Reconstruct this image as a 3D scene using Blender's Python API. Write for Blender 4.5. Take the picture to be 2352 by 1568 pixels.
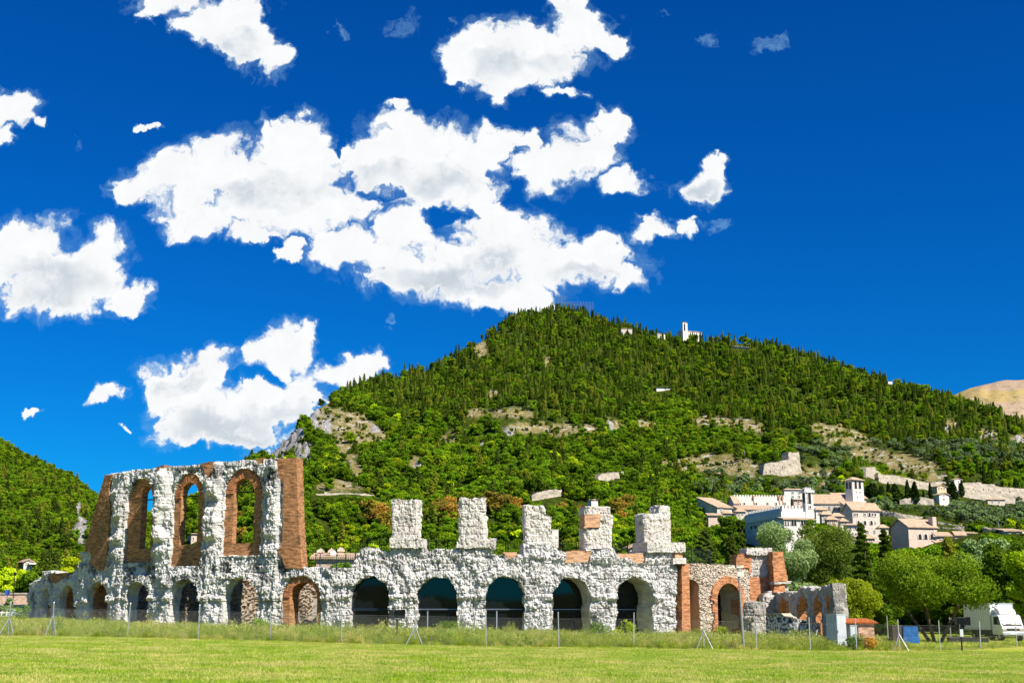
import bpy, math, random
import numpy as np
from math import radians as R

for o in list(bpy.data.objects): bpy.data.objects.remove(o)
scene = bpy.context.scene
col = scene.collection

# ------------------------------------------------------------------ camera
EYE = 1.7
F = 2980.0            # focal length in units of a 2352 px wide frame
PITCH = math.atan(634 / F)
cp, sp = math.cos(PITCH), math.sin(PITCH)
cam = bpy.data.cameras.new('camera'); cam_o = bpy.data.objects.new('camera', cam); col.objects.link(cam_o)
cam_o.location = (0, 0, EYE); cam_o.rotation_euler = (math.pi / 2 + PITCH, 0, 0)
cam.sensor_width = 36; cam.lens = 36 * F / 2352; cam.clip_start = 0.5; cam.clip_end = 20000
scene.camera = cam_o
scene.cycles.max_bounces = 5; scene.cycles.diffuse_bounces = 3; scene.cycles.transmission_bounces = 2; scene.cycles.caustics_reflective = False; scene.cycles.caustics_refractive = False

# ------------------------------------------------------------------ light
SUN_EL = R(46)
SUN_H = (0.72, -0.69)                    # horizontal direction towards the sun (right, behind the viewer)
sunv = (SUN_H[0] * math.cos(SUN_EL), SUN_H[1] * math.cos(SUN_EL), math.sin(SUN_EL))
sl = bpy.data.lights.new('sun', 'SUN'); sl.energy = 4.6; sl.angle = R(0.5); sl.color = (1.0, 0.93, 0.82)
so = bpy.data.objects.new('sun', sl); col.objects.link(so)
from mathutils import Vector, Matrix
so.rotation_euler = Vector(sunv).to_track_quat('Z', 'Y').to_euler(); so.location = (60, -60, 120)
scene.view_settings.view_transform = 'Standard'; scene.view_settings.look = 'None'
scene.view_settings.exposure = 0.80; scene.view_settings.gamma = 1

def ray(u, v):
    """ image point -> (k, e): X per unit of Y, height per unit of Y """
    x = (u - 1176) / F; y = (784 - v) / F
    d = cp - y * sp
    return x / d, (sp + y * cp) / d
def at(u, v, Y):
    k, e = ray(u, v); return Vector((k * Y, Y, EYE + e * Y))
def proj(X, Y, Z):
    z = Z - EYE; dpt = Y * cp + z * sp; up = -Y * sp + z * cp
    return 1176 + F * X / dpt, 784 - F * up / dpt

# ------------------------------------------------------------------ world: sky and clouds
world = bpy.data.worlds.new('World'); scene.world = world; world.use_nodes = True
nt = world.node_tree; nt.nodes.clear(); N = nt.nodes; Lk = nt.links.new
def mnode(op, a, b=None, c=None, clamp=False):
    n = N.new('ShaderNodeMath'); n.operation = op; n.use_clamp = clamp
    for i, x in enumerate((a, b, c)):
        if x is None: continue
        if isinstance(x, (int, float)): n.inputs[i].default_value = x
        else: Lk(x, n.inputs[i])
    return n.outputs[0]
def vnode(op, a, b=None, c=None, out=0):
    n = N.new('ShaderNodeVectorMath'); n.operation = op
    for i, x in enumerate((a, b, c)):
        if x is None: continue
        if isinstance(x, (tuple, list)): n.inputs[i].default_value = x
        else: Lk(x, n.inputs[i])
    return n.outputs[out]
def mapr(x, a, b, c=0.0, d=1.0, smooth=True):
    n = N.new('ShaderNodeMapRange'); n.interpolation_type = 'SMOOTHSTEP' if smooth else 'LINEAR'
    Lk(x, n.inputs[0])
    for i, y in enumerate((a, b, c, d)): n.inputs[i + 1].default_value = y
    return n.outputs[0]
tc = N.new('ShaderNodeTexCoord').outputs['Generated']
sep = N.new('ShaderNodeSeparateXYZ'); Lk(tc, sep.inputs[0])
ysafe = mnode('MAXIMUM', sep.outputs[1], 0.05)
comb = N.new('ShaderNodeCombineXYZ'); Lk(mnode('DIVIDE', sep.outputs[0], ysafe), comb.inputs[0]); Lk(mnode('DIVIDE', sep.outputs[2], ysafe), comb.inputs[1])
P = comb.outputs[0]
def noise(vec, scale, detail, rough=0.5, lac=2.0, color=False, off=None):
    n = N.new('ShaderNodeTexNoise'); n.noise_dimensions = '3D' if vec is tc else '2D'; n.inputs['Scale'].default_value = scale; n.inputs['Detail'].default_value = min(detail, 8)
    n.inputs['Roughness'].default_value = rough; n.inputs['Lacunarity'].default_value = lac
    if off: vec = vnode('ADD', vec, off)
    Lk(vec, n.inputs['Vector']); return n.outputs['Color' if color else 'Fac']
warp = vnode('MULTIPLY', vnode('SUBTRACT', noise(P, 22, 3, 0.55, color=True), (0.5, 0.5, 0.5)), (0.05, 0.04, 0))
warp2 = vnode('MULTIPLY', vnode('SUBTRACT', noise(P, 95, 6, 0.6, color=True, off=(7.0, 3.0, 0)), (0.5, 0.5, 0.5)), (0.016, 0.014, 0))
PW = vnode('ADD', vnode('ADD', P, warp), warp2)
BL = [(395,2,95,36),(500,50,78,55),(570,95,68,50),(635,135,42,36),(560,20,30,40),
 (1120,125,100,72),(1045,172,46,22),(1160,185,62,42),(1230,115,100,66),(1330,80,66,66),(1405,95,46,30),(1300,15,44,40),(1220,150,70,50),
 (925,245,38,16),(1292,212,38,14),
 (650,330,92,58),(540,390,120,78),(400,420,100,62),(305,440,52,36),(640,450,170,90),(470,500,95,48),(790,470,80,60),(570,540,60,26),(700,395,80,70),(650,570,26,20),
 (960,330,130,66),(880,370,110,60),(1080,360,95,60),(1000,430,120,56),(1150,330,48,36),(900,420,70,40),
 (1395,290,42,50),(1335,350,80,62),(1250,385,75,48),(1210,340,45,36),(1440,425,52,28),
 (800,560,105,42),(940,520,60,48),(1010,620,190,68),(1150,560,130,86),(1110,490,62,30),(1310,610,150,62),(1150,672,180,40),(1415,640,64,34),(930,650,60,30),
 (1620,435,50,36),(1642,398,26,22),(1485,530,50,22),(1572,525,26,20),
 (30,580,120,76),(150,640,155,82),(230,570,66,48),(312,682,52,32),(70,675,120,44),
 (15,250,66,44),(10,320,32,22),(98,265,20,16),
 (645,805,76,56),(450,860,96,50),(560,935,190,62),(440,975,92,46),(695,900,60,50),(520,1000,150,32),(385,905,44,40),
 (805,850,74,40),(868,838,36,16),(250,906,46,22),(325,295,24,9),(600,1040,34,20),(88,965,24,12),(283,985,14,7)]
WISP = [(920,60,40,26),(780,70,26,16),(1040,40,26,22),(1630,110,40,30),(1795,105,44,34),(1530,30,24,10),(200,330,16,14),(640,160,60,40),(1540,420,60,24),(1650,520,50,16),(620,10,40,26),(240,430,20,14),(530,555,60,30),(900,760,20,10)]
def field(pvec, blobs):
    cur = None
    for (u, v, ru, rv) in blobs:
        k, e = ray(u, v); k2, e2 = ray(u + ru, v - rv)
        ik, ie = 1 / max(abs(k2 - k), .002), 1 / max(abs(e2 - e), .002)
        q = vnode('MULTIPLY_ADD', pvec, (ik, ie, 0), (-k * ik, -e * ie, 0))
        d = vnode('DOT_PRODUCT', q, q, out=1)
        if cur is None: cur = d
        else:
            n = N.new('ShaderNodeMath'); n.operation = 'SMOOTH_MIN'; Lk(cur, n.inputs[0]); Lk(d, n.inputs[1]); n.inputs[2].default_value = 0.45; cur = n.outputs[0]
    return cur
HOLE = [(872,446,48,20),(1012,500,66,20),(1142,386,26,24),(612,562,26,14),(585,868,66,13),(722,936,14,12),(775,325,14,40),(1195,355,16,14),(560,250,30,30)]
M = mnode('ADD', mnode('MINIMUM', field(PW, BL), 4.0), mnode('MULTIPLY', mapr(field(PW, HOLE), 1.5, 0.3), 0.75))
nA = noise(PW, 26, 10, 0.6)
vo = N.new('ShaderNodeTexVoronoi'); vo.voronoi_dimensions = '2D'; vo.feature = 'SMOOTH_F1'; vo.inputs['Scale'].default_value = 40; vo.inputs['Detail'].default_value = 2; vo.inputs['Roughness'].default_value = 0.5; vo.inputs['Smoothness'].default_value = 0.35; vo.normalize = True; Lk(PW, vo.inputs['Vector'])
bil = mnode('MULTIPLY', mnode('SUBTRACT', 0.42, vo.outputs['Distance']), 1.35)
dens = mnode('SUBTRACT', mnode('ADD', mnode('MULTIPLY_ADD', mnode('SUBTRACT', nA, 0.5), 2.3, 1.06), mnode('MULTIPLY_ADD', mnode('SUBTRACT', noise(PW, 130, 5, 0.65), 0.5), 0.9, bil)), M)
core = mapr(dens, -0.12, 0.58); halo = mapr(dens, -0.65, 0.25)
mask = mnode('MAXIMUM', core, mnode('MULTIPLY', halo, 0.22))
wis = mnode('MINIMUM', field(PW, WISP), 4.0)
nW = noise(PW, 48, 9, 0.7, off=(3.1, 1.7, 0))
wmask = mnode('MULTIPLY', mapr(mnode('SUBTRACT', mnode('MULTIPLY_ADD', mnode('SUBTRACT', nW, 0.52), 5.0, 0.75), wis), 0.0, 1.5), 0.35)
ahead = mapr(sep.outputs[1], 0.2, 0.5)
mask = mnode('MULTIPLY', mnode('MAXIMUM', mask, wmask), ahead)
# generic cloud field elsewhere (beside / behind the viewer)
nG = noise(tc, 3.0, 8, 0.55, off=(5.0, 2.0, 1.0))
gm = mnode('MULTIPLY', mapr(nG, 0.56, 0.66), mnode('SUBTRACT', 1.0, mapr(sep.outputs[1], 0.45, 0.75)))
mask = mnode('MAXIMUM', mask, mnode('MULTIPLY', gm, mapr(sep.outputs[2], 0.02, 0.15)))
# cloud shading: soft grey undersides, small billow relief
GREY = [(553,458,90,30),(945,418,95,32),(1030,645,150,32),(520,500,60,22),(105,650,110,42),(500,972,120,30),(600,1003,130,24),(688,955,52,26),(410,880,40,18),(1190,160,80,30),(560,110,50,25),(1150,600,60,30),(1620,445,30,20),(700,420,70,40),(1320,640,60,20)]
gf = mapr(field(PW, GREY), 2.8, 0.0)
rel = mnode('MULTIPLY', mnode('SUBTRACT', 0.40, vo.outputs['Distance']), 0.16)
gcol = N.new('ShaderNodeMix'); gcol.data_type = 'RGBA'; Lk(mnode('MULTIPLY', mnode('MULTIPLY', gf, mapr(dens, 0.2, 1.2)), mapr(noise(P, 18, 4, 0.5, off=(2.0, 9.0, 0)), 0.30, 0.62)), gcol.inputs[0]); gcol.inputs[6].default_value = (0.98, 0.99, 1.0, 1); gcol.inputs[7].default_value = (0.60, 0.67, 0.74, 1)
lum = mnode('ADD', 0.96, rel)
edge = N.new('ShaderNodeMix'); edge.data_type = 'RGBA'; Lk(core, edge.inputs[0]); edge.inputs[6].default_value = (0.30, 0.62, 0.88, 1); Lk(gcol.outputs[2], edge.inputs[7])
ccol = vnode('SCALE', edge.outputs[2]); sc = ccol.node; Lk(lum, sc.inputs['Scale'])
sky = N.new('ShaderNodeTexSky'); sky.sky_type = 'NISHITA'; sky.sun_disc = False
sky.sun_elevation = SUN_EL; sky.sun_rotation = math.atan2(SUN_H[0], SUN_H[1]); sky.air_density = 1.0; sky.dust_density = 0.1; sky.ozone_density = 3.0; sky.altitude = 500
SKY_STR = 0.12
gm_ = N.new('ShaderNodeGamma'); Lk(sky.outputs[0], gm_.inputs[0]); gm_.inputs[1].default_value = 1.0
hs = N.new('ShaderNodeHueSaturation'); hs.inputs['Saturation'].default_value = 1.35; hs.inputs['Value'].default_value = 0.54; Lk(gm_.outputs[0], hs.inputs['Color'])
tint = vnode('MULTIPLY', hs.outputs[0], (0.02, 0.53, 0.97))
cbright = vnode('SCALE', ccol); cbright.node.inputs['Scale'].default_value = 0.575 / SKY_STR
mix = N.new('ShaderNodeMix'); mix.data_type = 'RGBA'
Lk(mask, mix.inputs[0]); Lk(tint, mix.inputs[6]); Lk(cbright, mix.inputs[7])
bg = N.new('ShaderNodeBackground'); bg.inputs[1].default_value = SKY_STR; Lk(mix.outputs[2], bg.inputs[0])
wo = N.new('ShaderNodeOutputWorld'); Lk(bg.outputs[0], wo.inputs[0])
world.cycles.sampling_method = 'MANUAL'; world.cycles.sample_map_resolution = 256

# ------------------------------------------------------------------ numpy noise
def _h(ix, iy, iz, seed):
    h = (ix.astype(np.int64) * 374761393 + iy.astype(np.int64) * 668265263 + iz.astype(np.int64) * 2147483647 + seed * 974711) & 0xFFFFFFFF
    h = ((h ^ (h >> 13)) * 1274126177) & 0xFFFFFFFF
    h = ((h ^ (h >> 16)) * 2246822519) & 0xFFFFFFFF
    return ((h ^ (h >> 15)) & 0xFFFFFF) / 16777215.0
def vn(x, y, z=0.0, seed=0):
    x = np.asarray(x, float); y = np.asarray(y, float) + 0 * x; z = np.asarray(z, float) + 0 * x
    xi, yi, zi = np.floor(x), np.floor(y), np.floor(z)
    fx, fy, fz = x - xi, y - yi, z - zi
    fx, fy, fz = [f * f * (3 - 2 * f) for f in (fx, fy, fz)]
    r = 0
    for a in (0, 1):
        for b in (0, 1):
            for c in (0, 1):
                w = (fx if a else 1 - fx) * (fy if b else 1 - fy) * (fz if c else 1 - fz)
                r = r + w * _h(xi + a, yi + b, zi + c, seed)
    return r
def fbm(x, y, z=0.0, o=4, seed=0, g=0.5):
    r = 0; a = 1; t = 0
    for i in range(o):
        s = 2.03 ** i
        r = r + a * vn(np.asarray(x) * s + 17.3 * i, np.asarray(y) * s + 5.1 * i, np.asarray(z) * s, seed + i); t += a; a *= g
    return r / t
def cell(x, y, seed=0):
    x = np.asarray(x, float); y = np.asarray(y, float); xi, yi = np.floor(x), np.floor(y)
    f1 = np.full(x.shape, 9.0); f2 = f1.copy(); cid = np.zeros(x.shape)
    for a in (-1, 0, 1):
        for b in (-1, 0, 1):
            cx, cy = xi + a, yi + b; z0 = np.zeros_like(cx)
            px = cx + _h(cx, cy, z0, seed); py = cy + _h(cx, cy, z0 + 1, seed)
            d = np.hypot(px - x, py - y); v = _h(cx, cy, z0 + 2, seed)
            nearer = d < f1
            f2 = np.where(nearer, f1, np.minimum(f2, d)); cid = np.where(nearer, v, cid); f1 = np.where(nearer, d, f1)
    return f1, f2, cid
def sstep(a, b, x):
    t = np.clip((np.asarray(x, float) - a) / (b - a), 0, 1); return t * t * (3 - 2 * t)
def inpoly(px, py, poly):
    r = np.zeros(np.shape(px), bool); n = len(poly); j = n - 1
    for i in range(n):
        xi, yi = poly[i]; xj, yj = poly[j]
        if yi != yj:
            c = ((yi > py) != (yj > py)) & (px < (xj - xi) * (py - yi) / (yj - yi) + xi); r ^= c
        j = i
    return r

# ------------------------------------------------------------------ mesh helpers
def tag(o, label=None, cat=None, group=None, kind=None):
    if label: o['label'] = label
    if cat: o['category'] = cat
    if group: o['group'] = group
    if kind: o['kind'] = kind
    return o
def thing(name, label, cat, loc=(0, 0, 0), rz=0, group=None):
    o = bpy.data.objects.new(name, None); o.empty_display_size = 0.3; col.objects.link(o)
    o.location = loc; o.rotation_euler = (0, 0, rz)
    return tag(o, label, cat, group)
def mesh_np(name, V, Q, mats, parent=None, uv=None, attrs=None, smooth=False, mi=None, link=True):
    """ V (n,3); Q (m,4) or (m,3) int array """
    V = np.asarray(V, np.float32); Q = np.asarray(Q, np.int32)
    me = bpy.data.meshes.new(name); k = Q.shape[1]
    me.vertices.add(len(V)); me.vertices.foreach_set('co', V.ravel())
    me.loops.add(Q.size); me.loops.foreach_set('vertex_index', Q.ravel())
    me.polygons.add(len(Q)); me.polygons.foreach_set('loop_start', np.arange(0, Q.size, k, dtype=np.int32))
    if mi is not None: me.polygons.foreach_set('material_index', np.asarray(mi, np.int32))
    me.update(calc_edges=True)
    if uv is not None:
        l = me.uv_layers.new(name='UVMap'); l.data.foreach_set('uv', np.asarray(uv, np.float32).ravel())
    for nm, dom, arr in (attrs or []):
        a = me.attributes.new(nm, 'FLOAT', dom); a.data.foreach_set('value', np.asarray(arr, np.float32))
    me.polygons.foreach_set('use_smooth', np.full(len(Q), smooth, bool))
    for m in (mats if isinstance(mats, (list, tuple)) else [mats]): me.materials.append(m)
    me.validate()
    o = bpy.data.objects.new(name, me)
    if link: col.objects.link(o)
    if parent is not None: o.parent = parent
    return o
class MB:
    def __init__(s): s.v = []; s.f = []; s.m = []
    def face(s, pts, mi=0):
        b = len(s.v); s.v += [tuple(p) for p in pts]; s.f.append(list(range(b, b + len(pts)))); s.m.append(mi); return s
    def box(s, x0, x1, y0, y1, z0, z1, mi=0):
        b = len(s.v)
        s.v += [(x, y, z) for z in (z0, z1) for (x, y) in ((x0, y0), (x1, y0), (x1, y1), (x0, y1))]
        s.f += [[b + i for i in q] for q in ((3, 2, 1, 0), (4, 5, 6, 7), (0, 1, 5, 4), (1, 2, 6, 5), (2, 3, 7, 6), (3, 0, 4, 7))]; s.m += [mi] * 6; return s
    def hexa(s, p, mi=0):     # eight corners, bottom ring then top ring
        b = len(s.v); s.v += [tuple(q) for q in p]
        s.f += [[b + i for i in q] for q in ((3, 2, 1, 0), (4, 5, 6, 7), (0, 1, 5, 4), (1, 2, 6, 5), (2, 3, 7, 6), (3, 0, 4, 7))]; s.m += [mi] * 6; return s
    def tube(s, p0, p1, r0, r1=None, n=8, mi=0, cap=True):
        r1 = r0 if r1 is None else r1; p0 = Vector(p0); p1 = Vector(p1); d = (p1 - p0).normalized()
        a = d.cross(Vector((0, 0, 1)) if abs(d.z) < .95 else Vector((1, 0, 0))).normalized(); c = d.cross(a); b = len(s.v)
        for P_, r in ((p0, r0), (p1, r1)):
            for i in range(n):
                t = 2 * math.pi * i / n; s.v.append(tuple(P_ + a * (r * math.cos(t)) + c * (r * math.sin(t))))
        for i in range(n):
            j = (i + 1) % n; s.f.append([b + i, b + j, b + n + j, b + n + i]); s.m.append(mi)
        if cap: s.f += [[b + i for i in range(n)][::-1], [b + n + i for i in range(n)]]; s.m += [mi, mi]
        return s
    def prism(s, poly, y0, y1, mi=0):     # polygon in (x,z), extruded along y
        b = len(s.v); n = len(poly)
        s.v += [(x, y0, z) for x, z in poly] + [(x, y1, z) for x, z in poly]
        s.f += [[b + i for i in range(n)], [b + n + i for i in range(n)][::-1]] + [[b + i, b + n + i, b + n + (i + 1) % n, b + (i + 1) % n] for i in range(n)]
        s.m += [mi] * (n + 2); return s
    def prismx(s, poly, x0, x1, mi=0):    # polygon in (y,z), extruded along x
        b = len(s.v); n = len(poly)
        s.v += [(x0, y, z) for y, z in poly] + [(x1, y, z) for y, z in poly]
        s.f += [[b + i for i in range(n)], [b + n + i for i in range(n)][::-1]] + [[b + i, b + n + i, b + n + (i + 1) % n, b + (i + 1) % n] for i in range(n)]
        s.m += [mi] * (n + 2); return s
    def build(s, name, mats, parent=None, smooth=False, bevel=0):
        me = bpy.data.meshes.new(name); me.from_pydata(s.v, [], s.f); me.update()
        for m in (mats if isinstance(mats, (list, tuple)) else [mats]): me.materials.append(m)
        me.polygons.foreach_set('material_index', s.m); me.polygons.foreach_set('use_smooth', [smooth] * len(s.f))
        uvl = me.uv_layers.new(name='UVMap'); co = me.vertices
        for p in me.polygons:      # box projection in metres
            nx, ny, nz = [abs(c) for c in p.normal]
            for li in p.loop_indices:
                x, y, z = co[me.loops[li].vertex_index].co
                uvl.data[li].uv = (x, y) if nz > .8 else ((y, z) if nx > ny else (x, z))
        o = bpy.data.objects.new(name, me); col.objects.link(o)
        if parent is not None: o.parent = parent
        if bevel:
            b = o.modifiers.new('bevel', 'BEVEL'); b.width = bevel; b.segments = 2; b.limit_method = 'ANGLE'
        return o

# ------------------------------------------------------------------ materials
MATS = {}
class NT:
    def __init__(s, name):
        s.m = bpy.data.materials.new(name); s.m.use_nodes = True; s.t = s.m.node_tree; s.t.nodes.clear()
        s.out = s.t.nodes.new('ShaderNodeOutputMaterial')
    def n(s, ty, **kw):
        n = s.t.nodes.new(ty)
        for k, v in kw.items():
            if hasattr(n, k): setattr(n, k, v)
        return n
    def l(s, a, b): s.t.links.new(a, b)
    def coord(s, w='Object'): return s.n('ShaderNodeTexCoord').outputs[w]
    def noise(s, vec, sc, det=5, ro=0.55, out='Fac'):
        n = s.n('ShaderNodeTexNoise'); n.inputs['Scale'].default_value = sc; n.inputs['Detail'].default_value = det; n.inputs['Roughness'].default_value = ro
        if vec is not None: s.l(vec, n.inputs['Vector'])
        return n.outputs[out]
    def ramp(s, x, pts):
        n = s.n('ShaderNodeValToRGB'); e = n.color_ramp.elements
        while len(e) < len(pts): e.new(0.5)
        for i, (p, c) in enumerate(pts): e[i].position = p; e[i].color = (c, c, c, 1) if isinstance(c, (int, float)) else (*c, 1)
        s.l(x, n.inputs[0]); return n.outputs[0]
    def mix(s, f, a, b, mode='MIX'):
        n = s.n('ShaderNodeMix'); n.data_type = 'RGBA'; n.blend_type = mode
        for i, x in ((0, f), (6, a), (7, b)):
            if isinstance(x, (int, float)): n.inputs[i].default_value = x
            elif isinstance(x, tuple): n.inputs[i].default_value = (*x, 1)
            else: s.l(x, n.inputs[i])
        return n.outputs[2]
    def math(s, op, a, b=0.0):
        n = s.n('ShaderNodeMath'); n.operation = op
        for i, x in enumerate((a, b)):
            if isinstance(x, (int, float)): n.inputs[i].default_value = x
            else: s.l(x, n.inputs[i])
        return n.outputs[0]
    def attr(s, name): 
        n = s.n('ShaderNodeAttribute'); n.attribute_name = name; return n.outputs['Fac']
    def finish(s, colr, rough=0.9, bump=None, bs=0.3, bd=0.05, spec=0.2, metal=0.0):
        b = s.n('ShaderNodeBsdfPrincipled')
        if isinstance(colr, tuple): b.inputs['Base Color'].default_value = (*colr, 1)
        else: s.l(colr, b.inputs['Base Color'])
        b.inputs['Roughness'].default_value = rough; b.inputs['Specular IOR Level'].default_value = spec; b.inputs['Metallic'].default_value = metal
        if bump is not None:
            n = s.n('ShaderNodeBump'); n.inputs['Strength'].default_value = bs; n.inputs['Distance'].default_value = bd
            s.l(bump, n.inputs['Height']); s.l(n.outputs[0], b.inputs['Normal'])
        s.l(b.outputs[0], s.out.inputs[0]); return s.m
def m_stone(name, c1, c2, c3, stain=0.35, weather=True, sc=1.0):
    t = NT(name); co = t.coord()
    a = t.noise(co, 0.9 * sc, 6, 0.6); b = t.noise(co, 5 * sc, 6, 0.65); d = t.noise(co, 16 * sc, 4, 0.6)
    c = t.mix(t.ramp(b, [(0.35, 0.0), (0.7, 1.0)]), c1, c2)
    c = t.mix(t.math('MULTIPLY', t.ramp(a, [(0.45, 0.0), (0.7, 1.0)]), stain), c, c3)
    c = t.mix(t.math('MULTIPLY', t.ramp(d, [(0.52, 0.0), (0.60, 1.0)]), 0.62), c, c3)
    if weather:
        w = t.attr('weather'); c = t.mix(t.math('MULTIPLY', w, t.ramp(b, [(0.38, 0.0), (0.52, 1.0)])), c, (0.10, 0.10, 0.10))
    return t.finish(c, 0.95, t.math('ADD', b, t.math('MULTIPLY', d, 0.8)), 0.9, 0.12)
def m_brick(name, c1, c2, mortar, w=0.42, h=0.13, uv=True, dirt=0.4, ms=0.008, patch=None):
    t = NT(name); co = t.coord('UV' if uv else 'Object'); ob = t.coord('Object')
    n = t.n('ShaderNodeTexBrick'); t.l(co, n.inputs['Vector']); n.inputs['Scale'].default_value = 1
    n.inputs['Color1'].default_value = (*c1, 1); n.inputs['Color2'].default_value = (*c2, 1); n.inputs['Mortar'].default_value = (*mortar, 1)
    n.inputs['Mortar Size'].default_value = ms; n.inputs['Brick Width'].default_value = w; n.inputs['Row Height'].default_value = h; n.inputs['Bias'].default_value = -0.1
    a = t.noise(ob, 0.8, 5, 0.6); mp = t.n('ShaderNodeMapping'); mp.inputs['Scale'].default_value = (1.6, 1.6, 7); t.l(ob, mp.inputs[0]); b = t.noise(mp.outputs[0], 1.0, 6, 0.7)
    c = t.mix(t.math('MULTIPLY', t.ramp(a, [(0.4, 0.0), (0.7, 1.0)]), dirt), n.outputs[0], (0.16, 0.10, 0.06))
    c = t.mix(t.math('MULTIPLY', t.ramp(b, [(0.45, 0.0), (0.6, 1.0)]), 0.75), c, tuple(min(1, x * 1.55 + .015) for x in c1))
    c = t.mix(t.math('MULTIPLY', t.ramp(b, [(0.36, 1.0), (0.46, 0.0)]), 0.55), c, tuple(x * .45 for x in c2))
    if patch: c = t.mix(t.ramp(t.noise(ob, 0.35, 4, 0.6), [(0.5, 0.0), (0.6, 1.0)]), c, patch)
    return t.finish(c, 0.92, t.math('SUBTRACT', b, n.outputs[1]), 0.7, 0.03)
def m_plain(name, c, rough=0.7, metal=0.0, var=0.15, sc=3, spec=0.3, bs=0.1):
    t = NT(name); co = t.coord(); a = t.noise(co, sc, 5, 0.6)
    cc = t.mix(t.ramp(a, [(0.3, 0.0), (0.7, 1.0)]), tuple(x * (1 - var) for x in c), tuple(min(1, x * (1 + var)) for x in c))
    return t.finish(cc, rough, a, bs, 0.02, spec, metal)
def m_leaf(name, dark, light, alt=None, trans=0.35, altp=0.25, tipdry=None):
    t = NT(name); tn = t.attr('tint'); oi = t.n('ShaderNodeObjectInfo').outputs['Random']
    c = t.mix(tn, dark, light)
    if alt: c = t.mix(t.math('MULTIPLY', t.math('GREATER_THAN', oi, 1 - altp), 0.7), c, alt)
    br = t.math('MULTIPLY_ADD' if False else 'MULTIPLY', oi, 0.5)
    c2 = t.mix(1.0, c, t.ramp(oi, [(0.0, 0.62), (1.0, 1.25)]), 'MULTIPLY')
    d = t.n('ShaderNodeBsdfDiffuse'); t.l(c2, d.inputs[0]); tr = t.n('ShaderNodeBsdfTranslucent'); t.l(t.mix(1.0, c2, (1.0, 1.15, 0.5), 'MULTIPLY'), tr.inputs[0])
    m = t.n('ShaderNodeMixShader'); m.inputs[0].default_value = trans; t.l(d.outputs[0], m.inputs[1]); t.l(tr.outputs[0], m.inputs[2])
    t.l(m.outputs[0], t.out.inputs[0]); return t.m
M_STONE = m_stone('limestone', (0.58, 0.57, 0.55), (0.93, 0.93, 0.92), (0.27, 0.21, 0.14), 0.3)
M_STONE2 = m_stone('worn limestone', (0.42, 0.39, 0.34), (0.68, 0.65, 0.60), (0.25, 0.20, 0.14), 0.5)
M_STONE3 = m_stone('warm limestone', (0.60, 0.56, 0.50), (0.90, 0.87, 0.82), (0.34, 0.27, 0.19), 0.35)
M_BRICK = m_brick('roman brick', (0.40, 0.19, 0.08), (0.20, 0.09, 0.035), (0.30, 0.19, 0.10), dirt=0.55)
M_BRICK2 = m_brick('new brick', (0.52, 0.225, 0.10), (0.32, 0.13, 0.055), (0.40, 0.26, 0.15), dirt=0.35)
M_BRICKD = m_brick('pale brick', (0.52, 0.28, 0.15), (0.36, 0.18, 0.09), (0.5, 0.42, 0.32), h=0.16, dirt=0.3, ms=.02)
# ------------------------------------------------------------------ crop-to-photo helpers (measurements taken on enlarged details)
def c1(x, y): return (x / 3.5, 1022.1 + y / 3.5)
def c2(x, y): return (367.5 + x / 3.5, 1022.1 + y / 3.5)
def c3(x, y): return (746.5 + x / 3.9, 1091 + y / 3.9)
def c4(x, y): return (1148.4 + x / 3.689, 1091 + y / 3.689)
def c5(x, y): return (1493 + x / 4.551, 1205.9 + y / 4.551)
def c6(x, y): return (1894.9 + x / 4.551, 1205.9 + y / 4.551)
def c7(x, y): return (1579.1 + x / 5.12, 1004.9 + y / 5.12)
def c8(x, y): return (1923.6 + x / 4.552, 947.5 + y / 4.552)
def cB(x, y): return (1349.4 + x / 2.346, 717.8 + y / 2.346)
def cA(x, y): return (602.9 + x / 2.730, 660.4 + y / 2.730)

# ------------------------------------------------------------------ ground and hills: one height function
SKYL = [(-60,985),(0,1018),(40,1041),(80,1064),(120,1081),(160,1096),(190,1121),(225,1151),(250,1172),(300,1192),(330,1190),(400,1170),(450,1145),(520,1100),(575,1062),(620,1050),(650,1018),(700,967),(730,938),(770,915),(820,890),(880,868),(940,859),(1000,846),(1040,822),(1080,797),(1130,766),(1180,731),(1240,722),(1280,712),(1340,722),(1390,742),(1440,752),(1500,772),(1560,780),(1620,783),(1680,784),(1760,793),(1820,810),(1900,834),(1980,862),(2050,882),(2120,899),(2200,920),(2260,940),(2330,967),(2420,1000),(2600,1050)]
DK = [(-60,1000),(0,1000),(120,950),(230,900),(270,900),(330,1200),(450,1150),(575,900),(700,880),(850,1080),(1000,1250),(1280,1500),(1600,1450),(1900,1350),(2200,1200),(2352,1150),(2600,1100)]
def _th(u, v): k, e = ray(u, v); return math.atan(k), e / math.hypot(1, k)
_sk = [_th(*p) for p in SKYL]
_dk = [(math.atan(ray(u, 900)[0]), d) for u, d in DK]
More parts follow.
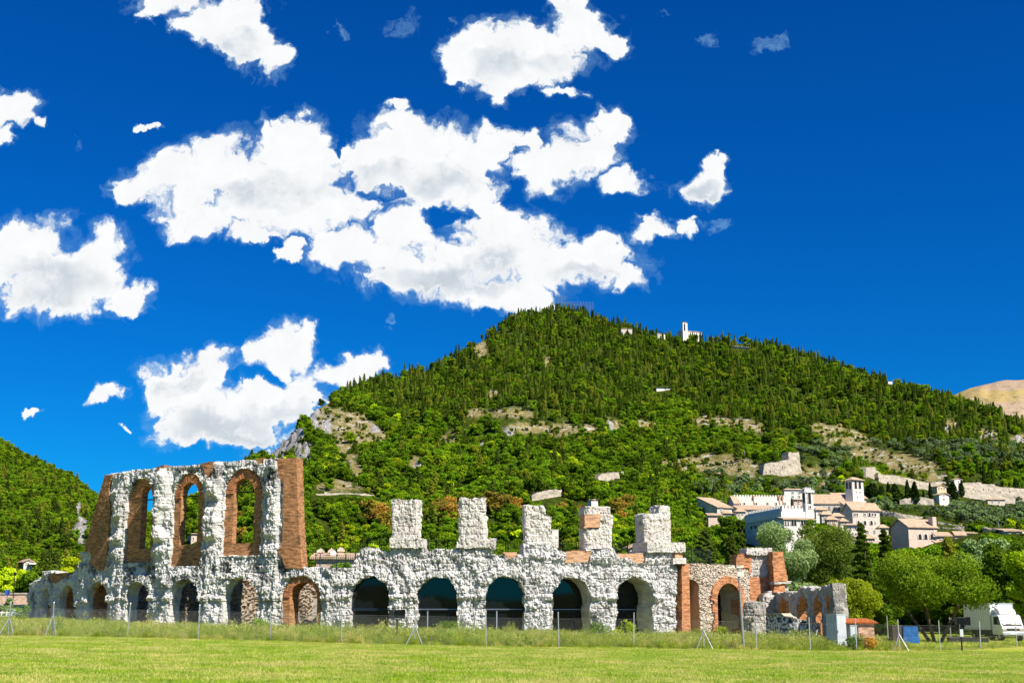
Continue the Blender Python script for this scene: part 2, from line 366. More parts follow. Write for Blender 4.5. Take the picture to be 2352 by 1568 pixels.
# beyond the frame the hills carry on lower, all the way round the valley
_tx = [-math.pi, -2.4, -1.6, -1.0, -0.6] + [a for a, b in _sk] + [0.62, 1.0, 1.6, 2.3, math.pi]
_te = [0.012, 0.030, 0.05, 0.10, 0.13] + [b for a, b in _sk] + [0.11, 0.10, 0.05, 0.026, 0.012]
_dx = [-math.pi, -1.6, -0.6] + [a for a, b in _dk] + [0.62, 1.6, math.pi]
_dv = [1500, 1300, 800] + [d for a, d in _dk] + [1100, 1300, 1500]
R0 = 165.0
def ground_z(X, Y):
    X = np.asarray(X, float); Y = np.asarray(Y, float)
    return -0.018 * np.clip(X, -60, 60) + 0.012 * np.clip(Y - 100, 0, 70) + (fbm(X / 9, Y / 9, 0, 3, 5) - .5) * 0.16
def hill_z(X, Y):
    X = np.asarray(X, float); Y = np.asarray(Y, float)
    r = np.hypot(X, Y); th = np.arctan2(X, Y)
    es = np.interp(th, _tx, _te); D = np.interp(th, _dx, _dv)
    t = np.clip((r - R0) / (D - R0), 0, 1.0)
    h = np.interp(t, [0, .19, .385, .54, .77, 1], [0, .27, .45, .61, .79, 1])
    z = EYE + es * h * np.minimum(r, D)
    z = z + 4 * t * (1 - t) * ((fbm(X / 170, Y / 170, 0, 5, 11) - .5) * 55 + (fbm(X / 45, Y / 45, 0, 3, 21) - .5) * 14)
    back = np.maximum(r - D, 0); z = z - back * 0.38
    w = sstep(145, 235, r)
    return np.maximum(ground_z(X, Y) * (1 - w) + z * w, -3)

def bare_at(u, v):
    """ how bare (dry grass, scree, rock) the slope is, by place """
    E = [(745,955,30,22),(775,1010,22,12),(800,975,45,26),(850,1000,40,16),(795,1045,22,16),(815,1085,20,14),(775,1115,40,10),(1095,948,24,12),
         (955,1060,22,12),(1170,948,60,9),(1240,985,90,10),(1300,985,80,10),(1130,905,12,9),(1105,800,12,14),(1255,830,8,10),(1410,975,26,8),
         (1485,975,24,8),(1640,965,30,7),(1700,972,40,8),(1730,985,30,8),(1900,985,45,9),(1950,1010,50,14),(2000,1040,50,14),(2060,1055,50,12),(2100,1075,50,12),
         (1630,1062,95,13),(1700,1078,50,8),(1860,1082,60,7),(1900,1112,30,6),(2185,978,14,12),(2270,1000,22,12),(2342,1008,14,8),(1030,1010,16,12),(2150,1100,50,8)]
    u = np.asarray(u, float); v = np.asarray(v, float)
    w = (fbm(u / 14, v / 9, 0, 3, 3) - .5) * 1.5
    m = np.full(np.shape(u), 9.0)
    for (a, b, c, d) in E: m = np.minimum(m, np.hypot((u - a) / (c * 1.15), (v - b) / (d * 1.3)))
    return 1 - sstep(0.8, 1.15, m + w)
def rock_at(u, v):
    E = [(722,955,14,26),(748,972,15,24),(683,1000,30,17),(698,1040,30,26),(660,1022,24,16),(636,1042,24,13),(1168,995,15,16),(1106,1018,10,10),(1145,1020,8,9),
         (115,1160,8,12),(180,1175,12,14),(180,1220,22,18),(205,1180,10,10),(960,1070,10,7),(2270,998,18,8),(2340,1012,12,9),(862,985,14,8),(1400,985,14,7),(2180,985,8,8),(15,1222,7,5)]
    u = np.asarray(u, float); v = np.asarray(v, float); w = (fbm(u / 7, v / 7, 0, 4, 8) - .5) * 1.6
    m = np.full(np.shape(u), 9.0)
    for (a, b, c, d) in E: m = np.minimum(m, np.hypot((u - a) / c, (v - b) / d))
    return 1 - sstep(0.75, 1.1, m + w)
def projn(X, Y, Z):
    z = Z - EYE; dpt = Y * cp + z * sp; up = -Y * sp + z * cp; dpt = np.where(dpt < 1, 1e9, dpt)
    return 1176 + F * X / dpt, 784 - F * up / dpt
def grid_faces(nr, nc, wrap=False):
    i = np.arange(nr - 1)[:, None]; j = np.arange(nc if wrap else nc - 1)[None, :]; j2 = (j + 1) % nc
    return np.stack([i * nc + j, i * nc + j2, (i + 1) * nc + j2, (i + 1) * nc + j], -1).reshape(-1, 4)[:, ::-1]

t = NT('meadow'); co = t.coord()
a = t.noise(co, 0.25, 6, 0.6); b = t.noise(co, 2.5, 6, 0.7); c_ = t.noise(co, 18, 4, 0.7)
cc = t.mix(t.ramp(b, [(0.35, 0.0), (0.65, 1.0)]), (0.16, 0.26, 0.012), (0.40, 0.42, 0.04))
cc = t.mix(t.ramp(a, [(0.5, 0.0), (0.66, 0.8)]), cc, (0.46, 0.38, 0.13))
cc = t.mix(t.attr('dry'), cc, (0.50, 0.36, 0.17))
M_MEADOW = t.finish(cc, 1.0, c_, 0.6, 0.05, 0.0)
t = NT('mountain soil'); co = t.coord()
a = t.noise(co, 0.05, 6, 0.65); b = t.noise(co, 0.35, 6, 0.7); c_ = t.noise(co, 1.2, 5, 0.7)
wood = t.mix(t.ramp(b, [(0.35, 0.0), (0.7, 1.0)]), (0.03, 0.05, 0.008), (0.10, 0.14, 0.018))
dry = t.mix(t.ramp(b, [(0.35, 0.0), (0.65, 1.0)]), (0.22, 0.19, 0.06), (0.55, 0.42, 0.20))
dry = t.mix(t.ramp(c_, [(0.50, 0.0), (0.58, 1.0)]), dry, (0.10, 0.12, 0.03)); dry = t.mix(t.ramp(t.noise(co, 0.16, 5, 0.7), [(0.54, 0.0), (0.62, 0.9)]), dry, (0.60, 0.55, 0.48))
rock = t.mix(t.ramp(c_, [(0.4, 0.0), (0.62, 1.0)]), (0.20, 0.19, 0.18), (0.68, 0.66, 0.64))
cc = t.mix(t.attr('bare'), wood, dry); cc = t.mix(t.attr('rock'), cc, rock)
M_HILL = t.finish(cc, 1.0, t.math('ADD', b, c_), 1.0, 1.5, 0.0)

# near ground: a polar sheet, finer in front of the viewer
rs = np.concatenate([[0.0], np.geomspace(6, R0, 130)]); ths = np.concatenate([np.linspace(-math.pi, -0.55, 40, endpoint=False), np.linspace(-0.55, 0.55, 260, endpoint=False), np.linspace(0.55, math.pi, 40, endpoint=False)])
RR, TT = np.meshgrid(rs, ths, indexing='ij'); X = RR * np.sin(TT); Y = RR * np.cos(TT); Z = ground_z(X, Y); Z = np.where(RR >= R0 - .01, hill_z(X, Y), Z * (1 - sstep(145, R0, RR)) + hill_z(X, Y) * sstep(145, R0, RR))
def fence_y(X):
    xs = [-60, -31, -20, -6, 3, 12, 19, 23.5, 26, 31, 36.5, 43, 60]
    ys = [83, 82, 81, 79.7, 79.7, 81.5, 85, 87, 90, 96, 103, 111, 128]
    return np.interp(X, xs, ys)
uu, vv = projn(X, Y, Z)
fy = fence_y(X)
dry = np.exp(-((Y - (fy - 1.6)) / 1.3) ** 2) * sstep(-24, -2, X) * sstep(0.3, 0.55, fbm(X / 5, Y / 2, 0, 3, 31)) * (1 - 0.5 * sstep(26, 36, X))
dry = np.maximum(dry, 0.75 * np.exp(-((Y - (fy + 22)) / 1.5) ** 2) * sstep(26, 30, X))
g = mesh_np('ground', np.stack([X, Y, Z], -1).reshape(-1, 3), grid_faces(len(rs), len(ths), True), M_MEADOW, attrs=[('dry', 'POINT', dry.ravel())], smooth=True)
tag(g, kind='structure')
rs = np.concatenate([np.geomspace(R0, 1700, 300), np.linspace(1750, 3200, 12)])
ths = np.concatenate([np.linspace(-math.pi, -0.5, 60, endpoint=False), np.linspace(-0.5, 0.5, 640, endpoint=False), np.linspace(0.5, math.pi, 60, endpoint=False)])
RR, TT = np.meshgrid(rs, ths, indexing='ij'); X = RR * np.sin(TT); Y = RR * np.cos(TT); Z = hill_z(X, Y); uu, vv = projn(X, Y, Z)
front = (Y > 50)
bare = np.where(front, bare_at(uu, vv), 0.2); rock = np.where(front, rock_at(uu, vv), 0.0)
# rocks stand proud and craggy
cr = (cell(X / 7 + Z / 5, Y / 7, 4)[0] - .4) * 7 + (fbm(X / 5, Y / 5, Z / 5, 4, 6) - .5) * 9
Z2 = Z + rock * cr * np.clip((RR - 300) / 200, 0.2, 1)
g = mesh_np('hillside', np.stack([X, Y, Z2], -1).reshape(-1, 3), grid_faces(len(rs), len(ths), True), M_HILL, attrs=[('bare', 'POINT', bare.ravel()), ('rock', 'POINT', rock.ravel())], smooth=True)
tag(g, kind='structure')
# the bare rounded hill far to the right
us = np.linspace(2050, 2900, 120); top = np.interp(us, [2050, 2160, 2200, 2250, 2290, 2352, 2500, 2900], [990, 925, 903, 885, 876, 872, 870, 930])
tt = np.linspace(0, 1, 50); P_ = []; rk = []; br = []
for i, q in enumerate(tt):
    Yd = 1750 + 800 * q
    for j, u in enumerate(us):
        vb = 1100; vq = vb + (top[j] - vb) * math.sin(min(q / 0.8, 1) * math.pi / 2) if q < .8 else top[j] + (q - .8) * 500
        k, e = ray(u, vq); z = EYE + e * Yd + (fbm(u / 30, q * 5, 0, 4, 2) - .5) * 24 * (1 - q) * min(1, q * 5)
        P_.append((k * Yd, Yd, z)); rk.append(0.0); br.append(1.0)
M_FAR = NT('far hill'); t = M_FAR; co = t.coord(); a = t.noise(co, 0.006, 6, 0.6); b = t.noise(co, 0.06, 6, 0.7)
cc = t.mix(t.ramp(a, [(0.48, 0.0), (0.56, 1.0)]), (0.40, 0.30, 0.12), (0.40, 0.29, 0.20)); cc = t.mix(t.ramp(b, [(0.56, 0.0), (0.62, 0.8)]), cc, (0.12, 0.13, 0.04))
M_FAR = t.finish(cc, 1, b, 1.0, 4, 0)
tag(mesh_np('far_hill', P_, grid_faces(50, 120), M_FAR, smooth=True), kind='structure')

# ------------------------------------------------------------------ walls that follow a curve in plan
class Curve:
    def __init__(s, pts, flip=False, v=1400):
        """ pts: (u, depth) along the line of the wall """
        p = []
        for q in pts: k, e = ray(q[0], v); p.append((k * q[1], q[1]))
        p = np.array(p); n = len(p); o = []
        for i in range(n - 1):
            a, b, c, d = p[max(i - 1, 0)], p[i], p[i + 1], p[min(i + 2, n - 1)]
            for t_ in np.linspace(0, 1, 24, endpoint=False):
                o.append(0.5 * ((2 * b) + (-a + c) * t_ + (2 * a - 5 * b + 4 * c - d) * t_ ** 2 + (-a + 3 * b - 3 * c + d) * t_ ** 3))
        o.append(p[-1]); o = np.array(o); s.p = o
        s.s = np.concatenate([[0], np.cumsum(np.hypot(*np.diff(o, axis=0).T))]); s.L = s.s[-1]
        s.k = o[:, 0] / o[:, 1]; s.flip = -1 if flip else 1
    def P(s, t): return np.interp(t, s.s, s.p[:, 0]), np.interp(t, s.s, s.p[:, 1])
    def Nn(s, t):
        a = s.P(np.asarray(t) - 0.6); b = s.P(np.asarray(t) + 0.6); dx, dy = b[0] - a[0], b[1] - a[1]; l = np.hypot(dx, dy) + 1e-9
        return dy / l * s.flip, -dx / l * s.flip
    def pix(s, u, v):
        k, e = ray(u, v); d = s.k - k; i = int(np.argmin(np.abs(d)))
        if k <= s.k.min(): sv = s.s[0] - (s.k.min() - k) * s.p[0, 1] * 1.2
        elif k >= s.k.max(): sv = s.s[-1] + (k - s.k.max()) * s.p[-1, 1] * 1.2
        else: sv = float(np.interp(k, s.k, s.s)) if np.all(np.diff(s.k) > 0) else s.s[i]
        Yd = float(np.interp(sv, s.s, s.p[:, 1])); return sv, EYE + e * Yd
def stone_off(s, z, amp=1.0, seed=0, blocks=1.0):
    row = np.floor(z / 0.62 + 0.3 * (fbm(s / 3, z / 3, 0, 2, seed + 40) - .5)); zz = z / 0.62 - row
    wv = 1.05 + 0.5 * _h(row, row * 0, row * 0, seed + 2); sx = s / wv + 0.5 * row + _h(row, row * 0 + 3, row * 0, seed)
    c = np.floor(sx); fx = sx - c
    hb = (_h(c, row, c * 0, seed + 9) - .5) * 0.24
    edge = np.minimum(np.minimum(fx, 1 - fx) * wv, np.minimum(zz, 1 - zz) * .62)
    gro = -(1 - sstep(0.0, 0.07, edge)) * 0.09
    vis = sstep(0.30, 0.5, fbm(s / 2.2, z / 2.2, 0, 3, seed + 5))
    f1, f2, ci = cell(s * 1.7 + fbm(s * 2, z * 2, 0, 2, seed) * 1.2, z * 1.3, seed + 1); g1, g2, gi = cell(s * 4.3, z * 3.2 + fbm(s * 3, z * 3, 0, 2, 3), seed + 6)
    h1, h2, hi = cell(s * 0.75 + fbm(s, z, 0, 2, seed + 30) * 1.5, z * 0.7 + fbm(s, z, 4, 2, seed + 31) * 1.5, seed + 12)
    r = (fbm(s * 0.8, z * 0.6, 0, 3, seed + 3) - .5) * 0.16 + (hi - .5) * 0.08 + (ci - .5) * 0.15 - sstep(.10, 0, f2 - f1) * 0.12 - sstep(.06, 0, h2 - h1) * 0.05 + (gi - .5) * 0.14 + (0.5 - g1) * 0.10
    r += (vn(s * 9, z * 4, 0, seed + 8) - .5) * 0.15 + (vn(s * 15, z * 9, 0, seed + 18) - .5) * 0.11
    return amp * (r + blocks * vis * (hb + gro))
def rubble_off(s, z, amp=1.0, seed=0):
    f1, f2, ci = cell(s * 3.4, z * 5.2 + 0.3 * vn(s, z, 0, 2), seed); g1, g2, gi = cell(s * 9, z * 11, seed + 6)
    return amp * ((ci - .5) * 0.14 - sstep(.22, 0, f2 - f1) * 0.16 + (gi - .5) * 0.06 + (fbm(s * .7, z * .7, 0, 3, seed) - .5) * 0.3)
def flat_off(s, z): return (fbm(s * 2, z * 2, 0, 3, 4) - .5) * 0.05
def relief(name, cv, solid, off, box, thick, mat, parent=None, step=0.09, seg=4, back=0.0, side_n=0.10, weather=None, bend=1.0):
    s0, s1, z0, z1 = box; ns = max(2, int(round((s1 - s0) / step))); nz = max(2, int(round((z1 - z0) / step)))
    S = np.linspace(s0, s1, ns + 1); Zc = np.linspace(z0, z1, nz + 1)
    cs, cz = np.meshgrid((S[1:] + S[:-1]) / 2, (Zc[1:] + Zc[:-1]) / 2, indexing='ij')
    M = solid(cs, cz)
    if not M.any(): print('EMPTY', name); return None
    vs, vz = np.meshgrid(S, Zc, indexing='ij'); o = off(vs, vz)
    px, py = cv.P(vs); nx, ny = cv.Nn(vs)
    # beyond the ends of the curve carry straight on
    ext = np.where(vs > cv.L, vs - cv.L, np.where(vs < 0, vs, 0)); px = px + ext * (-ny * cv.flip); py = py + ext * (nx * cv.flip)
    nl = seg + 1; V = []
    for q in range(nl):
        f = q / seg; dpt = -back - (thick(vs) if callable(thick) else thick) * f
        if q == 0: oo = o; jx = jz = 0
        elif q == nl - 1: oo = -0.3 * o; jx = jz = 0
        else:
            oo = o * (1 - f); jx = (vn(vs * 2.3 + q * 7, vz * 2.3, q, 17) - .5) * side_n * 2; jz = (vn(vs * 2.3, vz * 2.3 + q * 5, q, 19) - .5) * side_n * 2
        tx, ty = -ny, nx
        V.append(np.stack([px + nx * (dpt + oo) + tx * jx, py + ny * (dpt + oo) + ty * jx, vz + jz + 0 * vs], -1).reshape(-1, 3))
    n1 = (ns + 1) * (nz + 1); idx = np.arange(n1).reshape(ns + 1, nz + 1)
    a, b, c, d = idx[:-1, :-1], idx[1:, :-1], idx[1:, 1:], idx[:-1, 1:]
    fq = np.stack([a, b, c, d], -1)[M]; bq = (np.stack([a, d, c, b], -1)[M]) + (nl - 1) * n1
    if cv.flip < 0: fq = fq[:, ::-1]; bq = bq[:, ::-1]
    Mp = np.pad(M, 1); F_ = [fq, bq]; core = Mp[1:-1, 1:-1]
    for nb, (p, q) in ((Mp[:-2, 1:-1], (a, d)), (Mp[2:, 1:-1], (c, b)), (Mp[1:-1, :-2], (b, a)), (Mp[1:-1, 2:], (d, c))):
        e = core & ~nb; pi, qi = p[e], q[e]
        for k in range(seg): F_.append(np.stack([pi + k * n1, qi + k * n1, qi + (k + 1) * n1, pi + (k + 1) * n1], -1))
    Q = np.concatenate(F_); V = np.concatenate(V)
    tk = 2.0 if callable(thick) else thick
    SU = np.concatenate([np.stack([vs + 0 * vz, vz + 0 * vs], -1).reshape(-1, 2) + [tk * q / seg, 0] for q in range(nl)])
    used = np.unique(Q); mp = np.full(len(V), -1); mp[used] = np.arange(len(used)); Q = mp[Q]; V = V[used]; SU = SU[used]
    at_ = []
    if weather is not None: at_ = [('weather', 'POINT', weather(SU[:, 0], SU[:, 1]))]
    return mesh_np(name, V, Q, mat, parent, uv=SU[Q.ravel()], attrs=at_)
def arch_in(s, z, A, j=0.0, seed=0):
    sl, sr, zt = A; c = (sl + sr) / 2; r = (sr - sl) / 2
    if j: s = s + (fbm(s * 1.6, z * 1.6, 0, 3, seed) - .5) * j; z = z + (fbm(s * 1.6, z * 1.6, 0, 3, seed + 7) - .5) * j
    return (np.abs(s - c) < r) & ((z < zt - r) | (np.hypot(s - c, z - (zt - r)) < r))
def arch_px(cv, uL, uR, vT, vm=1390): return (cv.pix(uL, vm)[0], cv.pix(uR, vm)[0], cv.pix((uL + uR) / 2, vT)[1])
def poly_px(cv, pts): return [cv.pix(*p) for p in pts]
def bbox(poly): a = np.array(poly); return a[:, 0].min() - .1, a[:, 0].max() + .1, a[:, 1].min() - .1, a[:, 1].max() + .1

# ================================================================== the roman theatre
MAIN = Curve([(62,140),(85,136.5),(105,133),(152,128),(222,123.5),(320,120),(430,117),(557,115),(692,113),(848,112),(1005,111.5),(1160,111.5),(1312,112.3),(1450,113.8),(1560,115.8)])
ruin = thing('roman_theatre', 'ruined white limestone Roman theatre with arcades, brick patches and broken pillars in the meadow', 'ruin', (0, 112, 0))
def rp(o):
    """ keep world placement while parenting to the ruin's empty """
    if o is None: return None
    o.parent = ruin; o.matrix_parent_inverse = Matrix.Translation((0, -112, 0)); return o
lower = [(62,1470),(63,1400),(64,1365),(69,1342),(86,1328),(96,1322),(97,1312),(126,1311),(127,1319),(166,1316),(171,1308),(186,1296),(183,1269),(210,1265),(234,1290),(300,1250),(642,1250),(692,1302),(707,1303),(762,1303),(808,1302),(813,1288),(821,1271),(828,1261),(868,1260),(870,1267),(895,1269),(896,1256),(974,1256),(980,1268),(1007,1260),(1049,1258),(1128,1258),(1130,1273),(1203,1274),(1204,1250),(1274,1250),(1281,1264),(1297,1270),(1345,1270),(1347,1258),(1410,1258),(1416,1275),(1480,1277),(1481,1262),(1548,1266),(1548,1290),(1553,1296),(1554,1470)]
upper = [(197,1265),(244,1091),(286,1083),(330,1078),(400,1072),(450,1068),(507,1062),(560,1058),(642,1054),(670,1053),(680,1056),(692,1305),(234,1300)]
WIN = [((288,354,1099,1291),(318,343,1117,1258)), ((394.6,466,1086,1299),(410,452,1108,1251)), ((513,602,1075,1275),(532,580,1098,1246))]
def win_sz(w, vb):
    l, r_, t_, b = w; vm = (t_ + b) / 2; return MAIN.pix(l, vm)[0], MAIN.pix(r_, vm)[0], MAIN.pix((l + r_) / 2, t_)[1], MAIN.pix((l + r_) / 2, b)[1]
LP = poly_px(MAIN, lower); UP = poly_px(MAIN, upper)
ARPX = [(74,81,1360),(98,117,1350),(139,172,1343),(201,247,1336),(290,341,1335),(390,457,1329),(511,592,1325),(647,737,1322),(804,893,1323),(958,1051,1323),(1115,1205,1323),(1270,1357,1324),(1417,1501,1325)]
AR = [arch_px(MAIN, *a) for a in ARPX]
WO = [win_sz(a, 0) for a, b in WIN]; WI = [win_sz(b, 0) for a, b in WIN]
leftbut = poly_px(MAIN, [c1(855,240),c1(690,850),c1(740,860),c1(752,950),c1(800,1000),c1(830,1012),c1(870,900),c1(897,520),c1(885,340),c1(912,238)])
rightbut = poly_px(MAIN, [c2(945,112),c2(960,260),c2(1000,300),c2(992,760),c2(958,850),c2(985,900),c2(1022,992),c2(1150,992),c2(1120,600),c2(1105,105)])
infill = [poly_px(MAIN, q) for q in ([c2(325,140),c2(470,130),c2(450,265),c2(385,270)], [c1(1255,170),c1(1322,160),c1(1320,235),c1(1270,235)], [c2(775,110),c2(830,105),c2(825,150),c2(780,150)],
        [c1(392,1030),c1(600,1020),c1(520,1060),c1(470,1110),c1(405,1110)],
        [c4(560,640),c4(775,640),c4(750,738),c4(548,738)], [c4(1000,660),c4(1230,660),c4(1220,745),c4(1130,745),c4(1100,705),c4(1000,695)], [c3(1600,690),c3(1720,690),c4(150,690),c4(60,715),c3(1640,755)])]
def winshape(s, z, w, pt=1.25, j=0.0, seed=0):
    sl, sr, zt, zb = w; c = (sl + sr) / 2; r = (sr - sl) / 2
    if j: s = s + (fbm(s * 2, z * 2, 0, 3, seed) - .5) * j
    return (np.abs(s - c) < r) & (z > zb) & ((z < zt - r * pt) | (((s - c) / r) ** 2 + ((z - (zt - r * pt)) / (r * pt)) ** 2 < 1))
def edge_j(s, z, a=0.28): return s + (fbm(s * 1.5, z * 1.5, 0, 3, 71) - .5) * a, z + (fbm(s * 1.5, z * 1.5, 0, 3, 77) - .5) * a
GZ = lambda s: ground_z(*MAIN.P(s)) - 0.4
def s_main(s, z):
    a, b = edge_j(s, z); m = (inpoly(a, b, LP) | inpoly(s, b, UP)) & (z > GZ(s))
    for i, A in enumerate(AR): m &= ~arch_in(s, z, A, 0.34 if i > 6 else 0.22, i * 3)
    for w in WO: m &= ~winshape(s, z, w, 1.25, 0.25)
    for q in [leftbut, rightbut] + infill: m &= ~inpoly(s, z, q)
    return m
piers = [(AR[i][1] + AR[i + 1][0]) / 2 for i in range(len(AR) - 1)]
s_tall0, s_tall1 = MAIN.pix(240, 1200)[0], MAIN.pix(690, 1200)[0]
def o_main(s, z):
    o = stone_off(s, z, .95)
    o = o * (0.85 + 0.15 * sstep(0.0, 14, s - s_tall0 - 6))
    for i, p in enumerate(piers):
        w = 0.85 if i > 6 else 0.7
        o = o + 0.20 * (1 - sstep(w * .75, w * 1.15, np.abs(s - p))) * sstep(0.25, 0.5, fbm(s * .5, z * .5, i, 2, 61))
    for i, (sl, sr, zt) in enumerate(AR):
        r = (sr - sl) / 2; c = (sl + sr) / 2; dd = np.hypot(s - c, np.maximum(z - (zt - r), 0)) - r
        o = o + 0.15 * (1 - sstep(0.55, 0.95, dd)) * (z > zt - r - .3)
        o = o + 0.14 * np.exp(-((z - (zt - r)) / 0.16) ** 2) * (dd < 1.2)          # impost course
    for i in range(len(WO)):     # half-columns between the tall windows
        for cpos in (WO[i][0] - 1.0, WO[i][1] + 1.0):
            o = o + 0.34 * (1 - sstep(0.55, 0.9, np.abs(s - cpos))) * sstep(8.2, 8.8, z) * sstep(0.3, 0.45, fbm(s * .6, z * .5, 3, 2, 65))
    o = o + 0.22 * np.exp(-((z - 7.6) / 0.4) ** 2) * ((s > s_tall0) & (s < s_tall1 + 4)) * sstep(0.35, .5, fbm(s * .7, z * .7, 0, 2, 5))
    o = o + 0.18 * np.exp(-((z - 6.7) / 0.35) ** 2) * (s > s_tall1) * sstep(0.4, .5, fbm(s * .7, z * .7, 0, 2, 15))
    return o
def w_main(s, z):
    l = 1 - sstep(s_tall1 + 1, s_tall1 + 8, s)
    m = np.exp(-((z - 5.9) / 0.9) ** 2) + np.exp(-((z - 14.2) / 0.9) ** 2) + 0.35
    return l * m * sstep(0.52, 0.66, fbm(s * .9, z * 1.2, 0, 4, 91)) * 0.9 + 0.5 * (1 - l) * sstep(0.56, 0.66, fbm(s * 2, z * 1.5, 0, 4, 95))
b1 = bbox(LP + UP)
TH = 3.2
tall_end = AR[8][0] - 1.5
thk = lambda s: 1.3 + 1.9 * sstep(tall_end - .5, tall_end + .5, s)
rp(relief('stone_wall', MAIN, s_main, o_main, (b1[0] - .4, b1[1] + .3, 0 - .8, b1[3] + .3), thk, M_STONE, None, 0.068, 5, weather=w_main))
for q, nm in ((leftbut, 'brick_buttress'), (rightbut, 'brick_buttress')):
    rp(relief(nm, MAIN, lambda s, z: inpoly(s, z, q) & (z > GZ(s)), lambda s, z: flat_off(s, z) + 0.18, bbox(q), 1.0 if nm == 'brick_buttress' and q is rightbut else 1.4, M_BRICK, None, 0.07, 3, side_n=0.02))
for q in infill:
    rp(relief('brick_infill', MAIN, lambda s, z: inpoly(s, z, q), flat_off, bbox(q), 1.25, M_BRICK if q is not infill[-1] and q is not infill[-2] and q is not infill[-3] else M_BRICKD, None, 0.08, 2, side_n=0.02))
# brick frames inside the tall windows, iron tie rods across them
M_IRON = m_plain('dark iron', (0.02, 0.02, 0.022), 0.6, 0.3)
for wo_, wi in zip(WO, WI):
    f = rp(relief('brick_window_frame', MAIN, lambda s, z: winshape(s, z, (wo_[0] - .3, wo_[1] + .3, wo_[2] + .3, wo_[3] - .1)) & ~winshape(s, z, wi, 1.25), lambda s, z: flat_off(s, z) + (-0.05), (wo_[0] - .5, wo_[1] + .5, wo_[3] - .3, wo_[2] + .5), 0.75, M_BRICK, None, 0.06, 3, back=0.24, side_n=0.01))
    zt = wi[2] - 1.1; a = MAIN.P(wi[0] - .2); b = MAIN.P(wi[1] + .2); n = MAIN.Nn((wi[0] + wi[1]) / 2)
    rp(MB().tube((a[0] - n[0] * 1.2, a[1] - n[1] * 1.2, zt), (b[0] - n[0] * 1.2, b[1] - n[1] * 1.2, zt), 0.06).build('tie_rod', M_IRON))
# radiating arch bricks over windows and arches: rings of separate voussoirs
def ring(cv, A, r0, r1, back, thick, mat, name, n=36, ky=1.0, j=0.04, down=0.0, vis=1.0):
    sl, sr, zt = A; c = (sl + sr) / 2; r = (sr - sl) / 2; m = MB(); rnd = random.Random(int(c * 10))
    for i in range(n):
        a0 = math.pi * (i + .08) / n; a1 = math.pi * (i + .92) / n; q = []
        e1 = r1 + rnd.uniform(-j, j)
        for dd in (back - rnd.uniform(0, .04), back + thick):
            for (a_, rr) in ((a0, r + r0), (a0, r + e1), (a1, r + e1), (a1, r + r0)):
                s_ = c + rr * math.cos(a_); z_ = zt - r * ky + (r * ky + rr - r) * math.sin(a_); p = cv.P(s_); nn = cv.Nn(s_); q.append((p[0] - nn[0] * dd, p[1] - nn[1] * dd, z_))
        m.hexa(q)
    return m.build(name, mat)
M_VOUS = m_brick('arch brick', (0.50, 0.20, 0.08), (0.30, 0.11, 0.045), (0.3, 0.2, 0.12), w=.4, h=.3)
for wi in WI: rp(ring(MAIN, (wi[0], wi[1], wi[2]), 0.02, 0.72, 0.18, 0.3, M_VOUS, 'brick_arch', 30, 1.25))
for i in (7,):
    A = AR[i]; A2 = (A[0] - .1, A[1] + .1, A[2] + .1); inn = (A[0] + .72, A[1] - .42, A[2] - .55)
    rp(relief('brick_lining', MAIN, lambda s, z: arch_in(s, z, A2) & ~arch_in(s, z, inn) & (z > GZ(s)), flat_off, (A2[0] - .1, A2[1] + .1, -.5, A2[2] + .1), 1.6, M_BRICK, None, 0.06, 3, back=0.15, side_n=0.01))
    rp(ring(MAIN, inn, 0.0, 0.55, 0.06, 0.3, M_VOUS, 'brick_arch', 30))
for i in (0, 1, 2, 3):
    A = AR[i]; A2 = (A[0] - .2, A[1] + .2, A[2] + .15); inn = (A[0] + .22, A[1] - .12, A[2] - .2)
    rp(relief('brick_lining', MAIN, lambda s, z: arch_in(s, z, A2) & ~arch_in(s, z, inn) & (z > GZ(s)), flat_off, (A2[0] - .1, A2[1] + .1, -.2, A2[2] + .2), 1.6, M_BRICK, None, 0.07, 3, back=0.5, side_n=0.01))
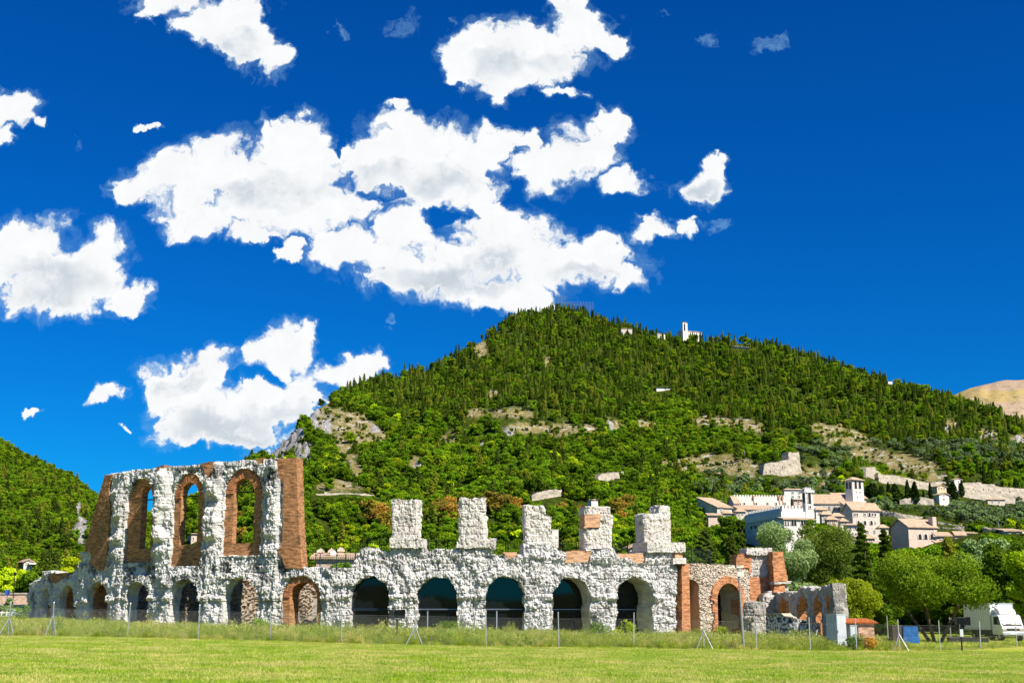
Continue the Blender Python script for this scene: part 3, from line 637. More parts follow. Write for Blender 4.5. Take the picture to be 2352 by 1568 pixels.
# the iron-hard look of the middle openings: glazed doors set back in the vaults
M_GLASS = NT('dark glazing'); b_ = M_GLASS.n('ShaderNodeBsdfPrincipled'); b_.inputs['Base Color'].default_value = (0.006, 0.010, 0.012, 1); b_.inputs['Roughness'].default_value = 0.03; b_.inputs['IOR'].default_value = 1.5
M_GLASS.l(b_.outputs[0], M_GLASS.out.inputs[0]); M_GLASS = M_GLASS.m
M_DFRAME = m_plain('door frame', (0.015, 0.022, 0.035), 0.4, 0.2); M_ALU = m_plain('aluminium', (0.55, 0.57, 0.6), 0.35, 0.6)
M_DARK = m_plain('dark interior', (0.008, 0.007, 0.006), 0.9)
def glazed(cv, A, back, zt_v, mull, root, tilt=None, alu=None):
    sl, sr, zt = A; c = (sl + sr) / 2; r = (sr - sl) / 2; zb = cv.pix(1176, 1399)[1] if False else None
    root_o = MB(); 
    def Pt(s_, z_, d): p = cv.P(c); n = cv.Nn(c); return (p[0] - n[0] * d - n[1] * cv.flip * (s_ - c), p[1] - n[1] * d + n[0] * cv.flip * (s_ - c), z_)
    zg = float(ground_z(*cv.P(c))) - .3; rr = r + .35; poly = [(c - rr, zg), (c + rr, zg), (c + rr, zt - r)] + [(c + rr * math.cos(a), zt - r + rr * math.sin(a)) for a in np.linspace(.1, math.pi - .1, 18)] + [(c - rr, zt - r)]
    f = MB(); zb = zt_v
    def bar(s0, s1, z0, z1, d0, d1, m): m.hexa([Pt(s0, z0, d0), Pt(s1, z0, d0), Pt(s1, z0, d1), Pt(s0, z0, d1), Pt(s0, z1, d0), Pt(s1, z1, d0), Pt(s1, z1, d1), Pt(s0, z1, d1)])
    bar(c - rr, c + rr, zb - .10, zb + .14, back - .16, back + .05, f)
    for q in mull: bar(c + r * q - .05, c + r * q + .05, zg, zb - .10, back - .10, back + .05, f)
    door = f.build('glazed_door', M_DFRAME); rp(door)
    m = MB(); m.face([Pt(s_, z_, back) for s_, z_ in poly]); o = m.build('pane', M_GLASS, door)
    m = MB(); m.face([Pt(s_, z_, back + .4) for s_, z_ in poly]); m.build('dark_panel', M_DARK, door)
    if alu is not None:
        m = MB(); bar(c + r * alu - .045, c + r * alu + .045, zg, zb - .1, back - .14, back - .11, m); bar(c - r, c + r * .95, zb + .02, zb + .05, back - .175, back - .165, m); m.build('door_edge', M_ALU, door)
zt_v = MAIN.pix(1100, 1399)[1]
for i, bk, mu, al in ((8, 0.9, (), None), (9, 0.9, (-.5, .5), -.52), (10, 1.3, (-.4, .45), -.38), (11, 2.6, (-.7, .5), -.7), (12, 2.8, (-.3, .3), -.8)):
    glazed(MAIN, AR[i], bk, zt_v, mu, ruin, alu=al)
# pillars on the wall head, each on its slab
def pillar(pts, slab, brick=None, th=1.7, seed=0, extra=None):
    q = poly_px(MAIN, pts); q2 = [(a, b) for a, b in q]
    bp = poly_px(MAIN, brick) if brick else None
    def sol(s, z):
        a, b = edge_j(s + seed, z, 0.12); a = a - seed
        m = inpoly(a, b, q2)
        if bp: m &= ~inpoly(s, z, bp)
        return m
    def of(s, z):
        b = bbox(q2); e = np.minimum(s - b[0], b[1] - s)
        return stone_off(s, z, 0.55, 100 + seed, 0.9) - 0.25 * (1 - sstep(0, .45, e))
    p = rp(relief('pillar', MAIN, sol, of, bbox(q2), th, M_STONE3, None, 0.07, 5, back=0.25, side_n=0.16, weather=lambda s, z: 0.25 * sstep(.55, .7, fbm(s * 2, z * 2, 0, 3, 7))))
    if bp: rp(relief('brick_infill', MAIN, lambda s, z: inpoly(s, z, bp), flat_off, bbox(bp), th - .1, M_BRICKD, None, 0.07, 3, back=0.12, side_n=0.01))
    for sb in slab:
        qs = poly_px(MAIN, sb); rp(relief('pillar_slab', MAIN, lambda s, z: inpoly(*edge_j(s, z, 0.14), qs), lambda s, z: stone_off(s, z, 0.45, 55 + seed, 0.3), bbox(qs), th + .9, M_STONE3, None, 0.07, 4, back=-0.42, side_n=0.06, weather=lambda s, z: 0.25 * sstep(.5, .65, fbm(s * 2, z * 2, 0, 3, 9))))
pillar([(895,1146),(961,1146),(961,1200),(959,1240),(898,1240),(897,1200)], [[(898,1236),(974,1235),(974,1259),(897,1259)]], seed=1)
pillar([(1053,1143),(1114,1143),(1117,1190),(1116,1240),(1055,1240),(1052,1170)], [[(1054,1235),(1140,1236),(1138,1259),(1047,1258)]], seed=2)
pillar([(1205,1160),(1253,1161),(1254,1182),(1267,1183),(1268,1215),(1273,1254),(1281,1265),(1203,1265),(1207,1250),(1206,1200)], [], seed=3)
pillar([(1347,1160),(1403,1162),(1404,1182),(1412,1183),(1411,1211),(1408,1215),(1410,1262),(1347,1265),(1345,1215),(1346,1200)], [], [(1344,1180),(1380,1180),(1380,1211),(1343,1211)], seed=4)
pillar([(1481,1179),(1518,1178),(1518,1160),(1545,1161),(1547,1200),(1547,1246),(1485,1246),(1483,1200)], [[(1480,1243),(1573,1245),(1572,1267),(1481,1268)]], seed=5)
q = poly_px(MAIN, [(1539,1281),(1572,1281),(1572,1295),(1540,1295)]); rp(relief('pillar_slab', MAIN, lambda s, z: inpoly(s, z, q), lambda s, z: stone_off(s, z, .3, 5), bbox(q), 1.8, M_STONE3, None, .07, 3, back=-.45, weather=lambda s, z: 0 * s))
q = poly_px(MAIN, [(1547,1266),(1566,1266),(1566,1282),(1547,1282)]); rp(relief('brick_infill', MAIN, lambda s, z: inpoly(s, z, q), flat_off, bbox(q), 1.2, M_BRICKD, None, .07, 3, back=-.2))
q = poly_px(MAIN, [(828,1258),(868,1257),(868,1270),(828,1270)]); rp(relief('loose_block', MAIN, lambda s, z: inpoly(*edge_j(s, z, .12), q), lambda s, z: stone_off(s, z, .4, 5), bbox(q), 1.6, M_STONE3, None, .07, 3, back=.1, weather=lambda s, z: 0 * s + .3))
# --- behind the left arches: radial rubble walls and an inner rubble wall
M_RUBBLE = m_stone('rubble masonry', (0.36, 0.28, 0.20), (0.66, 0.58, 0.48), (0.16, 0.11, 0.07), 0.5, False, 1.4)
M_PLAST = m_brick('block wall', (0.62, 0.58, 0.52), (0.50, 0.47, 0.42), (0.40, 0.36, 0.32), w=0.6, h=0.35, dirt=0.25, ms=.006)
def radial(s_, d0, d1, h, mat, th=1.1, ang=0.0, name='rubble_wall', step=.12, hv=1.2):
    p = MAIN.P(s_); n = MAIN.Nn(s_); ca, sa = math.cos(ang), math.sin(ang); nx, ny = -(n[0] * ca - n[1] * sa), -(n[0] * sa + n[1] * ca)
    a = (p[0] + nx * d0, p[1] + ny * d0); b = (p[0] + nx * d1, p[1] + ny * d1)
    cv = Curve([(1176, 100), (1177, 100)]); pts = np.array([[a[0] + (b[0] - a[0]) * t_, a[1] + (b[1] - a[1]) * t_] for t_ in np.linspace(0, 1, 8)])
    cv.p = pts; cv.s = np.linspace(0, d1 - d0, 8); cv.L = cv.s[-1]; g0 = float(ground_z(*p)) - .4
    L = cv.L
    return rp(relief(name, cv, lambda s, z: (z > g0) & (z < h - hv * (s / L) ** 2 + (fbm(s, z * 0, 0, 3, 4) - .5) * 1.0) & (s > 0) & (s < L), lambda s, z: rubble_off(s, z, 1.8, int(s_)), (0, L, g0, h + .5), th, mat, None, step, 3, side_n=.12))
for k, (i, mat, h) in enumerate(((1, M_BRICK, 5.2), (2, M_BRICK, 5.4), (3, M_RUBBLE, 5.4), (4, M_RUBBLE, 4.7), (5, M_RUBBLE, 5.6), (6, M_RUBBLE, 5.6), (7, M_RUBBLE, 5.2))):
    radial(AR[i][1] + .3, 2.6, 9, h, mat, ang=-0.25)
def inner(sa, sb, dback, h, mat, off, name, jag=1.0):
    g0 = -0.3; rp(relief(name, MAIN, lambda s, z: (z > g0) & (z < h + (fbm(s * .7, 0 * z, 0, 3, 14) - .5) * jag * 2) & (s > sa) & (s < sb), off, (sa, sb, g0, h + 1.2), 1.0, mat, None, 0.1, 3, back=dback))
inner(AR[5][0] - .5, AR[7][0] - 1.2, 7.5, 4.9, M_RUBBLE, lambda s, z: rubble_off(s, z, 2.0, 3) - .8 * sstep(.5, .6, fbm(s * .45, z * .12, 0, 2, 9)), 'rubble_wall')
inner(AR[7][0] - 1.0, AR[7][1] + 2, 6.0, 3.4, M_PLAST, flat_off, 'block_wall', 0.0)
inner(AR[7][0] - 1.0, AR[7][1] + 2, 7.2, 5.0, M_RUBBLE, lambda s, z: rubble_off(s, z, 1.8, 8), 'rubble_wall', .8)
inner(AR[1][0], AR[3][1] + .3, 7.5, 4.8, M_RUBBLE, lambda s, z: rubble_off(s, z, 1.2, 9), 'rubble_wall', .6)

# --- brick pier and rubble wing to the right
WING = Curve([(1552,116.6),(1575,116.9),(1610,117.3),(1650,118.2),(1700,120),(1730,121.5)])
gzw = float(ground_z(18, 118)) - .4
q = poly_px(WING, [(1554,1470),(1553.6,1295),(1571,1295),(1575,1470)]); rp(relief('brick_pier', WING, lambda s, z: inpoly(s, z, q) & (z > gzw), flat_off, bbox(q), 2.6, M_BRICK2, None, .06, 3, back=-1.1, side_n=.01))
wing = poly_px(WING, [(1571,1470),(1571,1293),(1600,1294),(1640,1296),(1686,1297),(1690,1305),(1721,1307),(1722,1379),(1738,1381),(1738,1470)])
WA = [arch_px(WING, 1569, 1607, 1329), arch_px(WING, 1645, 1699, 1338)]
def s_wing(s, z): return inpoly(*edge_j(s, z, .2), wing) & (z > gzw) & ~arch_in(s, z, WA[0], .15) & ~arch_in(s, z, WA[1], .1)
M_RUBL = m_stone('pale rubble masonry', (0.60, 0.50, 0.38), (0.86, 0.80, 0.70), (0.36, 0.26, 0.16), 0.35, False, 1.6)
rp(relief('rubble_wall', WING, s_wing, lambda s, z: rubble_off(s, z, 0.9, 12), bbox(wing), TH, M_RUBL, None, .07, 4))
rp(ring(WING, WA[1], -.02, .62, -.16, .5, M_BRICK2, 'brick_arch', 30, j=.05))
for A in WA: glazed(WING, A, 2.2, WING.pix(1640, 1399)[1], (.45,) if A is WA[1] else (-.1,), ruin, alu=.45 if A is WA[1] else -.1)
m = MB(); rnd = random.Random(4)
A = WA[1]
for side in (-1, 1):                    # toothed brick jambs of the ringed arch
    z_ = gzw; m = MB()
    while z_ < A[2] - (A[1] - A[0]) / 2:
        w_ = rnd.uniform(.28, .6); s_ = A[0] if side < 0 else A[1]; a_, b_ = (s_ - w_, s_ + .02) if side < 0 else (s_ - .02, s_ + w_)
        q = []
        for zz in (z_, z_ + .15):
            for (ss, dd) in ((a_, -.18), (b_, -.18), (b_, 1.0), (a_, 1.0)): p = WING.P(ss); n = WING.Nn(ss); q.append((p[0] - n[0] * dd, p[1] - n[1] * dd, zz))
        m.hexa(q); z_ += .18
    rp(m.build('brick_jamb', M_BRICK2))
# upper wall stub: white blocks between two battered brick walls
UPW = Curve([(1680,124.5),(1723,124.8),(1797,125.5),(1815,126)])
def upw(name, pts, mat, off, back, th, j=.05, step=.07, we=None, sn=.03):
    q = poly_px(UPW, pts); rp(relief(name, UPW, lambda s, z: inpoly(*edge_j(s, z, j), q) & (z > -.8), off, bbox(q), th, mat, None, step, 3, back=back, side_n=sn, weather=we))
w0 = lambda s, z: .4 * sstep(.55, .65, fbm(s * 2, z * 2, 0, 3, 5))
upw('brick_wall', [c5(905,330),c5(925,298),c5(1055,298),c5(1062,510),c5(1040,510),c5(1035,440),c5(898,440)], M_BRICK2, flat_off, 0.0, 2.0)
upw('stone_block', [c5(1000,240),c5(1125,240),c5(1125,312),c5(1000,312)], M_STONE3, lambda s, z: stone_off(s, z, .35, 3), -.25, 2.0, .1, we=w0, sn=.1)
upw('stone_block', [c5(1130,238),c5(1262,238),c5(1262,312),c5(1130,314)], M_STONE3, lambda s, z: stone_off(s, z, .35, 6), -.2, 2.0, .1, we=w0, sn=.1)
upw('stone_wall', [c5(1055,312),c5(1245,312),c5(1245,535),c5(1035,535),c5(1045,420)], M_STONE3, lambda s, z: stone_off(s, z, .4, 8, 1.6), .1, 1.9, .06, we=w0)
upw('brick_wall', [c5(1045,535),c5(1240,535),c5(1240,690),c5(1225,780),c5(1045,790)], M_BRICK2, flat_off, .05, 2.0)
upw('brick_buttress', [c5(1225,285),c5(1325,277),c5(1375,590),c5(1240,592)], M_BRICK2, flat_off, -1.2, 2.2)
upw('stone_ledge', [c5(1238,590),c5(1392,588),c5(1390,612),c5(1238,614)], M_STONE3, lambda s, z: stone_off(s, z, .2, 2), -1.35, 2.4, .04, we=w0)
upw('brick_pier', [c5(1245,614),c5(1352,612),c5(1352,700),c5(1245,700)], M_BRICK2, flat_off, -1.15, 2.0)
upw('stone_block', [c5(1340,612),c5(1388,612),c5(1386,690),c5(1340,690)], M_STONE3, lambda s, z: stone_off(s, z, .2, 2), -1.0, 2.0, .06, we=w0)
upw('stone_wall', [c5(1140,715),c5(1185,715),c5(1190,690),c5(1260,690),c5(1260,700),c5(1345,700),c5(1345,1100),c5(1140,1100)], M_STONE3, lambda s, z: stone_off(s, z, .4, 9, 1.6), -1.0, 1.9, .08, we=w0)
STUB = Curve([(1705,116),(1730,115.4),(1760,115.6)])
q = poly_px(STUB, [(1706,1470),(1706,1386),(1714,1381),(1759,1380),(1759,1470)])
rp(relief('stone_pier', STUB, lambda s, z: inpoly(*edge_j(s, z, .08), q) & (z > -1), lambda s, z: stone_off(s, z, .45, 31, 1.8), bbox(q), 3.0, M_STONE2, None, .07, 4, weather=w0))

# --- the far arcade coming towards the viewer on the right
ARC = Curve([(1758,129),(1801,121.5),(1844,115),(1878,109.5),(1903,105),(1925,100.5),(1932,98.5)])
arc = thing('arcade_wall', 'separate curved limestone arcade with four brick lined arches beside the trees', 'ruin', (24, 112, 0))
def ap(o):
    if o: o.parent = arc; o.matrix_parent_inverse = Matrix.Translation((-24, -112, 0))
    return o
aq = poly_px(ARC, [(1759,1470),(1759,1362),(1788,1360),(1829,1360),(1837,1347),(1858,1347),(1866,1357),(1873,1351),(1900,1344),(1914,1340),(1917,1500)])
AA = [arch_px(ARC, *a, vm=1400) for a in ((1790,1812,1373),(1833,1854,1368),(1870,1887,1366),(1899,1910,1362))]
gza = float(ground_z(25, 112)) - .5
def s_arc(s, z):
    m = inpoly(*edge_j(s, z, .25), aq) & (z > gza)
    for A in AA: m &= ~arch_in(s, z, A, .15)
    return m
ap(relief('stone_wall', ARC, s_arc, lambda s, z: stone_off(s, z, .7, 44), bbox(aq), 1.0, M_STONE3, None, .08, 4, weather=lambda s, z: .45 * sstep(.45, .6, fbm(s * 2, z * 1.2, 0, 4, 5))))
for A in AA:
    A2 = (A[0] - .15, A[1] + .15, A[2] + .12); inn = (A[0] + .3, A[1] - .3, A[2] - .3)
    ap(relief('brick_lining', ARC, lambda s, z: arch_in(s, z, A2) & ~arch_in(s, z, inn) & (z > gza), flat_off, (A2[0] - .1, A2[1] + .1, gza, A2[2] + .1), 1.0, M_BRICK2, None, .06, 3, back=.05, side_n=.01))
    ap(ring(ARC, inn, 0, .4, -.02, .3, M_BRICK2, 'brick_arch', 22))
# round broken end pillar: a rugged shaft, square on top, built as one displaced tube
def rugged_shaft(name, prof, mat, base, seed=0, n=72, dz=.06, amp=.3, sq=.35):
    """ prof: (height, half width, x shift, squareness) """
    prof = np.array(prof); Zs = np.arange(prof[0, 0], prof[-1, 0] + dz, dz); T_ = np.linspace(0, 2 * math.pi, n, endpoint=False)
    ZZ, TT_ = np.meshgrid(Zs, T_, indexing='ij'); hw = np.interp(ZZ, prof[:, 0], prof[:, 1]); sx = np.interp(ZZ, prof[:, 0], prof[:, 2]); q_ = np.interp(ZZ, prof[:, 0], prof[:, 3])
    sqr = 1 / np.maximum(np.abs(np.cos(TT_)), np.abs(np.sin(TT_))); r_ = hw * (1 + (sqr - 1) * q_) + amp * stone_off(TT_ * 1.3 + 3, ZZ, 1, seed, .6) * .5
    V = np.stack([sx + r_ * np.cos(TT_), r_ * np.sin(TT_), ZZ], -1).reshape(-1, 3); Q = grid_faces(len(Zs), n, True)[:, ::-1]
    V = np.concatenate([V, [[prof[-1, 2], 0, prof[-1, 0] + .05]]]); top = (len(Zs) - 1) * n; cap = np.array([[top + i_, top + (i_ + 1) % n, len(V) - 1, len(V) - 1] for i_ in range(n)])
    o = mesh_np(name, V, Q, mat, None, uv=np.zeros((Q.size, 2)), attrs=[('weather', 'POINT', sstep(.42, .55, fbm(V[:, 0] * 2 + 5, V[:, 2] * 3, V[:, 1] * 2, 4, 15)) * .7)])
    m_ = MB(); m_.face([tuple(V[top + i_]) for i_ in range(n)]); c_ = m_.build(name + '_top', mat, o); o.location = base; return o
k_, e_ = ray(1931, 1480); Yp = 97.6; sc_ = Yp / 3047
def hz(v): return EYE + ray(1931, v)[1] * Yp
ep = rugged_shaft('end_pillar', [(hz(1500), 21 * sc_, 0, .3), (hz(1430), 20 * sc_, 0, .3), (hz(1400), 20.5 * sc_, 0, .2), (hz(1384), 18 * sc_, 0, .2), (hz(1377), 16.5 * sc_, -1 * sc_, .5), (hz(1372), 14 * sc_, -1 * sc_, .9), (hz(1352), 14.5 * sc_, -1 * sc_, .9), (hz(1341), 13.5 * sc_, -2 * sc_, .95)], M_STONE2, (k_ * Yp, Yp, 0), 51)
ap(ep)
# ------------------------------------------------------------------ the town on the slope
KEEP = []
def hit(u, v, d0=175.0, d1=1700.0):
    k, e = ray(u, v); ds = np.arange(d0, d1, 1.5); z = hill_z(k * ds, ds); i = np.argmax(z >= EYE + e * ds)
    return float(ds[i]) if z[i] >= EYE + e * ds[i] else d1
M_WALLS = m_brick('old town stone', (0.64, 0.56, 0.46), (0.50, 0.43, 0.35), (0.58, 0.51, 0.43), w=.9, h=.4, dirt=.25, ms=.03)
M_WALLP = m_brick('pink town stone', (0.62, 0.48, 0.38), (0.50, 0.37, 0.29), (0.55, 0.44, 0.36), w=1.2, h=.5, dirt=.15, ms=.03)
M_WALLG = m_brick('grey palace stone', (0.76, 0.71, 0.63), (0.60, 0.55, 0.48), (0.68, 0.63, 0.56), w=.9, h=.4, dirt=.3, ms=.03)
M_WALLW = m_plain('white render', (0.78, 0.72, 0.62), .9, 0, .06, .6)
M_WALLY = m_plain('ochre render', (0.70, 0.52, 0.30), .9, 0, .08, .6)
M_TRIM = m_plain('stone trim', (0.66, 0.60, 0.52), .9, 0, .1, 1)
M_VOID = m_plain('dark opening', (0.02, 0.02, 0.025), .5)
M_SHUT = m_plain('green shutters', (0.03, 0.22, 0.17), .6); M_SHUTB = m_plain('brown shutters', (0.10, 0.05, 0.03), .6)
t = NT('terracotta tiles'); ob = t.coord(); a = t.noise(ob, .8, 5, .6); w = t.n('ShaderNodeTexWave'); w.bands_direction = 'X'; w.inputs['Scale'].default_value = 1.2; w.inputs['Distortion'].default_value = .4; t.l(ob, w.inputs['Vector'])
b = t.noise(ob, 4, 4, .7); c = t.mix(t.ramp(a, [(.35, 0.), (.7, 1.)]), (0.44, 0.31, 0.20), (0.62, 0.47, 0.33)); c = t.mix(t.math('MULTIPLY', t.ramp(b, [(.5, 0.), (.65, 1.)]), .5), c, (0.24, 0.15, 0.09))
M_ROOF = t.finish(c, .95, w.outputs[1], .6, .12, .1)
def facepoly(face, poly, d0, d1, mat, name, parent, m=None):
    """ polygon in (along, height) on the right ('R') or left ('L') facade, from d0 to d1 metres proud """
    m = m or MB()
    if face == 'R': m.prism(poly, -d1, -d0)
    else: m.prismx([(a, b) for a, b in poly][::-1], -d1, -d0)
    return m.build(name, mat, parent)
def archpoly(a0, a1, z0, z1, n=8, grow=0.0):
    a0 -= grow; a1 += grow; z1 += grow; r = (a1 - a0) / 2; c = (a0 + a1) / 2
    return [(a0, z0), (a1, z0)] + [(c + r * math.cos(t_), z1 - r + r * math.sin(t_)) for t_ in np.linspace(0, math.pi, n)]
class Bld:
    def __init__(s, name, label, cat, uL, uC, uR, vt, vb, d=None, phi=16, wall=None, dh=0, group=None, keep=True, ub=None):
        d = d or hit(ub or uC, vb); s.d = d; k, e = ray(uC, (vt + vb) / 2); s.C = (k * d, d); s.phi = R(phi)
        s.zt = EYE + ray(uC, vt)[1] * d; s.zb = min(EYE + ray(uC, vb)[1] * d, float(hill_z(*s.C))) - 3 - dh
        s.ax = {'R': (math.cos(s.phi), math.sin(s.phi)), 'L': (-math.sin(s.phi), math.cos(s.phi))}
        s.W = s.along('R', uR, vt) if uR else 8; s.L = s.along('L', uL, vt) if uL else 8
        s.L = min(max(s.L, 2), 60); s.W = min(max(s.W, 2), 60); s.H = s.zt - s.zb
        s.o = thing(name, label, cat, (s.C[0], s.C[1], s.zb), s.phi, group); s.wall = wall or M_WALLS
        if keep: KEEP.append((uL or uC, vt - 4, uR or uC + 10, vb, d + s.L * .9))
    def along(s, f, u, v):
        k, e = ray(u, v); dx, dy = s.ax[f]; return (k * s.C[1] - s.C[0]) / (dx - k * dy)
    def loc(s, f, u, v):
        t_ = s.along(f, u, v); Yd = s.C[1] + t_ * s.ax[f][1]; return t_, EYE + ray(u, v)[1] * Yd - s.zb
    def body(s, gable=None, rise=0, name='wall'):
        rise *= .45
        m = MB(); H, W, L = s.H, s.W, s.L
        if gable == 'x':     # ridge runs along x: gable seen on the left facade
            m.prismx([(0, 0), (L, 0), (L, H), (L / 2, H + rise), (0, H)][::-1], 0, W)
        elif gable == 'y': m.prism([(0, 0), (W, 0), (W, H), (W / 2, H + rise), (0, H)], 0, L)
        elif gable == 'lean': m.prismx([(0, 0), (L, 0), (L, H + rise), (0, H)][::-1], 0, W)
        else: m.box(0, W, 0, L, 0, H)
        s.b = m.build(name, s.wall, s.o); return s
    def roof(s, kind, rise, ov=.5, th=.3):
        rise *= .45
        m = MB(); H, W, L = s.H, s.W, s.L; e = rise * ov / (L / 2)
        if kind == 'x': 
            for sg in (0, 1):
                y0, y1 = (-ov, L / 2) if sg == 0 else (L + ov, L / 2)
                a, b = (H - e + .02, H + rise + .02); m.hexa([(-ov, y0, a), (W + ov, y0, a), (W + ov, y1, b), (-ov, y1, b), (-ov, y0, a + th), (W + ov, y0, a + th), (W + ov, y1, b + th), (-ov, y1, b + th)])
        elif kind == 'y':
            e = rise * ov / (W / 2)
            for sg in (0, 1):
                x0, x1 = (-ov, W / 2) if sg == 0 else (W + ov, W / 2)
                a, b = (H - e + .02, H + rise + .02); m.hexa([(x0, -ov, a), (x1, -ov, b), (x1, L + ov, b), (x0, L + ov, a), (x0, -ov, a + th), (x1, -ov, b + th), (x1, L + ov, b + th), (x0, L + ov, a + th)])
        elif kind == 'hip':
            p = [(-ov, -ov), (W + ov, -ov), (W + ov, L + ov), (-ov, L + ov)]; b = MB(); cx, cy = W / 2, L / 2; rl = max(0, abs(W - L) / 2)
            r1, r2 = ((cx - rl, cy), (cx + rl, cy)) if W > L else ((cx, cy - rl), (cx, cy + rl))
            m.face([(x, y, H + .02) for x, y in p[::-1]]); z = H + rise
            A, B = (*r1, z), (*r2, z); c0, c1_, c2_, c3_ = [(x, y, H + .05) for x, y in p]
            if W > L: m.face([c0, c1_, B, A]); m.face([c1_, c2_, B]); m.face([c2_, c3_, A, B]); m.face([c3_, c0, A])
            else: m.face([c0, c1_, A]); m.face([c1_, c2_, B, A]); m.face([c2_, c3_, B]); m.face([c3_, c0, A, B])
        elif kind == 'lean': m.hexa([(-ov, -ov, H), (W + ov, -ov, H), (W + ov, L, H + rise), (-ov, L, H + rise), (-ov, -ov, H + th), (W + ov, -ov, H + th), (W + ov, L, H + rise + th), (-ov, L, H + rise + th)])
        s.r = m.build('roof', M_ROOF, s.o); return s
    def win(s, f, u, v, w, h, arch=False, mat=None, trim=M_TRIM, name='window'):
        a0, z0 = s.loc(f, u - w / 2, v + h / 2); a1, z1 = s.loc(f, u + w / 2, v - h / 2)
        if a1 < a0: a0, a1 = a1, a0
        pl = archpoly(a0, a1, z0, z1) if arch else [(a0, z0), (a1, z0), (a1, z1), (a0, z1)]
        g = .22; po = archpoly(a0, a1, z0, z1, grow=g) if arch else [(a0 - g, z0 - g), (a1 + g, z0 - g), (a1 + g, z1 + g), (a0 - g, z1 + g)]
        m = MB(); n = len(pl)      # surround: ring proud of the wall
        for i in range(n):
            j = (i + 1) % n; q = []
            for (dd) in (.16, -.05):
                for (p_) in (pl[i], pl[j], po[j], po[i]): q.append((p_[0], -dd, p_[1]) if f == 'R' else (-dd, p_[0], p_[1]))
            m.hexa(q)
        w_ = m.build(name, trim, s.o); facepoly(f, pl, -.05, .04, mat or M_VOID, 'pane', w_); return w_
    def crenels(s, px, hpx, th=.8, faces=('R', 'L'), gap=.5, name='battlement'):
        sc = s.d / 3047; h = hpx * sc; w = px * sc; H = s.H
        for f in faces:
            m = MB(); m.box(.01, s.W - .01, .021, th - .01, H - .1, H + .15) if f == 'R' else m.box(.021, th - .01, th + .02, s.L - .01, H - .1, H + .15)
            n = int((s.W if f == 'R' else s.L) / w); 
            for i in range(n):
                a = i * w; b = a + w * gap
                if f == 'R': m.box(a, b, 0.02, th, H, H + h)
                else: m.box(0.02 if i else .03, th, a + (0.02 if i else w), b + (0 if i else w), H, H + h)
            m.build(name, s.wall, s.o)
def cw(C, *a): return C(*a)
# --- the great palace with battlements
B = Bld('crenellated_palace', 'large square medieval palace with battlements and shaded left side above the trees', 'palace', 1713, 1798, 1867, c7(0,835)[1], 1252, d=hit(1716, 1246) - 27, phi=14, wall=M_WALLG); B.body()
B.crenels(8.5, 8)
for f, T in (('R', B.W), ('L', B.L)):       # corbelled gallery under the battlements
    m = MB(); n = int(T / 1.6); zz = B.H - 3.6
    for i in range(n):
        a = (i + .5) * T / n
        if f == 'R': m.box(a - .28, a + .28, -.5, .05, zz, zz + 1.1)
        else: m.box(-.5, .05, a - .28, a + .28, zz, zz + 1.1)
    if f == 'R': m.box(-.6, T + .1, -.62, .05, zz + 1.12, B.H - .8)
    else: m.box(-.62, -.01, .06, T + .1, zz + 1.12, B.H - .8)
    m.build('corbel_gallery', B.wall, B.o)
for x in (700, 865, 1008): a = B.loc('L', *c7(x, 1000))[0]; MB().box(-.45, .05, a - .5, a + .5, 0, B.H - 3.7).build('pilaster', B.wall, B.o)
for x, y in ((756,1050),(802,1044),(878,1030),(924,1022)): B.win('L', *c7(x, y), 4.6, 12.5, True)
for x, y in ((798,1158),(912,1140),(1006,925)): B.win('L', *c7(x, y), 2, 6, True)
for x, y in ((1213,885),(1306,885),(1400,890)): B.win('R', *c7(x, y), 3.2, 5)
m = MB(); z = B.loc('L', *c7(860, 1072))[1]; m.box(-.3, .05, 0, B.L, z, z + .35); m.build('string_course', B.wall, B.o)
# loggia on the right side
B2 = Bld('loggia', 'white arcaded loggia with small tiled roof on the right flank of the battlemented palace', 'loggia', None, c7(1140,960)[0], c7(1490,960)[0], c7(0,962)[1], 1262, B.d - 4, 14, M_WALLW); B2.L = 3.6; B2.body(); B2.roof('lean', 1.6, .5)
for x in (1154,1176,1231,1265,1345,1380,1430): B2.win('R', *c7(x, 1002), 4.6, 11, True)
# its bell turret
B = Bld('palace_bell_turret', 'slim battlemented bell turret rising from the great palace', 'tower', c7(1345,0)[0], c7(1386,0)[0], c7(1473,0)[0], c7(0,612)[1], c7(0,870)[1], B2.d + 5, 14, M_WALLG); B.body(); B.crenels(4.6, 6, .5)
B.win('L', *c7(1372, 700), 4.2, 27, True); B.win('R', *c7(1432, 700), 5, 27, True); B.win('R', *c7(1440, 815), 3.6, 5)
m = MB(); m.box(-.35, B.W + .35, -.35, B.L + .35, B.H - .8, B.H - .02); m.build('cornice', B.wall, B.o); m = MB(); m.box(-.3, B.W + .3, -.3, B.L + .3, B.H - 13, B.H - 12.6); m.build('cornice', B.wall, B.o)
m = MB(); m.tube((B.W / 2, B.L / 2, B.H), (B.W / 2, B.L / 2, B.H + 3), .12, .05); m.tube((B.W / 2, B.L / 2, B.H + 2.2), (B.W / 2, B.L / 2, B.H + 3.2), .4, .1); m.build('bell_finial', M_IRON, B.o)
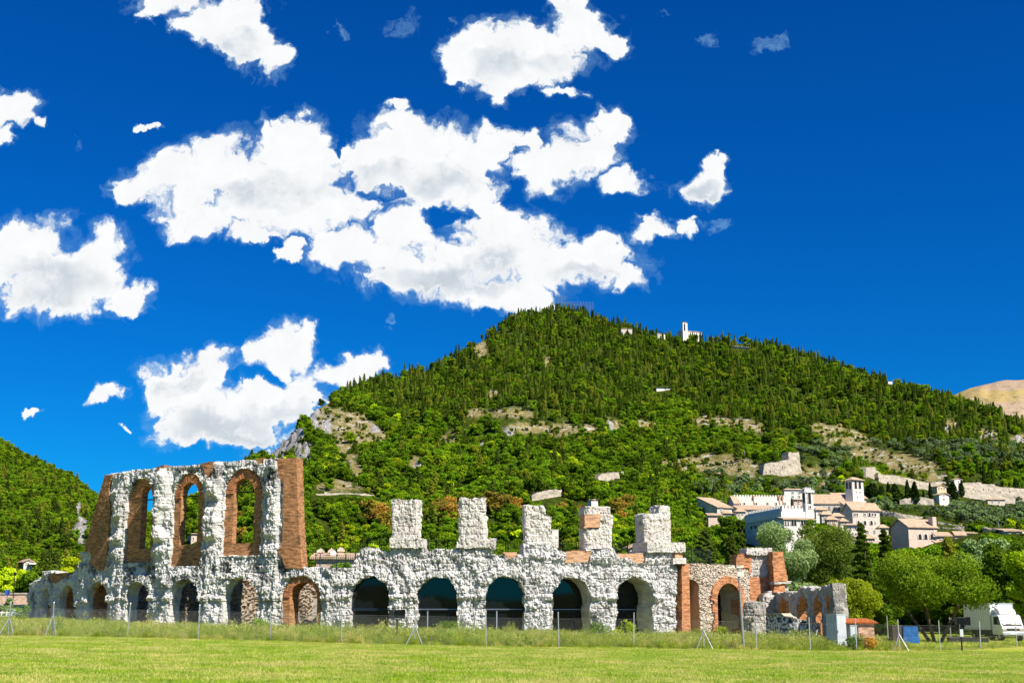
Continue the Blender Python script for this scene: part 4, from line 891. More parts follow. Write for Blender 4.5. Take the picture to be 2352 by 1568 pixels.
# ducal palace: long battlemented wall behind
B = Bld('battlemented_long_building', 'long low battlemented pale building behind the great palace', 'palace', c7(482,0)[0], c7(550,0)[0], c7(1200,0)[0], c7(0,692)[1], c7(0,850)[1], 500, 6, M_WALLW); B.body(); B.crenels(6.6, 4.5, .6)
for x in (620,668,810,942,1043,1146): B.win('R', *c7(x, 777), 2.8, 4.6)
for x in (772,1073,1113): 
    p = [B.loc('R', *c7(x + a, y)) for a, y in ((-8,720),(-8,682),(9,682),(9,720))]; facepoly('R', p, -.1, .5, M_BRICK2, 'chimney_breast', B.o)
    p = [B.loc('R', *c7(x + a, y)) for a, y in ((-5,720),(6,720),(20,785),(4,785))]; facepoly('R', p[::-1], -.1, .06, M_BRICK2, 'brick_patch', B.o)
B = Bld('lean_to_hall', 'wide tiled roof hall in front of the long battlemented building', 'house', None, c7(610,0)[0], c7(1060,0)[0], c7(0,848)[1], c7(0,900)[1], 478, 6, M_WALLS); B.L = 9; B.body('lean', 5); B.roof('lean', 5)
B = Bld('sloping_roof_house', 'house with long sloping tiled roof left of the battlemented building', 'house', c7(272,0)[0], c7(350,0)[0], c7(520,0)[0], c7(0,822)[1], c7(0,900)[1], 470, 28, M_WALLS); B.L = 12; B.body('lean', 10); B.roof('lean', 10)
B.win('R', *c7(392, 852), 2.4, 4); 
B = Bld('gabled_grey_wing', 'shaded gabled wing joining the long battlemented building at its left end', 'house', c7(482,0)[0], c7(548,0)[0], c7(600,0)[0], c7(0,760)[1], c7(0,860)[1], 486, 20, M_WALLG); B.body('x', 5); B.roof('x', 5)
B = Bld('small_brick_house', 'small house with flat terracotta roof left of the sloping roof house', 'house', c7(225,0)[0], c7(272,0)[0], c7(395,0)[0], c7(0,742)[1], c7(0,790)[1], 520, 8, M_WALLW); B.body(); B.roof('lean', 1); B.win('R', *c7(300, 765), 2, 3)
B = Bld('low_pink_house', 'low pink house between the dark trees below the sloping roof house', 'house', c7(235,0)[0], c7(245,0)[0], c7(395,0)[0], c7(0,915)[1], c7(0,1000)[1], 440, 8, M_WALLP); B.body(); B.roof('lean', 1.6); B.win('R', *c7(380, 925), 2.6, 4)
# green shuttered house
B = Bld('green_shuttered_house', 'pale house with green shutters behind the bell turret', 'house', c7(1125,0)[0], c7(1140,0)[0], c7(1350,0)[0], c7(0,612)[1], c7(0,740)[1], 545, 8, M_WALLW); B.body(); B.roof('hip', 1.6)
for x in (1238,1313):
    for y in (643,697): B.win('R', *c7(x, y), 3, 5.2, mat=M_SHUT)
B = Bld('pink_brick_house', 'pink brick house with one blue window between the two battlemented buildings', 'house', c7(1215,0)[0], c7(1250,0)[0], c7(1360,0)[0], c7(0,730)[1], c7(0,850)[1], 470, 10, M_WALLP); B.body(); B.roof('hip', 1.4); B.win('R', *c7(1306, 757), 3, 4)
# cathedral
B = Bld('cathedral_nave', 'long church nave with tiled roof and row of arched wall bays', 'church', c7(1478,0)[0], c7(1484,0)[0], c7(1862,0)[0], c7(0,772)[1], c7(0,905)[1], 492, 4, M_WALLW); B.L = 14; B.body('x', 8.5); B.roof('x', 8.5)
for x in (1600,1663,1724,1780,1842): 
    B.win('R', *c7(x, 840), 8, 19, True, M_WALLS); B.win('R', *c7(x, 828), 3.2, 9, True)
B = Bld('cathedral_transept', 'tall stone church body with tiled roof beside the bell tower', 'church', c7(1718,0)[0], c7(1752,0)[0], c7(2100,0)[0], c7(0,712)[1], c7(0,820)[1], 505, 5, M_WALLS); B.L = 13; B.body('x', 5.5); B.roof('x', 5.5); B.win('R', *c7(1930, 735), 7, 8, True, M_WALLS)
B = Bld('bell_tower', 'tall square church bell tower with paired arched openings and low pyramid roof', 'tower', c7(1848,0)[0], c7(1942,0)[0], c7(2064,0)[0], c7(0,496)[1], c7(0,740)[1], 500, 30, M_WALLW); B.body(); B.roof('hip', 3.2, .8)
for x in (1878,1915): B.win('L', *c7(x, 560), 3.2, 17, True)
for x in (1975,2023): B.win('R', *c7(x, 552), 4.4, 17, True)
for x, y in ((1990,638),(2028,642),(2001,695)): B.win('R', *c7(x, y), 1.4, 3)
m = MB(); m.box(-.25, B.W + .25, -.25, B.L + .25, B.H - 11.6, B.H - 11.2); m.build('cornice', B.wall, B.o)
B = Bld('side_chapel', 'low tiled side chapel at the foot of the church body', 'church', None, c7(1872,0)[0], c7(2105,0)[0], c7(0,808)[1], c7(0,900)[1], 484, 5, M_WALLS); B.L = 7; B.body('lean', 5); B.roof('lean', 5)
# big stone house right of the palace
B = Bld('stone_town_hall', 'large stone building with shaded gable end and arched lower windows', 'house', c7(1825,0)[0], c7(1942,0)[0], c7(2256,0)[0], c7(0,845)[1], c7(0,1065)[1], 455, 14, M_WALLS); B.body('x', 5.5); B.roof('x', 5.5)
for x in (1967,1993,2085,2172): B.win('R', *c7(x, 903), 2.8, 5.6)
B.win('R', *c7(2138, 900), 4, 8, True); B.win('R', *c7(2205, 905), 3.4, 5.4); B.win('R', *c7(2210, 998), 1.6, 3.4)
for x in (2010,2085,2161): B.win('R', *c7(x, 998), 5, 9, True)
for x, y in ((1885,852),(1858,920)): B.win('L', *c7(x, y), 2, 4)
B = Bld('white_shuttered_house', 'white house with dark shutters and tiled eaves beside the dark cedar', 'house', c7(1860,0)[0], c7(1866,0)[0], c7(2036,0)[0], c7(0,1028)[1], c7(0,1180)[1], 425, 8, M_WALLW); B.body(); B.roof('hip', 1.5, .8)
for x in (1913,1972,2005): B.win('R', *c7(x, 1066), 3.6, 5, mat=M_SHUTB)
for x in (1977,2018): B.win('R', *c7(x, 1133), 3.4, 5, mat=M_SHUTB)
m = MB(); a0, z0 = B.loc('R', *c7(1925, 1168)); a1, z1 = B.loc('R', *c7(2034, 1150)); m.box(a0, a1, -1.2, .05, z0, z1); m.build('terrace', M_WALLP, B.o)
B = Bld('stone_row_house', 'plain stone house to the right of the white shuttered house', 'house', c7(2034,0)[0], c7(2038,0)[0], c7(2270,0)[0], c7(0,1075)[1], c7(0,1230)[1], 432, 8, M_WALLS); B.body()
for x, y in ((2120,1105),(2200,1100),(2150,1160)): B.win('R', *c7(x, y), 2.6, 4)
B = Bld('lower_terrace_house', 'low house with tiled roof just under the white shuttered house', 'house', None, c7(1880,0)[0], c7(2060,0)[0], c7(0,1198)[1], c7(0,1290)[1], 405, 8, M_WALLP); B.L = 7; B.body(); B.roof('lean', 2); B.win('R', *c7(1990, 1240), 4, 6); B.win('R', *c7(1930, 1240), 3, 5)
for (x0, xc, x1, yt, yb, d_, lb, wl) in ((1500,1512,1640,850,960,462,'small white house with tiled roof under the church bays','W'),(1560,1580,1700,905,1000,448,'narrow pale house second below the church bays','S'),(1690,1705,1830,925,1010,446,'pale house left of the stone town hall','P'),(1620,1640,1760,965,1040,436,'low pink house in front of the pale house left of the town hall','P'),
        (2255,2262,2360,1060,1150,455,'small stone house right of the stone town hall','S'),(1790,1800,1880,985,1080,432,'slim house squeezed left of the white shuttered house','W'),(2060,2075,2200,1185,1260,410,'low tiled house under the plain stone house','P'),(400,420,520,890,960,450,'small house behind the dark round pine','W'),(560,575,680,870,930,470,'low house between the pine and the great palace','S')):
    B = Bld('town_house', lb, 'house', c7(x0,0)[0], c7(xc,0)[0], c7(x1,0)[0], c7(0,yt)[1], c7(0,yb)[1], d_, 9, {'W': M_WALLW, 'S': M_WALLS, 'P': M_WALLP}[wl], keep=False); B.body(); B.roof('hip', 3, .6)
    for q in (.3, .7): B.win('R', *c7(xc + (x1 - xc) * q, yt + 22), 2.4, 3.6, mat=M_SHUTB)
B = Bld('garden_hut', 'tiny pale hut in the olives right of the low farmhouse', 'hut', None, c8(1800,0)[0], c8(1850,0)[0], c8(0,935)[1], c8(0,960)[1], None, 6, M_WALLW); B.L = 4; B.body(); B.roof('hip', 1.4, .4)
B = Bld('roadside_house', 'low pale house above the long road wall at far right', 'house', None, c8(1745,0)[0], c8(1930,0)[0], c8(0,1240)[1], c8(0,1275)[1], None, 6, M_WALLW); B.L = 6; B.body(); B.roof('lean', 2, .5); B.win('R', *c8(1800, 1252), 2, 3); B.win('R', *c8(1880, 1252), 2, 3)
# barn-like building on the right
B = Bld('gabled_brick_hall', 'big pink hall with shaded gable end and three arched windows', 'hall', c8(555,0)[0], c8(745,0)[0], c8(1030,0)[0], c8(0,1190)[1], c8(0,1400)[1], 395, 20, M_WALLP); B.body('x', 5.4); B.roof('x', 5.4)
for x in (860,920,984): B.win('R', *c8(x, 1293), 6.4, 11.5, True)
m = MB(); m.box(B.W - 1.2, B.W + .2, -.1, 2, 0, B.H + 3.2); m.build('end_pier', B.wall, B.o)
B = Bld('small_tiled_house', 'small house with tiled roof right of the pink hall', 'house', c8(1030,0)[0], c8(1038,0)[0], c8(1175,0)[0], c8(0,1292)[1], c8(0,1400)[1], 385, 8, M_WALLP); B.body(); B.roof('lean', 2.6, .6); B.win('R', *c8(1080, 1310), 2, 3)
B = Bld('low_brick_shed', 'low brick shed with tiled roof below the small tiled house', 'house', c8(1036,0)[0], c8(1040,0)[0], c8(1110,0)[0], c8(0,1372)[1], c8(0,1420)[1], 372, 8, M_WALLS); B.body(); B.roof('lean', 2, .6); B.win('R', *c8(1075, 1388), 4, 3)
B = Bld('brown_gabled_house', 'brown brick house with gable behind the grey green oak', 'house', c8(1195,0)[0], c8(1232,0)[0], c8(1330,0)[0], c8(0,1272)[1], c8(0,1340)[1], 400, 10, M_WALLP); B.body('x', 1.8); B.roof('x', 1.8); B.win('R', *c8(1290, 1285), 3, 3)
B = Bld('long_tiled_house', 'long low tiled house at the right end of the lower row', 'house', None, c8(1320,0)[0], c8(1445,0)[0], c8(0,1262)[1], c8(0,1330)[1], 402, 8, M_WALLS); B.L = 6; B.body(); B.roof('lean', 1.6, .6); B.win('R', *c8(1380, 1275), 2, 2.4)
B = Bld('ochre_house', 'ochre house with gable end under the old town wall', 'house', c8(975,0)[0], c8(1042,0)[0], c8(1136,0)[0], c8(0,772)[1], c8(0,850)[1], None, 28, M_WALLY, ub=c8(1042,0)[0]); B.body('y', 2.4); B.roof('y', 2.4)
for x, y in ((1060,790),(1088,790),(1115,792)): B.win('R', *c8(x, y), 2, 3)
B = Bld('white_gabled_house', 'white stone house with two windows below the ochre house', 'house', c8(1008,0)[0], c8(1066,0)[0], c8(1164,0)[0], c8(0,858)[1], c8(0,960)[1], None, 24, M_WALLW); B.body('y', 2.2); B.roof('y', 2.2)
for x, y in ((1111,862),(1111,905)): B.win('R', *c8(x, y), 2.8, 3, mat=M_SHUTB)
B.win('L', *c8(1022, 905), 2, 4)
B = Bld('gate_tower', 'small pale gate tower with low gable on the old town wall', 'tower', c8(1183,0)[0], c8(1225,0)[0], c8(1302,0)[0], c8(0,700)[1], c8(0,830)[1], None, 20, M_WALLW); B.body('y', 1.8); B.roof('y', 1.8, .4); B.win('R', *c8(1265, 720), 1.8, 3)
B = Bld('low_farmhouse', 'low farmhouse with tiled roof under the right end of the town wall', 'house', c8(1560,0)[0], c8(1572,0)[0], c8(1750,0)[0], c8(0,908)[1], c8(0,960)[1], None, 6, M_WALLS); B.body(); B.roof('hip', 1.6, .6); B.win('R', *c8(1620, 930), 2, 3); B.win('R', *c8(1690, 930), 2, 3)
B = Bld('hidden_white_house', 'small white house tucked in the trees above the city wall', 'house', None, c8(1395,0)[0], c8(1505,0)[0], c8(0,732)[1], c8(0,760)[1], None, 6, M_WALLW); B.L = 5; B.body(); B.roof('hip', 1, .5)
# hilltop church and houses
B = Bld('hilltop_church', 'white church with long nave on the mountain ridge', 'church', cB(486,0)[0], cB(524,0)[0], cB(616,0)[0], cB(0,98)[1], cB(0,150)[1], 1436, 25, M_WALLW, keep=False); B.body('x', 5); B.roof('x', 5, .6)
for i in range(5): B.win('R', *cB(545 + i * 14, 118 + i * 2), 1.3, 2.2)
B = Bld('hilltop_belfry', 'slender white belfry of the ridge church', 'tower', cB(508,0)[0], cB(514,0)[0], cB(538,0)[0], cB(0,52)[1], cB(0,140)[1], 1430, 20, M_WALLW, keep=False); B.body(); B.roof('hip', 1.6, .5); B.win('R', *cB(523, 78), 3, 16, True)
B = Bld('ridge_house', 'small white house on the ridge left of the church', 'house', cB(366,0)[0], cB(374,0)[0], cB(418,0)[0], cB(0,112)[1], cB(0,150)[1], 1440, 20, M_WALLW, keep=False); B.body(); B.roof('hip', 2, .6); B.win('R', *cB(385, 122), 2, 2.4); B.win('R', *cB(400, 126), 2, 2.4)
B = Bld('ridge_cabin', 'tiny cabin half hidden in the pines near the summit', 'house', None, cB(182,0)[0], cB(240,0)[0], cB(0,86)[1], cB(0,100)[1], 1420, 6, M_WALLS, keep=False); B.L = 6; B.body(); B.roof('lean', 1)
B = Bld('forest_villa', 'flat white villa alone in the upper forest', 'house', cB(350,0)[0], cB(372,0)[0], cB(447,0)[0], cB(0,402)[1], cB(0,424)[1], None, 10, M_WALLW); B.body(); B.roof('hip', 1.4, 1); B.win('R', *cB(420, 410), 3, 2.4)
B = Bld('slope_hut', 'small pale hut among the cypresses near the right ridge', 'house', None, cB(1620,0)[0], cB(1642,0)[0], cB(0,368)[1], cB(0,384)[1], None, 6, M_WALLW); B.L = 5; B.body(); B.roof('hip', 1, .4)
B = Bld('villa_on_left_hill', 'white villa with balcony in the trees of the left hill', 'house', c1(150,0)[0], c1(190,0)[0], c1(262,0)[0], c1(0,935)[1], c1(0,1000)[1], None, 30, M_WALLW); B.body('y', 1.4); B.roof('y', 1.4, .6); B.win('R', *c1(215, 950), 2, 4); m = MB(); a, z = B.loc('R', *c1(225, 945)); m.box(a, a + 3, -1.6, .05, z - .4, z); m.build('balcony', M_WALLW, B.o)
B = Bld('pale_house_behind_trees', 'pale house hidden low behind the yellow green trees at left', 'house', None, c1(60,0)[0], c1(160,0)[0], c1(0,1050)[1], c1(0,1150)[1], 260, 4, M_WALLW); B.L = 6; B.body(); B.roof('hip', 1.2, .5); B.win('R', *c1(110, 1075), 3, 3)
B = Bld('tiny_tiled_tower', 'little brick dovecote tower seen through the middle tall window', 'tower', c2(220,0)[0], c2(250,0)[0], c2(285,0)[0], c2(0,712)[1], c2(0,800)[1], None, 20, M_WALLP); B.body(); B.roof('hip', 1, .6); B.win('R', *c2(268, 750), 2.4, 6)
B = Bld('terracotta_roof_house', 'house with long terracotta roof and chimneys just right of the tall ruin', 'house', None, c2(1232,0)[0], c2(1620,0)[0], c2(0,915)[1], c2(0,980)[1], 180, 5, M_WALLP); B.L = 9; B.body(); B.roof('lean', 2.2, .5)
for x, y, h in ((1278,850,40),(1368,845,40),(1445,832,50)):
    a, z = B.loc('R', *c2(x, 880)); m = MB(); hh = h / 3.5 * B.d / 3047; m.box(a - .35, a + .35, 3.5, 4.2, z - 2, z - 0.2 + hh); m.box(a - .5, a + .5, 3.35, 4.35, z - .2 + hh, z + .05 + hh); m.prism([(a - .5, z + .05 + hh), (a + .5, z + .05 + hh), (a, z + .45 + hh)], 3.35, 4.35); m.build('chimney', M_WALLP, B.r)
m = MB(); a, z = B.loc('R', *c2(1384, 862)); m.tube((a, 3.2, z), (a, 3.05, z + .02), .42, .42, 14); m.tube((a, 3.3, z - 1.2), (a, 3.3, z), .04); m.build('satellite_dish', M_WALLW, B.r)
B = Bld('cottage_behind_wall', 'cottage with gabled tiled roof between the fourth and fifth pillars', 'house', c4(1085,0)[0], c4(1100,0)[0], c4(1222,0)[0], c4(0,615)[1], c4(0,660)[1], 210, 12, M_WALLP); B.body('y', 1.2); B.roof('y', 1.2, .5); B.win('R', *c4(1140, 620), 3, 4)
B = Bld('turret_with_cap', 'small pale turret with low tiled cap standing behind the fourth pillar', 'tower', c4(742,0)[0], c4(775,0)[0], c4(830,0)[0], c4(0,208)[1], c4(0,300)[1], None, 25, M_WALLW, dh=6); B.body(); B.roof('hip', .9, .4); B.win('R', *c4(800, 212), 3, 2.4); B.win('L', *c4(756, 212), 2, 2.4)
B = Bld('plain_stone_tower', 'plain square beige block tower behind the third pillar', 'tower', c4(438,0)[0], c4(442,0)[0], c4(495,0)[0], c4(0,466)[1], c4(0,640)[1], None, 10, M_WALLW, dh=4); B.body(); B.win('R', *c4(482, 520), 1.2, 2)
m = MB(); m.box(-.1, B.W + .1, -.1, B.L + .1, B.H + .01, B.H + .25); m.build('coping', M_WALLW, B.o)

# --- free standing old walls, following the slope
def px_wall(name, label, top, bot, th, mat, d=None, cat='wall', holes=(), off=None, step=None, j=.5, dd=0, keep=True, flat=None):
    """ an outlined ruined wall: its foot line lies on the hill """
    pts = []
    for (u, v) in bot: pts.append((u, (d if d else hit(u, v)) + dd))
    if flat: d0_ = min(pts[0][1], pts[-1][1]); pts = [(u_, d0_ * (1 - flat * (1 - q_ / (len(pts) - 1)))) for q_, (u_, _) in enumerate(pts)]
    if len(pts) < 3: pts = [pts[0], ((pts[0][0] + pts[-1][0]) / 2, (pts[0][1] + pts[-1][1]) / 2), pts[-1]]
    cv = Curve(pts, v=sum(v for _, v in bot) / len(bot)); D = np.mean([p[1] for p in pts]); sc = D / 3047
    poly = poly_px(cv, top) + [(a, b - 4 * sc * (2 if flat else 3)) for a, b in poly_px(cv, bot[::-1])]; st = step or max(.25, sc * 1.2)
    hs = [(cv.pix(u, v), w * sc / 2, h * sc / 2) for (u, v, w, h) in holes]
    def sol(s, z):
        m = inpoly(s + (fbm(s, z, 0, 3, 3) - .5) * j, z + (fbm(s, z, 0, 3, 6) - .5) * j, poly)
        for (c, w, h) in hs: m &= ~((np.abs(s - c[0]) < w) & (np.abs(z - c[1]) < h))
        return m
    c = cv.P(cv.L / 2); th_ = thing(name, label, cat, (c[0], c[1], float(poly[-1][1])))
    o = relief('wall_face', cv, sol, off or (lambda s, z: (fbm(s / 2, z / 2, 0, 4, 3) - .5) * .8), bbox(poly), th, mat, None, st, 2)
    if o: o.parent = th_; o.matrix_parent_inverse = Matrix.Translation(-th_.location)
    if holes:
        m = MB()
        for (c, w, h) in hs:
            p = cv.P(c[0]); n = cv.Nn(c[0]); m = MB(); dq = th * .5
            q = [(c[0] - w - .2, c[1] - h - .2), (c[0] + w + .2, c[1] - h - .2), (c[0] + w + .2, c[1] + h + .2), (c[0] - w - .2, c[1] + h + .2)]
            P4 = []
            for (s_, z_) in q: p = cv.P(s_); P4.append((p[0] - n[0] * dq, p[1] - n[1] * dq, z_))
            P8 = P4 + [(a - n[0] * .2, b - n[1] * .2, c_) for a, b, c_ in P4]
            k = m.hexa([P8[0], P8[1], P8[5], P8[4], P8[3], P8[2], P8[6], P8[7]]).build('dark_slot', M_VOID); k.parent = th_; k.matrix_parent_inverse = Matrix.Translation(-th_.location)
    if keep: KEEP.append((min(u for u, v in top), min(v for u, v in top), max(u for u, v in top), max(v for u, v in bot) - 4, D))
    return th_
M_OLDW = m_stone('old town wall stone', (0.42, 0.36, 0.27), (0.68, 0.60, 0.49), (0.30, 0.24, 0.17), .4, False, .3)
px_wall('castle_ruin', 'pale ruined castle wall with tall broken tower on the olive slope', [c7(*p) for p in ((883,445),(895,350),(912,302),(980,290),(1060,290),(1120,268),(1180,258),(1190,250),(1187,168),(1218,166),(1228,180),(1250,172),(1310,166),(1322,270),(1345,415))], [c7(880,452),c7(1120,468),c7(1345,430)], 5, M_OLDW, cat='castle',
        holes=[(*c7(x, y), w, h) for x, y, w, h in ((1053,342,1.6,3.4),(1115,348,1.6,4.6),(1143,350,1.6,5),(1173,345,1.6,4.2),(923,403,1.8,4.6),(970,395,1.8,5),(1020,398,1.8,4.4),(1245,242,1.4,2.5))])
px_wall('wall_tower_ruin', 'grey broken tower at the upper end of the old town wall', [c8(*p) for p in ((300,572),(395,568),(402,600),(432,612),(440,700))], [c8(300,690),c8(440,715)], 5, M_OLDW, cat='tower')
px_wall('old_town_wall', 'long descending medieval town wall with arrow slits and ivy on top', [c8(*p) for p in ((425,622),(480,650),(580,650),(650,665),(760,685),(860,715),(960,735),(1060,715),(1140,728),(1145,760))], [c8(430,715),c8(600,770),c8(800,815),c8(970,835),c8(1145,830)], 2.5, M_OLDW, flat=.03,
        holes=[(*c8(x, y), 2, 3.4) for x, y in ((430,690),(552,712),(708,722),(860,760),(926,772))])
px_wall('right_town_wall', 'pale stepped medieval town wall with dark slits at far right', [c8(*p) for p in ((1300,740),(1310,732),(1500,728),(1510,745),(1640,748),(1660,770),(1760,778),(1850,785),(1940,790),(1990,800))], [c8(1300,850),c8(1480,870),c8(1700,905),c8(1990,930)], 2.5, M_OLDW, flat=.03,
        holes=[(*c8(x, y), 2.4, 4) for x, y in ((1365,795),(1420,798),(1528,803),(1580,806),(1637,810),(1695,825),(1800,830))])
px_wall('garden_retaining_wall', 'light curved retaining wall below the olives right of the church', [c8(*p) for p in ((440,1018),(620,1045),(760,1070),(890,1088))], [c8(440,1080),c8(620,1105),c8(760,1122),c8(890,1110)], 1.5, M_OLDW)
px_wall('lower_street_wall', 'street wall running right from the pink hall', [c8(*p) for p in ((1040,1190),(1200,1200),(1310,1185),(1322,1190))], [c8(1040,1235),c8(1322,1245)], 1.2, M_OLDW)
px_wall('round_bastion', 'low dark bastion wall behind the street wall', [c8(*p) for p in ((1045,1138),(1120,1150),(1230,1170),(1300,1190))], [c8(1045,1172),c8(1300,1215)], 1.2, M_OLDW)
px_wall('road_wall', 'long pale wall beneath the road at the right edge', [c8(*p) for p in ((1290,1168),(1500,1200),(1700,1226),(1940,1238),(2000,1240))], [c8(1290,1178),c8(1500,1216),c8(1700,1246),c8(2000,1262)], 1.2, M_OLDW)
px_wall('cypress_terrace_wall', 'terrace wall under the row of cypresses', [c8(*p) for p in ((650,910),(800,880),(900,880),(1010,905))], [c8(650,960),c8(1010,975)], 1.2, M_OLDW)
px_wall('valley_wall_ruin', 'weathered pale wall with ivy half hidden in the woods behind the middle pillars', [cA(*p) for p in ((1690,1300),(1720,1282),(1800,1268),(1880,1262))], [cA(1690,1338),cA(1880,1310)], 2, M_OLDW)
px_wall('rocky_wall_remnant', 'short rough white wall remnant in the woods left of the castle', [cB(*p) for p in ((58,885),(80,865),(110,868),(150,862),(210,855))], [cB(60,905),cB(140,900),cB(212,880)], 4, M_OLDW)
px_wall('terrace_wall_left', 'long low terrace wall across the slope above the ruin', [cA(*p) for p in ((330,1293),(430,1288),(600,1292),(720,1300))], [cA(330,1298),cA(430,1300),(cA(620,1308)),cA(720,1306)], 2, M_OLDW)
px_wall('ridge_road_wall', 'brown retaining wall just under the ridge', [cB(*p) for p in ((775,178),(870,185))], [cB(775,190),cB(870,200)], 2, M_OLDW)
px_wall('aqueduct_wall', 'narrow ledge wall on the rocky left shoulder of the mountain', [(745,1131),(842,1133)], [(745,1138),(842,1141)], 2, M_OLDW)
# ivy along the town wall
# summit lighting frame, cross
m = MB(); Ys = 1490
def pt(x, y): k, e = ray(*((x), (y))); return (k * Ys, Ys, EYE + e * Ys)
root = thing('summit_lattice', 'thin steel lattice rig standing on the summit', 'mast', pt(1320, 725))
for y in (683, 687, 691, 695): m.tube(pt(1283, y), pt(1303 if y < 690 else 1362, y + (0 if y < 690 else 6)), .16, n=5)
for y in (699, 703, 707): m.tube(pt(1285, y - 3), pt(1364, y + 6), .16, n=5)
for i, x in enumerate(np.linspace(1283, 1362, 12)): m.tube(pt(x, 730), pt(x, 680 + (i > 2) * 12), .16, n=5)
o = m.build('lattice', m_plain('steel', (0.25, 0.27, 0.3), .5, .5)); o.parent = root; o.matrix_parent_inverse = Matrix.Translation(-root.location)
m = MB(); Ys = 1400; a = cB(767, 150); b = cB(767, 112); c = cB(757, 121); d = cB(777, 121); m.tube(pt(*a), pt(*b), .45, n=5); m.tube(pt(*c), pt(*d), .4, n=5); tag(m.build('ridge_cross', M_IRON), 'thin tall cross on the bare ridge right of the church', 'cross')
# street lamps and utility poles on the slope
for (C_, x, y0, y1) in ((c8,160,530,615),(c8,1092,630,720),(c8,410,895,985),(c8,1685,1105,1195),(c8,1808,605,655),(c7,672,155,240),(c7,717,240,310),(c7,472,260,345),(c7,1945,305,400)):
    a = C_(x, y1); d = hit(a[0], a[1]); k, e0 = ray(*a); e1 = ray(*C_(x, y0))[1]; m = MB(); m.tube((k * d, d, EYE + e0 * d - 1), (k * d, d, EYE + e1 * d), .22, .14, 6)
    tag(m.build('utility_pole', M_ALU), 'thin pale utility pole standing on the slope', 'pole', 'utility poles on the slope')
# ------------------------------------------------------------------ foliage
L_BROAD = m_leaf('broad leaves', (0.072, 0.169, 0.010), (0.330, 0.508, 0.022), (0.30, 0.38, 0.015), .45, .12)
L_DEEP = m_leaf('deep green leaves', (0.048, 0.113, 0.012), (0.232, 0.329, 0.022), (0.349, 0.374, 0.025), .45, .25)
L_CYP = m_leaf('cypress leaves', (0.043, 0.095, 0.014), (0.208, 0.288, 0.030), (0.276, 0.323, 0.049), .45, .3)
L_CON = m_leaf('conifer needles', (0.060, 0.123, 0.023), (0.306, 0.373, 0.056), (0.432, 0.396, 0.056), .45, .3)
L_OLIVE = m_leaf('olive leaves', (0.103, 0.162, 0.065), (0.283, 0.360, 0.161), (0.227, 0.322, 0.113), .2, .3)
L_AUT = m_leaf('rust leaves', (0.22, 0.16, 0.025), (0.60, 0.46, 0.08), (0.55, 0.30, 0.06), .4, .45)
L_YEL = m_leaf('yellow green leaves', (0.294, 0.412, 0.011), (0.719, 0.794, 0.023), (0.567, 0.681, 0.020), .35, .3)
L_GREY = m_leaf('grey green needles', (0.13, 0.19, 0.07), (0.42, 0.52, 0.24), None, .4, .3)
L_CYPD = m_leaf('dark cypress leaves', (0.012, 0.032, 0.008), (0.07, 0.12, 0.02), None, .2, .3)
L_LOC = m_leaf('feathery leaves', (0.15, 0.25, 0.015), (0.48, 0.66, 0.05), None, .45, .3)
M_BARK = m_plain('bark', (0.10, 0.075, 0.05), .95, 0, .35, 4, .1, .6)
def leafcards(P, Nv, size, rng, tint, asp=1.5):
    """ one rhombic leaf clump per point """
    n = len(P); nr = Nv + rng.normal(0, .55, (n, 3)); nr /= np.linalg.norm(nr, axis=1)[:, None] + 1e-9
    r = rng.normal(0, 1, (n, 3)); t1 = np.cross(nr, r); t1 /= np.linalg.norm(t1, axis=1)[:, None] + 1e-9; t2 = np.cross(nr, t1)
    sz = (size * rng.uniform(.6, 1.35, n))[:, None]
    bend = nr * sz * .35
    V = np.stack([P + t1 * sz * asp * .5 - bend * .5, P + t2 * sz * .5 + bend * .3, P - t1 * sz * asp * .5 - bend * .5, P - t2 * sz * .5 + bend * .3], 1).reshape(-1, 3)
    return V, np.arange(4 * n).reshape(n, 4), tint
